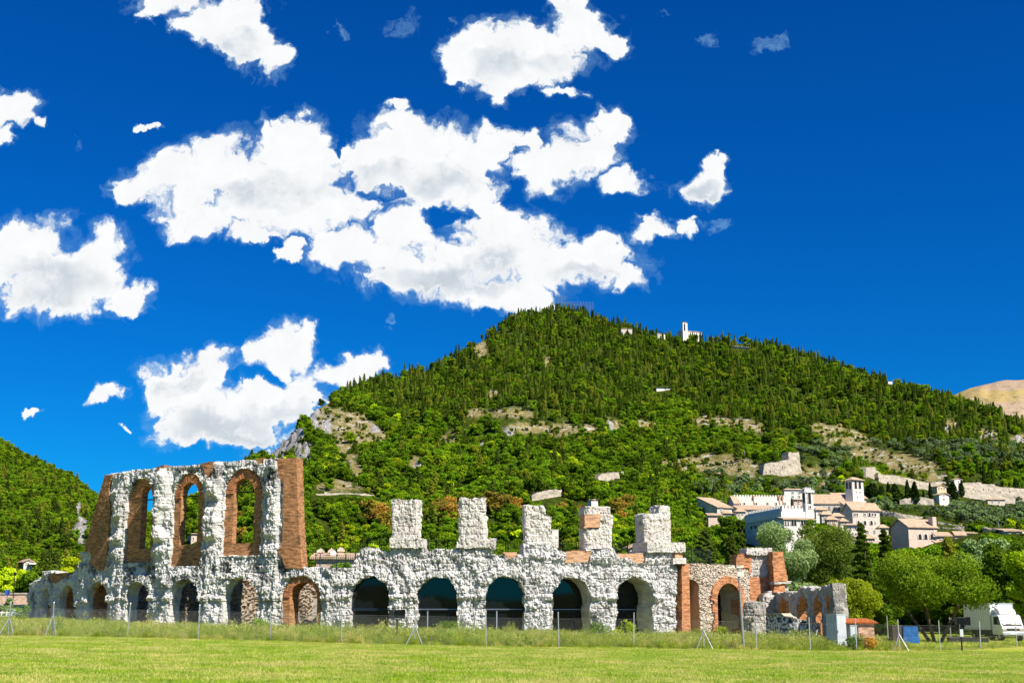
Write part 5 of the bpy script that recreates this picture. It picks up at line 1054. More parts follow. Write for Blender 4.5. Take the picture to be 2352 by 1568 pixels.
def crown(style, H, Rd, n, size, seed, base=.15):
    rng = np.random.default_rng(seed)
    if style == 'broad' or style == 'olive':
        nl = (16 if n < 1500 else 40) if style == 'broad' else 9; big = nl > 20; C = []
        for i in range(nl):
            a = rng.uniform(0, 2 * math.pi); zc = rng.uniform(base + .12, .86); rr = Rd * (.80 if big else .62) * (max(0.05, 1 - ((zc - .5) / .55) ** 2) ** (.3 if big else .5)) * rng.uniform(.35 if big else .45, 1.1)
            C.append((rr * math.cos(a), rr * math.sin(a), zc * H, Rd * (rng.uniform(.20, .36) * (1.35 if H > 2.6 * Rd else 1) if big else rng.uniform(.26, .46)), rng.uniform(0, 1)))
        C = np.array(C); k = rng.integers(0, nl, n); d = rng.normal(0, 1, (n, 3)); d[:, 2] = d[:, 2] * .9 + .25; d /= np.linalg.norm(d, axis=1)[:, None]
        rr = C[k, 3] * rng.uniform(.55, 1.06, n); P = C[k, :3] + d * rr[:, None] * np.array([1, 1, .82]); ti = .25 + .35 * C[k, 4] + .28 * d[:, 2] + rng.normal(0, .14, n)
        Nv = d
    elif style == 'cypress':
        h = rng.uniform(.02, 1, n) ** .9; a = rng.uniform(0, 2 * math.pi, n); pr = np.minimum(1, (h / .18) ** .6) * (1 - h ** 2.2) ** .75
        rr = Rd * pr * rng.uniform(.72, 1.08, n) * (1 + .13 * np.sin(a * 3 + h * 9)); d = np.stack([np.cos(a), np.sin(a), .35 + 0 * a], -1)
        P = np.stack([rr * np.cos(a), rr * np.sin(a), h * H], -1); Nv = d; ti = .45 + .2 * np.sin(a * 4 + h * 14) + rng.normal(0, .2, n)
    else:    # conifer, cedar: tiers of spreading boughs
        nb = (60 if n < 2000 else 190) if style == 'conifer' else 60; P = []; Nv = []; ti = []; per = n // nb
        for b in range(nb):
            h = base + (1 - base) * (b + .5) / nb; a = b * 2.39996 + rng.uniform(-.3, .3); q = (h - base) / (1 - base)
            ln = Rd * ((1 - q) ** .6 * .95 + .05) * rng.uniform(.65, 1.15) * (1 if style == 'conifer' else min(1, .55 + q * 3))
            u = rng.uniform(.1, 1, per) ** .7; dr = -.12 if style == 'conifer' else .12
            x = u * ln * np.cos(a); y = u * ln * np.sin(a); w = ln * .20 * (1.15 - u); droop = dr * ln * u + (-.12 * ln * u ** 2 if style == 'cedar' else .10 * ln * u ** 2)
            p = np.stack([x + rng.normal(0, 1, per) * w, y + rng.normal(0, 1, per) * w, h * H + droop + rng.normal(0, .35, per) * w], -1)
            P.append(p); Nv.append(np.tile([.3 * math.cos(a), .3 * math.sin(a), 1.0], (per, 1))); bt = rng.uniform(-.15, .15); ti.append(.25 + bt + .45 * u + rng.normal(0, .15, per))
        P = np.concatenate(P); Nv = np.concatenate(Nv); ti = np.concatenate(ti)
    return leafcards(P, Nv, np.full(len(P), size), rng, np.clip(ti, 0, 1))
def trunkmesh(H, r, lean=(0, 0), limbs=5, spread=2, top=.7, seed=0, fork=False):
    rnd = random.Random(seed); m = MB(); pts = [(0, 0, -.3)]
    zt = H * top
    if fork:
        for i in range(5):
            a = i * 1.257 + .4; b = (math.cos(a) * r * .8, math.sin(a) * r * .5, -.2); q = (math.cos(a) * spread * .35, math.sin(a) * spread * .3, H * .28); w = (math.cos(a) * spread * .62, math.sin(a) * spread * .6, H * .6)
            m.tube(b, q, r * .42, r * .32, 8); m.tube(q, w, r * .32, r * .1, 7)
            for j in range(3): c = (w[0] + rnd.uniform(-1, 1) * spread * .22, w[1] + rnd.uniform(-1, 1) * spread * .22, w[2] + rnd.uniform(.1, .25) * H); m.tube(tuple(q[k] * .5 + w[k] * .5 for k in range(3)), c, r * .14, r * .04, 5)
        return m
    p = Vector((0, 0, -.3)); N_ = 5
    for i in range(N_):
        q = Vector((lean[0] * (i + 1) / N_ + rnd.uniform(-.1, .1) * r * 2, lean[1] * (i + 1) / N_ + rnd.uniform(-.1, .1) * r * 2, zt * (i + 1) / N_)); m.tube(p, q, r * (1.15 - .85 * i / N_), r * (1.15 - .85 * (i + 1) / N_), 8, cap=False); p = q
    for i in range(limbs):
        a = i * 2.4; z = H * rnd.uniform(.28, .62); m.tube((0, 0, z), (math.cos(a) * spread * .45, math.sin(a) * spread * .45, z + H * .14), r * .35, r * .1, 6)
    return m
def tree_mesh(name, style, H, Rd, n, size, seed, mat, trunk=.02, link=False):
    """ small-in-the-picture tree: crown and trunk in one mesh """
    V, Q, ti = crown(style, H, Rd, n, size, seed, base=.06 if style != 'olive' else .25); tm = trunkmesh(H, H * trunk, limbs=3 if style in ('broad', 'olive') else 0, spread=Rd * .6, seed=seed)
    tv = np.array(tm.v); tf = np.array([f for f in tm.f if len(f) == 4]); V2 = np.concatenate([V, tv]); Q2 = np.concatenate([Q, tf + len(V)])
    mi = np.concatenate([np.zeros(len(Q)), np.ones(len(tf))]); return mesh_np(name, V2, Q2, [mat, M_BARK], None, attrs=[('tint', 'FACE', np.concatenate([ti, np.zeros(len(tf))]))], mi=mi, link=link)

# ------------------------------------------------------------------ woods on the hills
KIND = {   # kind: list of source meshes (unit scale, metres)
 'broad': [tree_mesh('leafy_tree', 'broad', 7, 3.3, 700, .62, s, L_BROAD, .02) for s in (1, 2, 3, 4)],
 'deep': [tree_mesh('dark_leafy_tree', 'broad', 7, 3.1, 650, .6, s, L_DEEP, .02) for s in (11, 12)],
 'cyp': [tree_mesh('cypress', 'cypress', 11, 1.05, 460, .5, s, L_CYP, .01) for s in (21, 22, 23)],
 'con': [tree_mesh('conifer', 'conifer', 9.5, 2.5, 770, .55, s, L_CON, .015) for s in (31, 32)],
 'olive': [tree_mesh('olive_tree', 'olive', 4.2, 2.3, 420, .42, s, L_OLIVE, .035) for s in (41, 42)],
 'autumn': [tree_mesh('rust_coloured_tree', 'broad', 7, 3.3, 600, .55, 51, L_AUT, .02)],
 'yellow': [tree_mesh('yellow_green_tree', 'broad', 6.5, 3.1, 650, .6, 61, L_YEL, .02)],
}
rng = np.random.default_rng(77)
def cand(n, u0, u1, d0, d1, pw=1.0):
    u = rng.uniform(u0, u1, n); d = d0 + (d1 - d0) * rng.uniform(0, 1, n) ** pw; k = (u - 1176) / 3047.0
    D = np.interp(np.arctan(k), _dx, _dv); Y = d * np.cos(np.arctan(k)); X = Y * k; ok = d < D + 12; X, Y = X[ok], Y[ok]
    Z = hill_z(X, Y); uu, vv = projn(X, Y, Z); return X, Y, Z, uu, vv
def in_keep(u, v, d, hpx, wpx):
    bad = np.zeros(len(u), bool)
    for (a, b, c, e, dd) in KEEP:
        bad |= (d < dd + 6) & (u + wpx > a) & (u - wpx < c) & (v - hpx < e) & (v > b - 5)
    return bad
NAT = {'broad': (7, 3.3), 'deep': (7, 3.1), 'cyp': (11, 1.15), 'con': (9.5, 2.5), 'olive': (4.2, 2.3), 'autumn': (7, 3.3), 'yellow': (6.5, 3.1)}
vb_u = [-100, 575, 700, 760, 830, 900, 1000, 1060, 1150, 1300, 1400, 1560, 1640, 1750, 1900, 2000, 2352, 2500]
vb_v = [600, 600, 895, 905, 935, 955, 972, 982, 972, 978, 958, 935, 960, 985, 1008, 1035, 1105, 1130]
ALL = []
def add(X, Y, Z, u, v, dens=1.0):
    n = len(X); r = rng.uniform(0, 1, n); r2 = rng.uniform(0, 1, n); bare = np.maximum(bare_at(u, v), rock_at(u, v) * .95); hp0 = 12000 / np.maximum(Y, 300); bare = np.maximum(bare, np.maximum(bare_at(u, v - hp0), rock_at(u, v - hp0)) * .8); up = v < np.interp(u, vb_u, vb_v) + (fbm(u / 40, v / 30, 0, 3, 5) - .5) * 60
    ol = ((u > 1600) & (u < 1930) & (v > 1070) & (v < 1150)) | ((u > 1950) & (v > 1120) & (v < 1215)) | ((u > 1830) & (v > 1020) & (v < 1075)); left = u < 300
    aut = np.zeros(n)
    for (a, b, c, e) in ((1018,1195,36,20),(1165,1180,34,18),(1280,1172,30,26),(1325,1175,26,22),(862,1190,22,18),(880,1216,16,12),(1425,1190,22,24),(650,1240,20,14),(555,1230,20,20)): aut = np.maximum(aut, np.hypot((u - a) / c, (v - b) / e) < 1)
    clump = fbm(u / 25, v / 18, 0, 3, 9)
    kind = np.where(up, np.where(r < .46 + .5 * (fbm(u / 60, v / 40, 0, 2, 19) - .5), 'cyp', np.where(r < .58, 'con', np.where(r < .80, 'deep', 'broad'))), np.where(r < .58 + (clump - .5), 'broad', np.where(r < .82, 'deep', np.where(r < .86, 'yellow', np.where(r < .90, 'con', np.where(r < .94, 'cyp', 'broad'))))))
    kind = np.where(~up & (kind == 'cyp') & ((u < 1500) | (Y < 420)), 'deep', kind); kind = np.where(~up & (kind == 'con') & (Y < 420) & (r2 < .8), 'broad', kind)
    kind = np.where(left, np.where(r < .60, 'broad', np.where(r < .93, 'deep', 'con')), kind); kind = np.where(ol & (r2 < .8), 'olive', kind); kind = np.where((aut > 0) & (r2 < .55), 'autumn', kind)
    keepp = np.where(bare > .5, r2 < .09, r2 < dens); kind = np.where((bare > .5) & (kind != 'olive') & (r < .8), 'deep', kind)
    for kd in NAT:
        m = (kind == kd) & keepp; h, w = NAT[kd]
        sc = rng.uniform(.65, 1.35, m.sum()) * np.where(bare[m] > .5, .55, 1.0)
        if kd in ('broad', 'deep', 'yellow'): sc *= .58 + .36 * np.clip((Y[m] - 300) / 900, 0, 1)
        sc *= np.where(u[m] < 340, .72, 1.0)
        if kd == 'con': sc *= .82
        if kd == 'cyp': sc *= .68 + .22 * np.clip((Y[m] - 900) / 500, 0, 1)
        hp, wp = sc * h * 3047 / Y[m], sc * w * 3047 / Y[m]; bad = in_keep(u[m], v[m], Y[m], hp, wp)
        b2 = in_keep(u[m], v[m], Y[m], hp * .35, wp * .35); sc = np.where(bad, sc * .35, sc); bad = b2
        for x, y, z, s, bd in zip(X[m], Y[m], Z[m], sc, bad):
            if not bd: ALL.append((kd, x, y, z, s))
X, Y, Z, u, v = cand(30000, 560, 2760, 420, 1520); add(X, Y, Z, u, v)
X, Y, Z, u, v = cand(8800, 560, 2760, 210, 430); add(X, Y, Z, u, v, .8)
X, Y, Z, u, v = cand(1050, 560, 2760, 172, 215); add(X, Y, Z, u, v, .45)
X, Y, Z, u, v = cand(11000, -140, 340, 200, 1010); add(X, Y, Z, u, v)
X, Y, Z, u, v = cand(1500, 230, 600, 300, 1200); add(X, Y, Z, u, v)
X, Y, Z, u, v = cand(600, 1100, 1500, 1380, 1520); add(X, Y, Z, u, v)
def put_mesh(src, name, x, y, z, s, label, cat, group, rz, sx=1.0):
    o = bpy.data.objects.new(name, src.data); o.location = (x, y, z); o.scale = (s * sx, s * sx, s); o.rotation_euler = (0, 0, rz); col.objects.link(o); return tag(o, label, cat, group)
LAB = {'broad': ('leafy_tree', 'bright green leafy tree among the woods on the mountain slope', 'bright green leafy trees on the slope'),
 'deep': ('dark_leafy_tree', 'dark green leafy tree among the woods on the mountain slope', 'dark green leafy trees on the slope'),
 'cyp': ('cypress', 'slim dark cypress in the dense woods on the mountain slope', 'cypresses on the slope'),
 'con': ('conifer', 'broad conifer with layered boughs in the woods on the slope', 'conifers on the slope'),
 'olive': ('olive_tree', 'grey green olive tree on the terraced slope around the town', 'olive trees on the terraces'),
 'autumn': ('rust_coloured_tree', 'rust coloured tree in the woods behind the pillars', 'rust coloured trees behind the ruin'),
 'yellow': ('yellow_green_tree', 'yellow green tree among darker woods on the lower slope', 'yellow green trees on the lower slope')}
LOOK = {'broad': 'bright green leafy tree', 'deep': 'dark green leafy tree', 'cyp': 'slim dark cypress', 'con': 'broad layered conifer', 'olive': 'grey green olive tree', 'autumn': 'rust coloured tree', 'yellow': 'yellow green tree'}
def place(u, v, y):
    if u < 330: return ('high on the left hill ' if v < 1200 else ('halfway up the left hill ' if v < 1270 else 'at the foot of the left hill ')) + ('by the frame edge' if u < 50 else ('left of the ruin' if u < 110 else ('above the low arches' if u < 195 else 'beside the tall brick end')))
    if u < 1700:
        if y < 260: hgt = 'close behind'
        elif y < 430: hgt = 'low on the slope behind'
        else: hgt = 'on the mountain above'
    elif y < 260: hgt = 'in the tree belt below'
    elif y < 400: hgt = 'on the slope below'
    else: hgt = 'on the mountain above'
    T = [(692, 'the tall windowed wall'), (800, 'the gap after the tall wall'), (895, 'the first glazed arch'), (965, 'the first pillar'), (1050, 'the gap after the first pillar'), (1118, 'the second pillar'), (1205, 'the gap after the second pillar'), (1275, 'the third pillar'), (1345, 'the gap after the third pillar'), (1412, 'the fourth pillar'), (1480, 'the gap after the fourth pillar'), (1550, 'the fifth pillar'), (1700, 'the rubble wing'), (1870, 'the great palace'), (1960, 'the church'), (2030, 'the stone town hall'), (2160, 'the pink hall'), (2260, 'the spreading tree')]
    for lim, nm_ in T:
        if u < lim: return hgt + ' ' + nm_
    return hgt + ' the white truck'
INDIV = {'broad': 300, 'deep': 260, 'cyp': 200, 'con': 150, 'olive': 250, 'autumn': 40, 'yellow': 120}
def scatter(name, pts, rots, scls, idx, srcs, label=None, cat=None, kind='stuff', tilt=None):
    """ one object: geometry nodes instance the source meshes on points """
    me = bpy.data.meshes.new(name); me.vertices.add(len(pts)); me.vertices.foreach_set('co', np.asarray(pts, np.float32).ravel())
    for nm, ty, arr in (('rot', 'FLOAT_VECTOR', rots), ('scl', 'FLOAT_VECTOR', scls)):
        a = me.attributes.new(nm, ty, 'POINT'); a.data.foreach_set('vector', np.asarray(arr, np.float32).ravel())
    a = me.attributes.new('idx', 'INT', 'POINT'); a.data.foreach_set('value', np.asarray(idx, np.int32))
    o = bpy.data.objects.new(name, me); col.objects.link(o); ng = bpy.data.node_groups.new(name, 'GeometryNodeTree')
    ng.interface.new_socket('Geometry', in_out='INPUT', socket_type='NodeSocketGeometry'); ng.interface.new_socket('Geometry', in_out='OUTPUT', socket_type='NodeSocketGeometry')
    gi = ng.nodes.new('NodeGroupInput'); go = ng.nodes.new('NodeGroupOutput'); j = ng.nodes.new('GeometryNodeJoinGeometry')
    def na(nm, ty): n = ng.nodes.new('GeometryNodeInputNamedAttribute'); n.data_type = ty; n.inputs[0].default_value = nm; return n.outputs[0]
    ra, sa, ia = na('rot', 'FLOAT_VECTOR'), na('scl', 'FLOAT_VECTOR'), na('idx', 'INT')
    for k, s in enumerate(srcs):
        c = ng.nodes.new('FunctionNodeCompare'); c.data_type = 'INT'; c.operation = 'EQUAL'; ins = [q for q in c.inputs if q.type == 'INT']
        ng.links.new(ia, ins[0]); ins[1].default_value = k
        oi = ng.nodes.new('GeometryNodeObjectInfo'); oi.inputs['Object'].default_value = s; oi.inputs['As Instance'].default_value = True
        ip = ng.nodes.new('GeometryNodeInstanceOnPoints'); ng.links.new(gi.outputs[0], ip.inputs['Points']); ng.links.new(c.outputs[0], ip.inputs['Selection']); ng.links.new(oi.outputs['Geometry'], ip.inputs['Instance'])
        ng.links.new(ra, ip.inputs['Rotation']); ng.links.new(sa, ip.inputs['Scale']); ng.links.new(ip.outputs[0], j.inputs[0])
    ng.links.new(j.outputs[0], go.inputs[0]); md = o.modifiers.new('scatter', 'NODES'); md.node_group = ng
    return tag(o, label, cat, kind=kind)
STUFF = {'broad': 'bright_green_wood', 'deep': 'dark_green_wood', 'cyp': 'cypress_wood', 'con': 'conifer_wood', 'olive': 'olive_grove', 'autumn': 'rust_wood', 'yellow': 'yellow_wood'}
for kd in NAT:
    T = [t_ for t_ in ALL if t_[0] == kd]; T.sort(key=lambda q: q[2] / q[4] + (0 if -30 < proj(q[1], q[2], q[3])[0] < 2380 else 1e6)); near = T[:INDIV[kd]]; rest = T[INDIV[kd]:]; nm, lb, gr = LAB[kd]; src = KIND[kd]
    for i, (_, x, y, z, s) in enumerate(near):
        pu, pv = proj(x, y, z + 3 * s); pl = place(pu, pv, y); lk = LOOK[kd]; sz = 'small ' if s < .62 else ('large ' if s > 1.25 else '')
        if len((lk + ' ' + pl).split()) > 15: sz = ''; lk = lk.replace('leafy ', '')
        put_mesh(src[i % len(src)], nm, x, y, z - .15, s, (sz + lk + ' ' + pl), 'cypress' if kd == 'cyp' else 'tree', sz + lk + ('es ' if kd == 'cyp' else 's ') + pl, rng.uniform(0, 6.28), rng.uniform(.85, 1.25))
    if rest:
        a = np.array([r_[1:] for r_ in rest]); n = len(a); sx = a[:, 3] * rng.uniform(.85, 1.25, n)
        scatter(STUFF[kd], a[:, :3], np.stack([0 * sx, 0 * sx, rng.uniform(0, 6.28, n)], -1), np.stack([sx, sx, a[:, 3]], -1), np.arange(n) % len(src), src, 'far %s covering the hills as one mass' % STUFF[kd].replace('_', ' '), 'wood')
    print(kd, len(T))
# small growth on the ridge line and undergrowth bushes in the bare patches
X, Y, Z, u, v = cand(16000, -100, 2460, 250, 1500); b = bare_at(u, v) > .4; X, Y, Z = X[b], Y[b], Z[b]; n = len(X); s = rng.uniform(.12, .5, n) ** 1.2
scatter('low_scrub', np.stack([X, Y, Z - .2], -1), np.stack([0 * s, 0 * s, s * 40], -1), np.stack([s * 1.4, s * 1.4, s], -1), np.arange(n) % 2, KIND['deep'], 'low dark scrub dotted over the bare dry patches', 'scrub')
# row of tall single cypresses beside the town wall
TALL = [tree_mesh('cypress', 'cypress', 11, 1.25, 900, .5, s, L_CYPD, .01) for s in (81, 82, 83)]
for i, (C_, x, y0, y1, w) in enumerate([(c8,395,740,972,1.25),(c8,480,765,962,.8),(c8,540,725,940,.75),(c8,608,740,940,1.6),(c8,740,706,935,.8),(c8,817,718,955,1.1),(c8,905,812,960,.8),(c8,975,728,915,.7),(c8,1160,668,862,.7),(c8,1215,720,915,1.5),(c8,1305,710,880,.95),(c8,1400,718,886,.75),(c8,1467,705,872,.8),(c8,1537,520,745,.5),(c8,1878,688,915,1.1),(c8,1255,1060,1165,.9),(c8,1022,1030,1150,.5),
        (c7,1228,700,830,.55),(c7,310,725,965,.8),(c7,345,770,965,.8),(c7,200,780,985,.7),(c7,205,545,760,.45),(c7,1780,345,440,.8),(c7,2170,535,800,1.1),(c7,2280,560,790,.9),(c8,330,760,960,1.2),(c4,725,0,150,.7),(c4,690,60,170,.7),(c4,1490,140,300,.8),(c4,1525,150,280,.7)]):
    a = C_(x, y1); top = C_(x, y0); d = hit(*a)
    if C_ is c7 and x == 1228: d = 441
    if d > 1500: d = 700
    k, e0 = ray(*a); e1 = ray(*top)[1]; H = (e1 - e0) * d; s = H / 11.0
    lbs = ['broad dark cypress leftmost in the row below the wall tower', 'slim cypress second in the row below the town wall', 'tall slim cypress third in the row below the town wall', 'very broad round topped cypress in the row below the town wall', 'tall cypress left of the widest pair below the town wall', 'full bodied cypress between the town wall and the terrace wall', 'shorter cypress left of the ochre house', 'slim cypress touching the left side of the ochre house', 'tall cypress just left of the gate tower', 'broad spreading cypress in front of the gate tower', 'cypress right of the gate tower against the pale wall', 'slim cypress second right of the gate tower', 'dark cypress third right of the gate tower', 'tall thin cypress rising above the right town wall', 'cypress on a bare stem at the far right wall', 'small cypress above the road wall', 'thin cypress behind the pink hall', 'cypress behind the battlements beside the bell turret', 'tall dark cypress left of the great palace', 'second dark cypress left of the great palace', 'slim cypress at the left edge of the old town', 'thin pole like cypress left of the long battlemented building', 'lone small cypress right of the castle ruin', 'dark cypress right of the bell tower', 'second dark cypress right of the bell tower', 'cypress directly right of the bell tower', 'cypress above the fourth pillar', 'short cypress above and left of the fourth pillar', 'small cypress behind the fifth pillar', 'small cypress right of the fifth pillar']
    put_mesh(TALL[i % 3], 'cypress', k * d, d, EYE + e0 * d, s, lbs[i], 'cypress', 'tall single cypresses in the town', i * 1.7, w * 1.5)

# ------------------------------------------------------------------ large trees behind the right end of the ruin
def big_tree(name, label, style, u, vb, vt, upx, Y, mat, n, size, seed, trunk=.03, base=.1, fork=False, vis_trunk=True, squash=None):
    k, e0 = ray(u, vb); e1 = ray(u, vt)[1]; z0 = float(hill_z(k * Y, Y)); zt = EYE + e1 * Y; H = zt - z0; Rd = upx / 2 * Y / 3047
    t_ = thing(name, label, 'tree', (k * Y, Y, z0 - .1))
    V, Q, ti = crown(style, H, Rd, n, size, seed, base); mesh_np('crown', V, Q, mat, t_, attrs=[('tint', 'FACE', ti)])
    trunkmesh(H, H * trunk, limbs=6, spread=Rd, top=.8, seed=seed, fork=fork).build('trunk', M_BARK, t_, smooth=True); return t_
BT = big_tree
BT('grey_green_cedar', 'tall light grey green cedar in front of the great palace', 'broad', 1802, 1420, 1182, 150, 150, L_GREY, 26000, .17, 301)
BT('grey_green_cedar', 'smaller light grey green cedar at the foot of the great palace', 'broad', 1752, 1425, 1240, 95, 156, L_GREY, 12000, .17, 302)
BT('green_conifer', 'large rounded green conifer beside the grey green cedars', 'broad', 1905, 1420, 1180, 165, 162, L_CON, 22000, .18, 303)
BT('thin_tree', 'thin yellow green tree in front of the loggia', 'broad', 1880, 1420, 1168, 60, 190, L_BROAD, 1800, .35, 304)
BT('dark_cedar', 'very dark drooping cedar with twisted top right of the green conifer', 'cedar', 1990, 1430, 1200, 90, 150, L_CYP, 11000, .34, 305)
BT('dark_cedar', 'second dark drooping cedar leaning right beside the first', 'cedar', 2042, 1430, 1215, 80, 154, L_CYP, 9000, .34, 306)
BT('golden_bush_tree', 'mid green dense tree behind the curved arcade', 'broad', 1955, 1450, 1315, 150, 138, L_DEEP, 12000, .17, 307, base=0)
BT('golden_bush_tree', 'dark green dense tree behind the end pillar', 'broad', 2020, 1450, 1330, 100, 142, L_DEEP, 8000, .26, 308, base=0)
BT('golden_bush_tree', 'low yellow tipped tree directly behind the battered brick wall', 'broad', 1880, 1450, 1335, 120, 146, L_DEEP, 7000, .26, 309, base=0)
BT('spreading_tree', 'wide spreading green tree with forked bare trunk beside the white truck', 'broad', 2150, 1467, 1272, 280, 118, L_LOC, 26000, .17, 310, trunk=.05, base=.34, fork=True)
BT('lime_green_tree', 'lime green tree right of the dark cedars', 'broad', 2085, 1430, 1250, 110, 168, L_YEL, 7000, .32, 311, base=0)
BT('green_tree_below_hall', 'mid green rounded tree just below the pink hall', 'broad', 2120, 1430, 1232, 110, 175, L_BROAD, 9000, .34, 312, base=0)
BT('bushy_conifer', 'dark green conifer right of the pink hall', 'conifer', 2190, 1430, 1232, 90, 170, L_CON, 9000, .34, 313)
BT('holm_oak', 'large grey green holm oak above the truck', 'broad', 2265, 1430, 1212, 130, 165, L_OLIVE, 13000, .34, 314, base=0)
BT('holm_oak', 'dark green oak right of the grey green oak at the frame edge', 'broad', 2320, 1440, 1225, 120, 150, L_DEEP, 12000, .32, 315, base=0)
BT('holm_oak', 'bright green tree overhanging the right end behind the truck', 'broad', 2385, 1440, 1240, 110, 142, L_BROAD, 9000, .3, 316, base=0)
BT('holm_oak', 'very dark tree filling the gap behind the spreading tree', 'broad', 2210, 1440, 1300, 150, 160, L_DEEP, 9000, .36, 317, base=0)
BT('feathery_conifer', 'bright green feathery conifer below the low pink house', 'conifer', 1625, 1400, 1212, 130, 175, L_CON, 9000, .36, 318, base=0)
BT('feathery_conifer', 'yellowish green pine beside the brick buttress', 'conifer', 1685, 1400, 1228, 70, 168, L_CON, 7000, .34, 319, base=0)
BT('umbrella_pine', 'dark rounded pine left of the great palace', 'broad', 1677, 1300, 1160, 52, 330, L_DEEP, 4000, .5, 320, base=.3)
BT('umbrella_pine', 'darker narrow tree touching the left edge of the great palace', 'broad', 1704, 1300, 1168, 26, 335, L_CYP, 3000, .5, 321, base=.1)
# trees on the left beyond the car park
BT('lime_green_tree', 'lime green leafy tree behind the car park at left edge', 'broad', 15, 1400, 1298, 90, 190, L_YEL, 5000, .38, 330, base=0)
BT('roadside_tree', 'mid green leafy tree behind the brick boundary wall', 'broad', 62, 1400, 1305, 70, 185, L_BROAD, 4500, .38, 331, base=0)
BT('golden_tree', 'bright yellow green tree directly behind the stepped left end of the ruin', 'broad', 160, 1400, 1268, 80, 170, L_YEL, 5000, .36, 332, base=0)
BT('roadside_tree', 'dark leafy tree between the left villa and the ruin', 'broad', 100, 1400, 1290, 60, 200, L_DEEP, 4000, .4, 333, base=0)
BT('roadside_tree', 'dark green bush glimpsed behind the yellow green tree', 'broad', 205, 1400, 1262, 60, 205, L_DEEP, 4000, .4, 334, base=0)
BT('hedge_bush', 'small bright green round bush behind the terrace fence left of the first pillar', 'broad', 742, 1310, 1277, 70, 150, L_BROAD, 4000, .25, 335, base=0)
BT('hedge_bush', 'second bright green bush behind the terrace fence', 'broad', 790, 1310, 1272, 60, 152, L_BROAD, 3500, .25, 336, base=0)
for (x, v_, w, kd) in ((930,1245,60,L_DEEP),(1000,1250,50,L_YEL),(1090,1240,60,L_BROAD),(1170,1252,46,L_DEEP),(1300,1235,60,L_CYP),(1440,1245,50,L_BROAD),(1600,1262,60,L_DEEP),(700,1255,40,L_DEEP),(860,1240,50,L_BROAD)):
    BT('garden_tree', 'garden tree close behind the ruin wall ' + {930: 'right of the first pillar base', 1000: 'left of the second pillar', 1090: 'at the second pillar', 1170: 'right of the second pillar', 1300: 'right of the third pillar', 1440: 'right of the fourth pillar', 1600: 'right of the fifth pillar', 700: 'by the tall brick buttress', 860: 'left of the first pillar'}[x], 'broad', x, 1330, v_, w, 172, kd, 2600, .36, int(x), base=0)['group'] = 'garden trees close behind the ruin'
# ------------------------------------------------------------------ chain link fence
M_GALV = m_plain('galvanised steel', (0.55, 0.56, 0.57), .45, .7, .25, 6); M_WIRE = m_plain('fence wire', (0.42, 0.43, 0.43), .5, .6); M_DWIRE = m_plain('dark green wire', (0.02, 0.035, 0.03), .6, .1)
def gz(x, y): return float(ground_z(x, y))
def ground_hit(u, v, lo=30, hi=150):
    k, e = ray(u, v); ds = np.arange(lo, hi, .1); z = ground_z(k * ds, ds); i = np.argmax(EYE + e * ds <= z); return float(ds[i])
PU = [(17,1384,1),(118,1380,2),(290,1388,0),(454,1396,0),(621,1400,0),(785,1400,0),(952,1403,3),(1117,1400,0),(1284,1405,0),(1455,1411,0),(1617,1412,4),(1737,1415,0),(1861,1416,0),(1967,1418,0),(2067,1414,5),(2159,1421,0),(2252,1423,0),(2336,1425,0)]
fp = []
for (u, vt, br) in PU:
    k0 = ray(u, 1480)[0]; Y = 80.0
    for _ in range(6): Y = float(fence_y(k0 * Y))
    fp.append((k0 * Y, Y, gz(k0 * Y, Y), br))
fx0 = (-41.5, 83.2, gz(-41.5, 83.2), 0); fp = [fx0] + fp + [(51.0, 117.5, gz(51, 117.5), 0)]
fen = thing('chain_link_fence', 'long chain link fence on slim galvanised posts crossing the whole meadow', 'fence', (0, 80, 0))
def fpnt(o, root=None): root = root or fen; o.parent = root; o.matrix_parent_inverse = Matrix.Translation(-root.location); return o
rnd = random.Random(3); tops = []
for i, (x, y, z, br) in enumerate(fp):
    h = 2.08; lx = rnd.uniform(-.07, .07) + (.10 if i in (3,) else 0); m = MB(); a = (x, y, z - .3); b = (x + lx, y, z + h); w = .028
    m.hexa([(x - w, y - w, z - .3), (x + w, y - w, z - .3), (x + w, y + w, z - .3), (x - w, y + w, z - .3), (x + lx - w, y - w, z + h), (x + lx + w, y - w, z + h), (x + lx + w, y + w, z + h), (x + lx - w, y + w, z + h)])
    m.tube((x + lx, y, z + h), (x + lx, y, z + h + .05), .03, .01, 6)
    p = fpnt(m.build('post', M_GALV)); tops.append((x + lx * .85, y, z + 1.78))
    if br:
        for sgn in (-1, 1): m = MB(); m.tube((x + lx * .5, y - .02, z + 1.15 if br != 2 else z + 1.3), (x + sgn * (.55 if br != 2 else .4), y - .35, z - .1), .028, n=5); fpnt(m.build('brace', M_GALV))
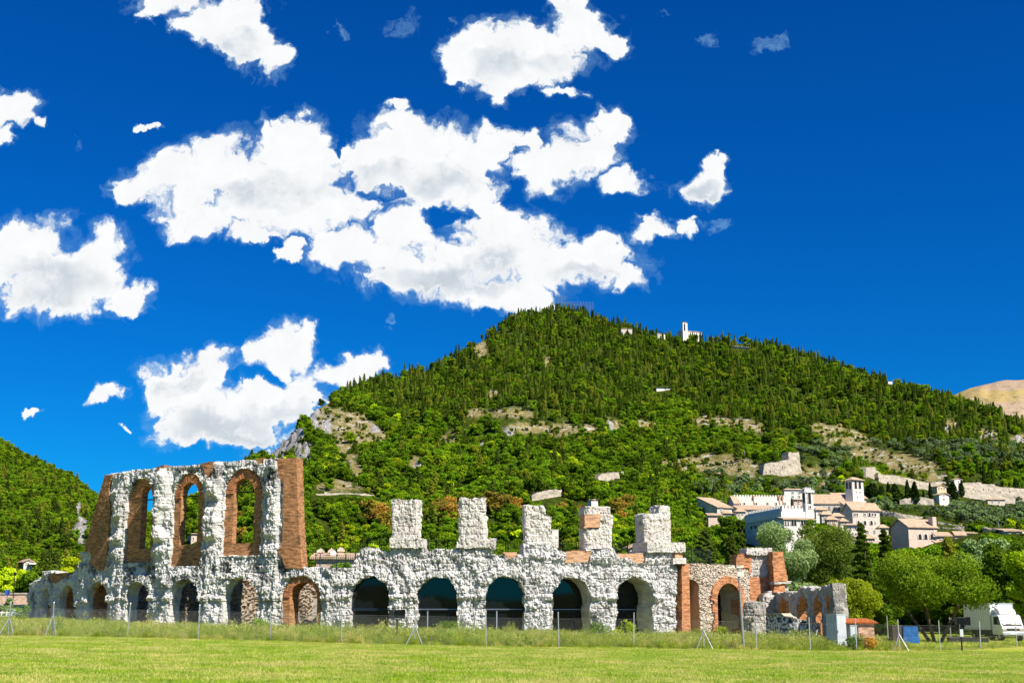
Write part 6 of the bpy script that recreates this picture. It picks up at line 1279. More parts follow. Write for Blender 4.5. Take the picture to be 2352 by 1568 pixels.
for i in range(len(fp) - 1):
    a, b = fp[i], fp[i + 1]; ax = np.array(a[:2]); bx = np.array(b[:2]); L = float(np.linalg.norm(bx - ax)); d = (bx - ax) / L; H = 1.72; cell_ = .115; V = []; Q = []
    def P3(t_, h): q = ax + d * t_; sag = .05 * math.sin(math.pi * t_ / L); return np.array([q[0], q[1] + .035, a[2] + (b[2] - a[2]) * t_ / L + h - sag * (h / H)])
    segs = []
    n = int((L + H) / cell_)
    for j in range(n):
        s0 = j * cell_ - H
        for sg in (1, -1):     # diagonals both ways
            t0, t1 = (s0, s0 + H) if sg > 0 else (s0 + H, s0); h0, h1 = 0, H
            ta, tb = t0, t1; ha, hb = h0, h1
            def clip(ta, ha, tb, hb):
                if ta < 0: ha += (0 - ta) / (tb - ta) * (hb - ha); ta = 0
                if ta > L: ha += (L - ta) / (tb - ta) * (hb - ha); ta = L
                return ta, ha
            if max(ta, tb) <= 0 or min(ta, tb) >= L: continue
            ta2, ha2 = clip(ta, ha, tb, hb); tb2, hb2 = clip(tb, hb, ta, ha); segs.append((ta2, ha2, tb2, hb2))
    for hh in (.05, .9, H): segs.append((0, hh, L, hh))
    r = .0019
    for (ta, ha, tb, hb) in segs:
        p, q = P3(ta, ha), P3(tb, hb); bse = len(V); rr = r if ha != hb else .004
        for c in (p, q):
            for o_ in ((0, -rr, 0), (rr * .87 * d[0], rr * .5, rr * .87), (-rr * .87 * d[0], rr * .5, -rr * .87)): V.append(c + np.array(o_))
        for k in range(3): Q.append([bse + k, bse + (k + 1) % 3, bse + 3 + (k + 1) % 3, bse + 3 + k])
    fpnt(mesh_np('mesh_panel', V, Q, M_WIRE))
# dark mesh fences on the wall head
def wall_fence(cv, pts, h, back, label, zoff=-.3, n_h=9, n_v=None):
    s_ = [cv.pix(u, v) for u, v in pts]; c = cv.P(s_[0][0]); root = thing('dark_mesh_fence', label, 'fence', (c[0], c[1], s_[0][1]))
    def Q(t_, z): p = cv.P(t_); n = cv.Nn(t_); return (p[0] - n[0] * back, p[1] - n[1] * back, z)
    for (a, za), (b, zb) in zip(s_[:-1], s_[1:]):
        m = MB()
        for i in range(n_h): f = i / (n_h - 1) * h; m.tube(Q(a, za + f), Q(b, zb + f), .012, n=4, cap=False)
        k = int((b - a) / .2)
        for i in range(1, k): t_ = a + (b - a) * i / k; z = za + (zb - za) * i / k; m.tube(Q(t_, z), Q(t_, z + h), .010, n=4, cap=False)
        fpnt(m.build('mesh_panel', M_DWIRE), root)
    for (a, za) in s_: m = MB(); m.tube(Q(a, za - .4), Q(a, za + h + .1), .05, n=6); fpnt(m.build('post', M_DWIRE), root)
wall_fence(MAIN, [c2(1140,985),c2(1182,985),c2(1335,985),c2(1415,982),c2(1498,982)], 1.2, 2.9, 'dark iron fence on the terrace right of the tall brick buttress')
wall_fence(MAIN, [c3(190,828),c3(192,828),c3(308,700),c3(420,690),c3(575,690)], 1.4, 2.9, 'dark mesh fence stepping up to the first pillar')
wall_fence(MAIN, [c3(890,690),c3(960,690),c3(1070,690),c3(1180,690)], 1.2 * 1.0, 2.9, 'dark mesh fence between the first and second pillars')
wall_fence(MAIN, [c3(1530,712),c3(1640,712),c4(90,680),c4(205,680)], 1.35, 2.9, 'dark mesh fence between the second and third pillars')
wall_fence(MAIN, [c4(495,660),c4(600,660),c4(730,660)], 1.1, 2.9, 'dark mesh fence between the third and fourth pillars')
wall_fence(MAIN, [c4(965,680),c4(1050,680),c4(1220,680)], 1.2, 2.9, 'dark mesh fence between the fourth and fifth pillars')
wall_fence(WING, [c5(340,400),c5(412,400),c5(655,405),c5(892,415)], 1.5, 2.9, 'dark mesh fence on top of the rubble wing', n_h=12)

# ------------------------------------------------------------------ things by the fence
def P0(u, Y): k = ray(u, 1450)[0]; x = k * Y; return x, Y, gz(x, Y)
# floodlight on a short post
x, y, z = P0(912, 82.5); fl = thing('floodlight', 'black floodlight on a short post left of the second glazed arch', 'floodlight', (x, y, z))
M_BLK = m_plain('black painted metal', (0.015, 0.015, 0.017), .45, .2)
def floodlight(root, h=1.55, w=.42, mat=M_BLK):
    MB().tube((0, 0, -.2), (0, 0, h - .05), .05, n=8).build('post', mat, root)
    m = MB(); m.box(-w / 2, w / 2, -.12, .16, h + .05, h + .55)
    for i in range(6): m.box(-w / 2 + .02, w / 2 - .02, .16, .22, h + .09 + i * .075, h + .12 + i * .075)
    hd = m.build('lamp_housing', mat, root, bevel=.015)
    MB().box(-w / 2 + .04, w / 2 - .04, -.135, -.121, h + .10, h + .5).build('lamp_glass', M_GLASS, hd)
    m = MB()
    for sg in (-1, 1): m.hexa([(sg * (w / 2 + .004), -.14, h + .04), (sg * (w / 2 + .3), -.32, h + .0), (sg * (w / 2 + .3), -.30, h + .0), (sg * (w / 2 + .004), -.12, h + .04), (sg * (w / 2 + .004), -.14, h + .56), (sg * (w / 2 + .3), -.32, h + .58), (sg * (w / 2 + .3), -.30, h + .58), (sg * (w / 2 + .004), -.12, h + .56)])
    m.build('side_flap', mat, root); m = MB(); m.box(-w / 2 - .06, -w / 2 - .03, -.02, .04, h - .02, h + .36); m.box(w / 2 + .03, w / 2 + .06, -.02, .04, h - .02, h + .36); m.box(-w / 2 - .06, w / 2 + .06, -.02, .04, h - .06, h - .02); m.build('bracket', mat, root)
floodlight(fl)
# tall lamp and camera pole
x, y, z = P0(1707, 82.6); po = thing('camera_pole', 'tall grey steel pole with two cameras before the ringed brick arch', 'pole', (x, y, z)); po.rotation_euler = (0, R(-2.0), 0)
hh = 5.05; MB().tube((0, 0, -.3), (0, 0, 2.6), .085, n=12).tube((0, 0, 2.6), (0, 0, hh), .06, .05, 12).build('pole_shaft', m_plain('grey steel', (0.32, 0.34, 0.35), .45, .5), po, smooth=False)
MB().box(-.1, .32, -.12, .12, hh - .55, hh - .28).build('junction_box', M_WALLW, po, bevel=.01)
for sx, ry in ((-.45, .2), (.12, -.3)): m = MB(); m.box(sx - .22, sx + .22, -.1, .08, hh - .02, hh + .12); m.box(sx - .26, sx + .1, -.13, .11, hh + .125, hh + .14); m.tube((sx, 0, hh), (0, 0, hh - .12), .03); m.build('camera', M_WALLW, po)
# electrical cabinets and brick hut
M_CAB = m_plain('painted cabinet grey', (0.52, 0.56, 0.58), .5, .1, .08, 2)
def cabinet(u0, u1, vt, vb, Y, rz, dep, name, label, plinth=.35):
    k = ray(u0, 1450)[0]; x0 = k * Y; z = gz(x0, Y); sc = Y / 3047; w = (u1 - u0) * sc / math.cos(rz); H = (EYE + ray(u0, vt)[1] * Y) - z
    r_ = thing(name, label, 'cabinet', (x0, Y, z), rz); MB().box(0, w, 0, dep, -.3, H).build('casing', M_CAB, r_, bevel=.015)
    MB().box(.03, w - .03, -.012, -.001, plinth, H - .06).build('door', M_CAB, r_, bevel=.004); MB().box(.02, w * .0 + .05, -.03, -.013, H * .5, H * .5 + .16).build('handle', M_BLK, r_)
    MB().box(-.03, w + .03, -.03, dep + .03, H + .001, H + .05).build('lid', M_CAB, r_, bevel=.01); return r_
cabinet(1923, 1947, 1411, 1485, 88, R(24), 1.15, 'electrical_cabinet', 'tall light grey electrical cabinet behind the fence in front of the end pillar', .9)
cabinet(1953, 1970, 1437, 1484, 88.3, R(14), .7, 'electrical_cabinet', 'shorter light grey electrical cabinet between the tall one and the brick hut', .5)
x, y, z = P0(1972, 88.6); hut = thing('brick_meter_hut', 'small brick hut with orange tiled roof behind the fence', 'hut', (x, y, z), R(8)); sc = 88.6 / 3047; w = 38 * sc
M_HUT = m_brick('hut brick', (0.58, 0.36, 0.24), (0.40, 0.22, 0.14), (0.34, 0.25, 0.18), w=.26, h=.085, ms=.02, dirt=.3)
MB().box(0, w, 0, 1.6, -.3, 1.78).build('wall', M_HUT, hut); MB().box(-.9, -.002, .7, 1.6, -.3, 1.8).build('rendered_wing', M_WALLW, hut)
m = MB()
for i in range(17):       # barrel tiles
    xx = -1.0 + i * (w + 1.2) / 16
    for j in range(6):
        t0, t1 = math.pi * j / 6, math.pi * (j + 1) / 6; r_ = .055; c0, s0, c1_, s1_ = math.cos(t0), math.sin(t0), math.cos(t1), math.sin(t1)
        m.face([(xx + r_ * c0, -.22, 1.80 + r_ * s0), (xx + r_ * c0, 1.7, 2.08 + r_ * s0), (xx + r_ * c1_, 1.7, 2.08 + r_ * s1_), (xx + r_ * c1_, -.22, 1.80 + r_ * s1_)])
m.hexa([(-1.05, -.2, 1.785), (w + .2, -.2, 1.785), (w + .2, 1.7, 1.81), (-1.05, 1.7, 1.81), (-1.05, -.2, 1.80), (w + .2, -.2, 1.80), (w + .2, 1.7, 2.08), (-1.05, 1.7, 2.08)])
m.build('roof', m_plain('orange tiles', (0.62, 0.20, 0.06), .85, 0, .35, 5, .2, .5), hut)
MB().box(w - .002, w + .22, .3, .6, .35, .75).build('meter_box', M_CAB, hut)
# low speckled round wall
LW = Curve([(1758,108),(1790,106.5),(1830,105.5),(1870,106),(1890,107)])
ql = poly_px(LW, [(1760,1480),(1760,1413),(1778,1411),(1796,1411),(1803,1417),(1822,1420),(1850,1428),(1884,1434),(1888,1480)])
lw = thing('low_flint_wall', 'low curved black and white flint wall with pale coping in front of the arcade', 'wall', (*LW.P(2), 0))
t = NT('flint'); ob = t.coord('UV'); vz = t.n('ShaderNodeTexVoronoi'); vz.inputs['Scale'].default_value = 7; t.l(ob, vz.inputs['Vector']); M_FLINT = t.finish(t.mix(t.ramp(vz.outputs['Color'], [(.35, 0.), (.55, 1.)]), (0.05, 0.05, 0.07), (0.62, 0.60, 0.58)), .9, vz.outputs[0], .8, .05)
o = relief('wall_face', LW, lambda s, z: inpoly(s, z, ql) & (z > -1.2), lambda s, z: .1 * (fbm(s * 4, z * 4, 0, 3, 3) - .5), bbox(ql), 1.0, M_FLINT, None, .07, 2); fpnt(o, lw)
m = MB(); tp = ql[1:8]
for (a, za), (b, zb) in zip(tp[:-1], tp[1:]):
    q = []
    for (s_, z_) in ((a, za), (b, zb)):
        p = LW.P(s_); n = LW.Nn(s_)
        for dd, hq in ((.1, .02), (-1.1, .02), (-1.1, .12), (.1, .12)): q.append((p[0] + n[0] * dd, p[1] + n[1] * dd, z_ + hq))
    m.hexa([q[0], q[4], q[5], q[1], q[3], q[7], q[6], q[2]])
fpnt(m.build('coping', M_OLDW), lw)
# scattered ruin blocks at the foot
# blue tarpaulin covered stack and dark crate under the tree
x, y, z = P0(2086, 114); tb = thing('blue_tarpaulin_stack', 'tall stack covered by a wrinkled blue tarpaulin beside the forked tree trunk', 'tarpaulin', (x, y, z), R(4)); rnd = random.Random(9)
V = []; Q = []; nn = 14
for j in range(nn + 1):
    for i in range(4 * nn):
        side = i // nn; f = (i % nn) / nn; c = [(0, 0), (1, 0), (1, 1), (0, 1), (0, 0)]; a, b = c[side], c[side + 1]; px_, py_ = (a[0] + (b[0] - a[0]) * f - .5), (a[1] + (b[1] - a[1]) * f - .5)
        hh_ = j / nn; wv = 1 + .06 * float(vn(i * .6, j * .4, 0, 4)) + .08 * (1 - hh_); V.append((px_ * 1.25 * wv, py_ * 1.1 * wv, hh_ * 1.5 - .1))
for j in range(nn):
    for i in range(4 * nn): Q.append([j * 4 * nn + i, j * 4 * nn + (i + 1) % (4 * nn), (j + 1) * 4 * nn + (i + 1) % (4 * nn), (j + 1) * 4 * nn + i])
M_TARP = m_plain('blue tarpaulin', (0.01, 0.10, 0.32), .4, 0, .3, 2, .5, .8); o = mesh_np('tarpaulin_sheet', V, Q, M_TARP, tb, uv=np.zeros((len(Q) * 4, 2)), smooth=True); m = MB(); m.face([V[nn * 4 * nn + i] for i in range(4 * nn)]); m.build('top_sheet', M_TARP, tb)
MB().box(-1.55, -.72, -.5, .5, -.1, 1.5).build('dark_crate', m_plain('dark boards', (0.06, 0.05, 0.045), .8, 0, .3), tb)
# small floodlight by the right
x, y, z = P0(2207, 92); f2 = thing('floodlight', 'dark floodlight with cable box on a leaning post between tree and truck', 'floodlight', (x, y, z), R(10)); floodlight(f2, 1.75, .6, M_BLK)
MB().box(-.12, .12, -.1, -.04, 1.0, 1.5).build('cable_box', M_CAB, f2)
# white truck
M_WHITE = m_plain('white paint', (0.80, 0.80, 0.80), .35, 0, .04, 1, .5, .02); M_TYRE = m_plain('tyre rubber', (0.02, 0.02, 0.02), .85); M_LAMP = m_plain('headlamp glass', (0.5, 0.42, 0.36), .15, .2, .2, 5, .6); M_CHAS = m_plain('chassis', (0.03, 0.03, 0.032), .7)
Yt = 128; kx = ray(2277, 1460)[0]; X0 = kx * Yt; ZT = EYE + ray(2277, 1463)[1] * Yt + .0; gzt = gz(X0, Yt)
tr = thing('white_box_truck', 'white box truck with cab facing the meadow parked at the right edge', 'truck', (X0, Yt, gzt), R(9)); tr.scale = (1.13, 1.1, 1.12)
# local frame: x to the right across the cab, y backwards; the nearside front corner of the box at x=0,y=0
W_ = 2.15; BL_ = 4.6
m = MB(); m.box(0, W_, 0, BL_, .95, 3.15); bx_ = m.build('cargo_box', M_WHITE, tr)
m = MB()
for (a, b, c, d, e_, f_) in ((-.03, .05, -.03, .05, .93, 3.18), (W_ - .05, W_ + .03, -.03, .05, .93, 3.18), (-.03, .05, BL_ - .05, BL_ + .03, .93, 3.18), (-.03, W_ + .03, -.035, .04, 3.12, 3.2), (-.035, .04, .05, BL_, 3.12, 3.2), (-.035, .04, .05, BL_, .92, 1.0)): m.box(a, b, c, d, e_, f_)
m.build('edge_trim', M_ALU, bx_)
m = MB()
for i in range(11): m.box(-.008, -.001, .3 + i * .4, .31 + i * .4, 1.05, 3.1)
m.build('panel_seam', M_CHAS, bx_)
m = MB(); y0 = -1.75     # cab: profile in (y, z), extruded across
prof = [(-.08, .55), (y0 + .15, .55), (y0, .75), (y0 + .02, 1.25), (y0 + .12, 1.35), (y0 + .48, 2.12), (y0 + .75, 2.2), (-.08, 2.2)]
m.prismx(prof[::-1], .08, W_ - .08); cb = m.build('cab', M_WHITE, tr, bevel=.05)
m = MB(); m.hexa([(.2, y0 + .04, 1.40), (W_ - .2, y0 + .04, 1.40), (W_ - .2, y0 + .16, 1.38), (.2, y0 + .16, 1.38), (.26, y0 + .37, 2.06), (W_ - .26, y0 + .37, 2.06), (W_ - .26, y0 + .5, 2.06), (.26, y0 + .5, 2.06)]); M_WS = m_plain('windscreen', (0.02, 0.045, 0.05), .2, 0, .2, 1, .25); m.build('windscreen', M_WS, cb); MB().box(.5, 1.0, y0 + .02, y0 + .035, 1.42, 1.50).build('paper', M_WALLW, cb)
MB().prismx([(y0 + .28, 1.38), (y0 + .56, 2.02), (-.45, 2.02), (-.45, 1.38)][::-1], .055, .075).build('side_window', M_WS, cb)
m = MB(); m.prismx([(y0 + .25, .72), (y0 + .2, 1.34), (-.38, 1.34), (-.38, .72)][::-1], .062, .078); dr = m.build('door', M_WHITE, cb, bevel=.01); MB().box(.045, .061, -.55, -.42, 1.12, 1.16).build('handle', M_CHAS, dr)
m = MB(); m.prismx([(y0 + .78, 2.21), (y0 + .62, 2.26), (-.9, 2.62), (-.2, 2.92), (-.1, 2.21)][::-1], .32, W_ - .32); m.build('wind_deflector', M_WHITE, cb, bevel=.06)
m = MB(); m.box(.1, W_ - .1, y0 - .09, y0 + .02, .50, .74); m.build('bumper', M_ALU, cb, bevel=.02); m = MB(); m.box(.5, W_ - .5, y0 - .015, y0 + .03, .86, 1.06); m.build('grille', M_CHAS, cb); m = MB(); m.box(.22, W_ - .22, y0 + .04, y0 + .09, 1.2, 1.36); m.build('cowl_vent', M_CHAS, cb)
for sx in (.12, W_ - .47): MB().box(sx, sx + .35, y0 - .03, y0 + .04, .84, 1.04).build('headlight', M_LAMP, cb, bevel=.02)
MB().box(W_ / 2 - .3, W_ / 2 + .3, y0 - .10, y0 - .092, .58, .7).build('number_plate', M_WHITE, cb)
for sx in (-.16, W_ + .0): m = MB(); m.box(sx, sx + .16, y0 + .22, y0 + .28, 1.45, 1.85); m.tube((sx + .08, y0 + .25, 1.85), (W_ / 2 + (sx - W_ / 2) * .85, y0 + .4, 2.0), .015, n=5); m.build('wing_mirror', M_CHAS, cb)
for (sx, wy, nm_) in ((.12, -1.15, 1), (W_ - .38, -1.15, 1), (.1, 3.2, 1), (W_ - .5, 3.2, 1)):
    wl = MB().tube((sx, wy, .38), (sx + .28, wy, .38), .38, n=20).build('wheel', M_TYRE, tr); MB().tube((sx - .012, wy, .38), (sx + .02, wy, .38), .2, n=14).build('rim', M_ALU, wl)
m = MB(); m.box(.5, .7, -.2, BL_ - .3, .6, .9); m.box(W_ - .7, W_ - .5, -.2, BL_ - .3, .6, .9); m.box(.25, W_ - .25, .6, 1.6, .4, .75); m.build('chassis', M_CHAS, tr)
MB().hexa([(0 - .02, -.35 + .3, 2.0), (.0, -.05, 2.0), (.02, -.05, 2.0), (0, -.04, 2.0), (-.02, -.05, 2.05), (0, -.05, 2.05), (.02, -.05, 2.05), (0, -.04, 2.05)]) if False else None
# concrete drainage blocks / dark timber under the truck's side
x, y, z = P0(2205, 119); tag(MB().box(x - 1.0, x + .9, y, y + .6, z, z + .5).box(x + 1.0, x + 2.6, y + .2, y + .7, z, z + .42).build('timber_baulk', M_CHAS), 'dark low baulks lying in the grass beside the truck', 'timber')
# lightweight wire fence posts in the field beyond
for (u, Yq, h) in ((2039, 130, 2.2), (2183, 126, 2.2), (2205, 126, 1.7)):
    x, y, z = P0(u, Yq); tag(MB().tube((x, y, z - .2), (x, y, z + h), .05, n=6).build('field_post', M_GALV), {2039: 'thin steel post in the field right of the brick hut', 2183: 'thin steel post behind the forked tree', 2205: 'short steel post in the field left of the truck'}[u], 'post')
x, y, z = P0(2040, 142); m = MB(); n = 20
for i in range(n):
    a, b = 2 * math.pi * i / n, 2 * math.pi * (i + 1) / n
    for (r0, r1, y0_, y1_) in ((.72, .6, 0, 0), (.72, .72, 0, 1.4), (.6, .6, 1.4, 0)):
        m.face([(x + r0 * math.cos(a), y + y0_, z + .75 + r0 * math.sin(a)), (x + r0 * math.cos(b), y + y0_, z + .75 + r0 * math.sin(b)), (x + r1 * math.cos(b), y + y1_, z + .75 + r1 * math.sin(b)), (x + r1 * math.cos(a), y + y1_, z + .75 + r1 * math.sin(a))])
tag(m.build('concrete_pipe', M_OLDW), 'pale concrete pipe ring lying beyond the brick hut', 'pipe')

# ------------------------------------------------------------------ car park at the left edge
k0, k1 = ray(-12, 1380)[0], ray(64, 1380)[0]; yb = 165; bw = thing('boundary_wall', 'long pale brick boundary wall behind the car park at left edge', 'wall', (k0 * yb, yb, 0))
zt_ = EYE + ray(0, 1364)[1] * yb; z0_ = float(hill_z(k0 * yb, yb)) - 1; m = MB(); m.box(k0 * yb - 12, k1 * yb + 8, yb, yb + .5, z0_, zt_); o = m.build('wall_face', m_brick('boundary brick', (0.62, 0.42, 0.30), (0.5, 0.33, 0.23), (0.5, 0.4, 0.3), w=.4, h=.14, ms=.02, dirt=.25)); fpnt(o, bw); o = MB().box(k0 * yb - 12, k1 * yb + 8, yb - .1, yb + .6, zt_ + .002, zt_ + .18).build('coping', M_OLDW); fpnt(o, bw)
MB().box(k0 * yb + 2.6, k0 * yb + 3.1, yb - .02, yb - .008, z0_ + 2.0, z0_ + 2.7)
def car(u, Y, c, rz, label):
    x, y, z = P0(u, Y); z = float(hill_z(x, y)) + .0; r_ = thing('parked_car', label, 'car', (x, y, z), rz, 'cars parked by the boundary wall'); L2 = 2.1; M_C = m_plain('car paint', c, .25, .2, .03, 1, .6, .01)
    m = MB(); m.prism([(-L2, .3), (L2, .3), (L2 + .03, .62), (L2 - .12, .82), (.95, .98), (-L2 + .25, 1.0), (-L2, .75)], -.85, .85); b = m.build('body', M_C, r_, bevel=.06)
    m = MB(); m.prism([(-1.75, .97), (1.05, .97), (.45, 1.44), (-1.25, 1.46)], -.72, .72); m.build('cabin_glass', M_WS, b, bevel=.04); m = MB(); m.prism([(-1.2, 1.46), (.42, 1.445), (.35, 1.5), (-1.1, 1.52)], -.68, .68); m.build('car_roof', M_C, b)
    for wx in (-1.3, 1.3):
        for wy in (-.86, .66): w_ = MB().tube((wx, wy, .32), (wx, wy + .2, .32), .32, n=16).build('wheel', M_TYRE, r_); MB().tube((wx, wy - .012, .32), (wx, wy + .01, .32), .19, n=12).build('rim', M_ALU, w_)
    for sy in (-.8, .5): MB().box(L2 - .06, L2 + .04, sy, sy + .3, .6, .76).build('headlight', M_LAMP, b)
car(4, 150, (0.30, 0.45, 0.60), R(20), 'pale blue car at the left frame edge by the boundary wall'); car(30, 152, (0.03, 0.04, 0.06), R(70), 'dark car second from the left by the boundary wall'); car(46, 154, (0.05, 0.12, 0.10), R(75), 'dark green car third from the left by the boundary wall'); car(58, 155, (0.02, 0.02, 0.03), R(80), 'black car nearest the ruin by the boundary wall')
rf = thing('rail_fence', 'pale wooden rail fence in front of the parked cars', 'fence', (*P0(20, 140)[:2], 0)); Yr = 140
m = MB(); xa, xb = P0(-10, Yr)[0], P0(66, Yr)[0]; zz = gz(xa, Yr)
for hq in (.35, .75): o = fpnt(MB().box(xa, xb, Yr, Yr + .05, zz + hq, zz + hq + .1).build('rail', M_WALLW), rf)
for i in range(8): xx = xa + (xb - xa) * i / 7; fpnt(MB().box(xx - .05, xx + .05, Yr - .055, Yr - .005, zz - .3, zz + .95).build('post', M_WALLW), rf)
x, y, z = P0(24, 158); sp_ = thing('street_lamp', 'thin dark street lamp in front of the boundary wall at left', 'lamp', (x, y, z)); MB().tube((0, 0, -.3), (0, 0, 4.9), .06, .04, 8).build('lamp_post', M_IRON, sp_); m = MB(); m.tube((0, 0, 4.9), (0, 0, 5.15), .16, .22, 8); m.tube((0, 0, 5.15), (0, 0, 5.3), .25, .03, 8); m.build('lamp_head', M_IRON, sp_)
x, y, z = P0(10, 159); tag(MB().tube((x, y, z - .2), (x, y, z + 3.2), .04).box(x - .3, x + .3, y - .03, y + .01, z + 2.6, z + 3.2).build('parking_sign', m_plain('sign blue', (0.05, 0.12, 0.45), .5)), 'small blue parking sign on a pole by the boundary wall', 'sign')
BT('olive_bush', 'round grey green bush beside the parked cars', 'olive', 14, 1395, 1370, 36, 144, L_OLIVE, 900, .3, 341, base=0)

# ------------------------------------------------------------------ meadow grass, weeds
t = NT('grass blades'); geo = t.n('ShaderNodeNewGeometry').outputs['Position']; a = t.noise(geo, .25, 6, .6); b = t.noise(geo, 1.6, 4, .6); oi = t.n('ShaderNodeObjectInfo').outputs['Random']
def grassmat(name, g1, g2, dry_, lo, hi, trans=.45):
    t = NT(name); geo = t.n('ShaderNodeNewGeometry').outputs['Position']; a = t.noise(geo, .22, 6, .65); b = t.noise(geo, 1.6, 4, .6); oi = t.n('ShaderNodeObjectInfo').outputs['Random']; ti = t.attr('tint')
    c = t.mix(t.ramp(b, [(.35, 0.), (.65, 1.)]), g1, g2); c = t.mix(t.math('MULTIPLY', t.ramp(t.math('ADD', t.math('MULTIPLY', a, .75), t.math('MULTIPLY', oi, .25)), [(lo, 0.), (hi, 1.)]), .85), c, dry_)
    c = t.mix(t.math('MULTIPLY', t.math('GREATER_THAN', ti, .8), .8), c, dry_)
    c = t.mix(1.0, c, t.ramp(oi, [(0.0, .8), (1.0, 1.2)]), 'MULTIPLY')
    d = t.n('ShaderNodeBsdfDiffuse'); t.l(c, d.inputs[0]); tr = t.n('ShaderNodeBsdfTranslucent'); t.l(c, tr.inputs[0]); m = t.n('ShaderNodeMixShader'); m.inputs[0].default_value = trans; t.l(d.outputs[0], m.inputs[1]); t.l(tr.outputs[0], m.inputs[2]); t.l(m.outputs[0], t.out.inputs[0]); return t.m
M_G1 = grassmat('short grass', (0.18, 0.38, 0.012), (0.44, 0.60, 0.03), (0.76, 0.65, 0.25), .48, .62)
M_G2 = grassmat('tall weeds', (0.16, 0.30, 0.012), (0.42, 0.52, 0.03), (0.68, 0.58, 0.20), .52, .68)
def tuft(name, n, h, spread, wd, mat, seed, lean=.5, heads=0):
    rg = np.random.default_rng(seed); V = []; Q = []; T = []
    for i in range(n):
        a = rg.uniform(0, 6.28); r0 = spread * math.sqrt(rg.uniform()); x, y = r0 * math.cos(a), r0 * math.sin(a); hh = h * rg.uniform(.45, 1.1); b = rg.uniform(0, 6.28); lx, ly = lean * hh * rg.normal(0, .5), lean * hh * rg.normal(0, .5); dx, dy = math.cos(b) * wd / 2, math.sin(b) * wd / 2; bs = len(V); ti = rg.uniform()
        V += [(x - dx, y - dy, -.02), (x + dx, y + dy, -.02), (x + lx * .45 + dx * .8, y + ly * .45 + dy * .8, hh * .6), (x + lx * .45 - dx * .8, y + ly * .45 - dy * .8, hh * .6), (x + lx + dx * .2, y + ly + dy * .2, hh), (x + lx - dx * .2, y + ly - dy * .2, hh)]
        Q += [[bs, bs + 1, bs + 2, bs + 3], [bs + 3, bs + 2, bs + 4, bs + 5]]; T += [ti, ti]
        if heads and rg.uniform() < heads:      # leafy or seed heads along the stem
            for q in range(5):
                f = rg.uniform(.4, 1); c = np.array([x + lx * f, y + ly * f, hh * f]) + rg.normal(0, .03, 3); s_ = wd * rg.uniform(1.5, 3.5); d1 = rg.normal(0, 1, 3); d1 /= np.linalg.norm(d1); d2 = np.cross(d1, rg.normal(0, 1, 3)); d2 /= np.linalg.norm(d2); bs = len(V)
                V += [tuple(c + d1 * s_), tuple(c + d2 * s_ * .6), tuple(c - d1 * s_), tuple(c - d2 * s_ * .6)]; Q.append([bs, bs + 1, bs + 2, bs + 3]); T.append(rg.uniform())
    return mesh_np(name, V, Q, mat, None, attrs=[('tint', 'FACE', T)], link=False)
G1 = [tuft('grass_tuft', 46, .10, .30, .012, M_G1, s, .8) for s in (1, 2, 3)]
G2 = [tuft('weed_tuft', 60, .78, .32, .014, M_G2, s, .35, .5) for s in (11, 12, 13)] + [tuft('weed_tuft', 50, .5, .4, .016, M_G2, s, .5, .7) for s in (14, 15)]
def field_pts(n, y0, y1, pw=1.0, seed=0):
    rg = np.random.default_rng(seed); Y = y0 + (y1 - y0) * rg.uniform(0, 1, n) ** pw; X = Y * rg.uniform(-.42, .42, n); return X, Y, rg
X, Y, rg = field_pts(60000, 29, 92, .85, 5); m_ = Y < fence_y(X) + 1.5; X, Y = X[m_], Y[m_]; keep = rg.uniform(0, 1, len(X)) < .35 + .65 * sstep(.3, .5, fbm(X / 2, Y / 3, 0, 3, 44)); X, Y = X[keep], Y[keep]
dryband = np.exp(-((Y - (fence_y(X) - 1.6)) / 1.0) ** 2) * sstep(-24, -2, X) * (1 - .6 * sstep(26, 34, X)); keep = rg.uniform(0, 1, len(X)) > dryband * .85; X, Y = X[keep], Y[keep]
n = len(X); s = rg.uniform(.5, 1.3, n); scatter('mown_grass', np.stack([X, Y, ground_z(X, Y)], -1), np.stack([0 * s, 0 * s, rg.uniform(0, 6.28, n)], -1), np.stack([s * 1.2, s * 1.2, s], -1), np.arange(n) % 3, G1, 'short sunlit mown grass with straw patches in the foreground', 'grass')
X, Y, rg = field_pts(34000, 78, 140, 1.0, 6); fy_ = fence_y(X); on = (Y > fy_ - .3 + .5 * (fbm(X, Y, 0, 2, 3) - .5))
cvx, cvy = MAIN.p[:, 0], MAIN.p[:, 1]; wy = np.interp(X, cvx, cvy); on &= ~((X > cvx.min()) & (X < cvx.max()) & (Y > wy - .5)) & ~((X > 13) & (X < 24) & (Y > 116)) ; right = sstep(26, 30, X)
on &= (rg.uniform(0, 1, len(X)) < 1 - .9 * right * sstep(2, 5, Y - fy_)); X, Y, fy_, right = X[on], Y[on], fy_[on], right[on]; n = len(X)
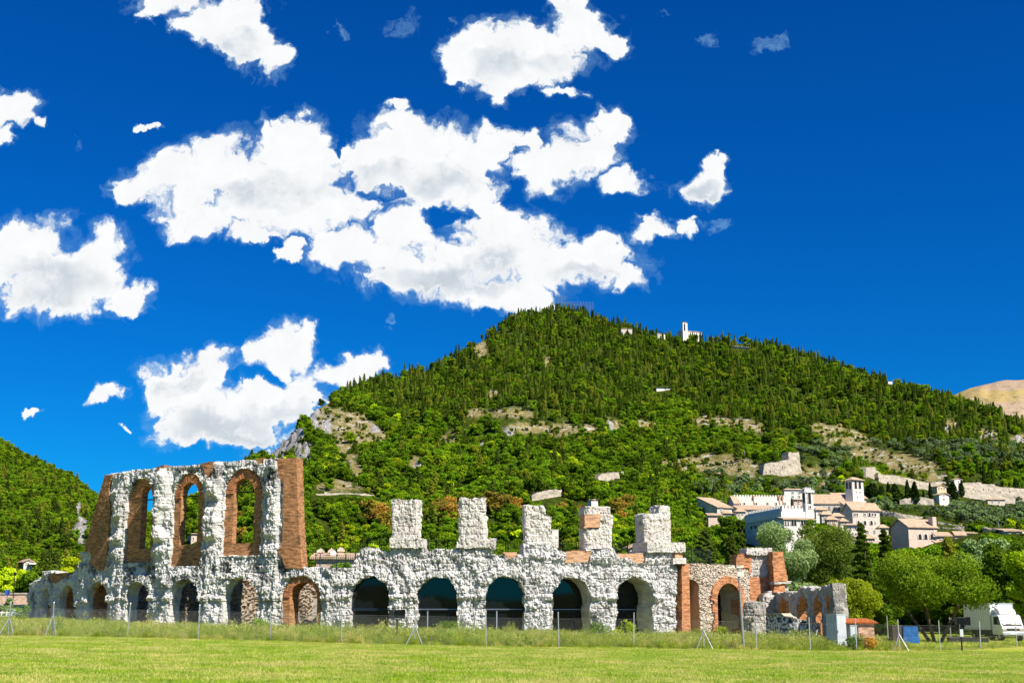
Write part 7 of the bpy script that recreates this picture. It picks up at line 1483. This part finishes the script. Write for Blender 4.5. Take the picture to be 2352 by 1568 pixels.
s = rg.uniform(.6, 1.2, n) * (.55 + .7 * fbm(X / 3, Y / 3, 0, 3, 14)) * (1 - .6 * right); s *= np.where(np.abs(Y - fy_) < 1.0, .6, 1.0); s *= 1 - .25 * sstep(95, 110, Y)
s = s * np.where(rg.uniform(0, 1, n) > .97, 1.5, 1.0); scatter('tall_weeds', np.stack([X, Y, ground_z(X, Y)], -1), np.stack([0 * s, 0 * s, rg.uniform(0, 6.28, n)], -1), np.stack([s, s, s], -1), rg.integers(0, 5, n), G2, 'tall unmown weeds and seeding grass behind the fence', 'weeds')
X, Y, rg = field_pts(9000, 84, 150, 1.0, 8); on = (X > 24) & (Y > fence_y(X)); X, Y = X[on], Y[on]; n = len(X); s = rg.uniform(.8, 1.8, n)
scatter('field_grass', np.stack([X, Y, ground_z(X, Y)], -1), np.stack([0 * s, 0 * s, rg.uniform(0, 6.28, n)], -1), np.stack([s, s, s], -1), np.arange(n) % 3, G1, 'short grass of the field under the spreading tree', 'grass')
# single taller plants
for (u, Yq, h, mt, lb) in ((1030, 96, 1.5, L_BROAD, 'clump of taller weeds in front of the second glazed arch'), (1432, 104, 1.6, L_YEL, 'yellow flowering weed in front of the fifth glazed arch'), (1375, 103, 1.5, L_BROAD, 'tall wispy weed beside the fourth glazed arch'), (1650, 100, 1.3, L_YEL, 'yellow flowering bush in front of the ringed brick arch'), (1960, 87.6, 1.0, L_BROAD, 'bright green weed at the foot of the grey cabinets'), (1995, 88, 1.0, L_AUT, 'dry brown weeds beside the brick hut'), (45, 128, 1.6, L_BROAD, 'green bush left of the ruin end'), (595, 100, 1.3, L_BROAD, 'leafy weeds in front of the tall wall')):
    x, y, z = P0(u, Yq); o = thing('weed_plant', lb, 'plant', (x, y, z)); V, Q, ti = crown('broad', h, h * .75, 900, .09, int(u), 0); mesh_np('foliage', V, Q, mt, o, attrs=[('tint', 'FACE', ti)]); MB().tube((0, 0, -.1), (0, 0, h * .7), .02, n=5).build('stem', M_BARK, o)
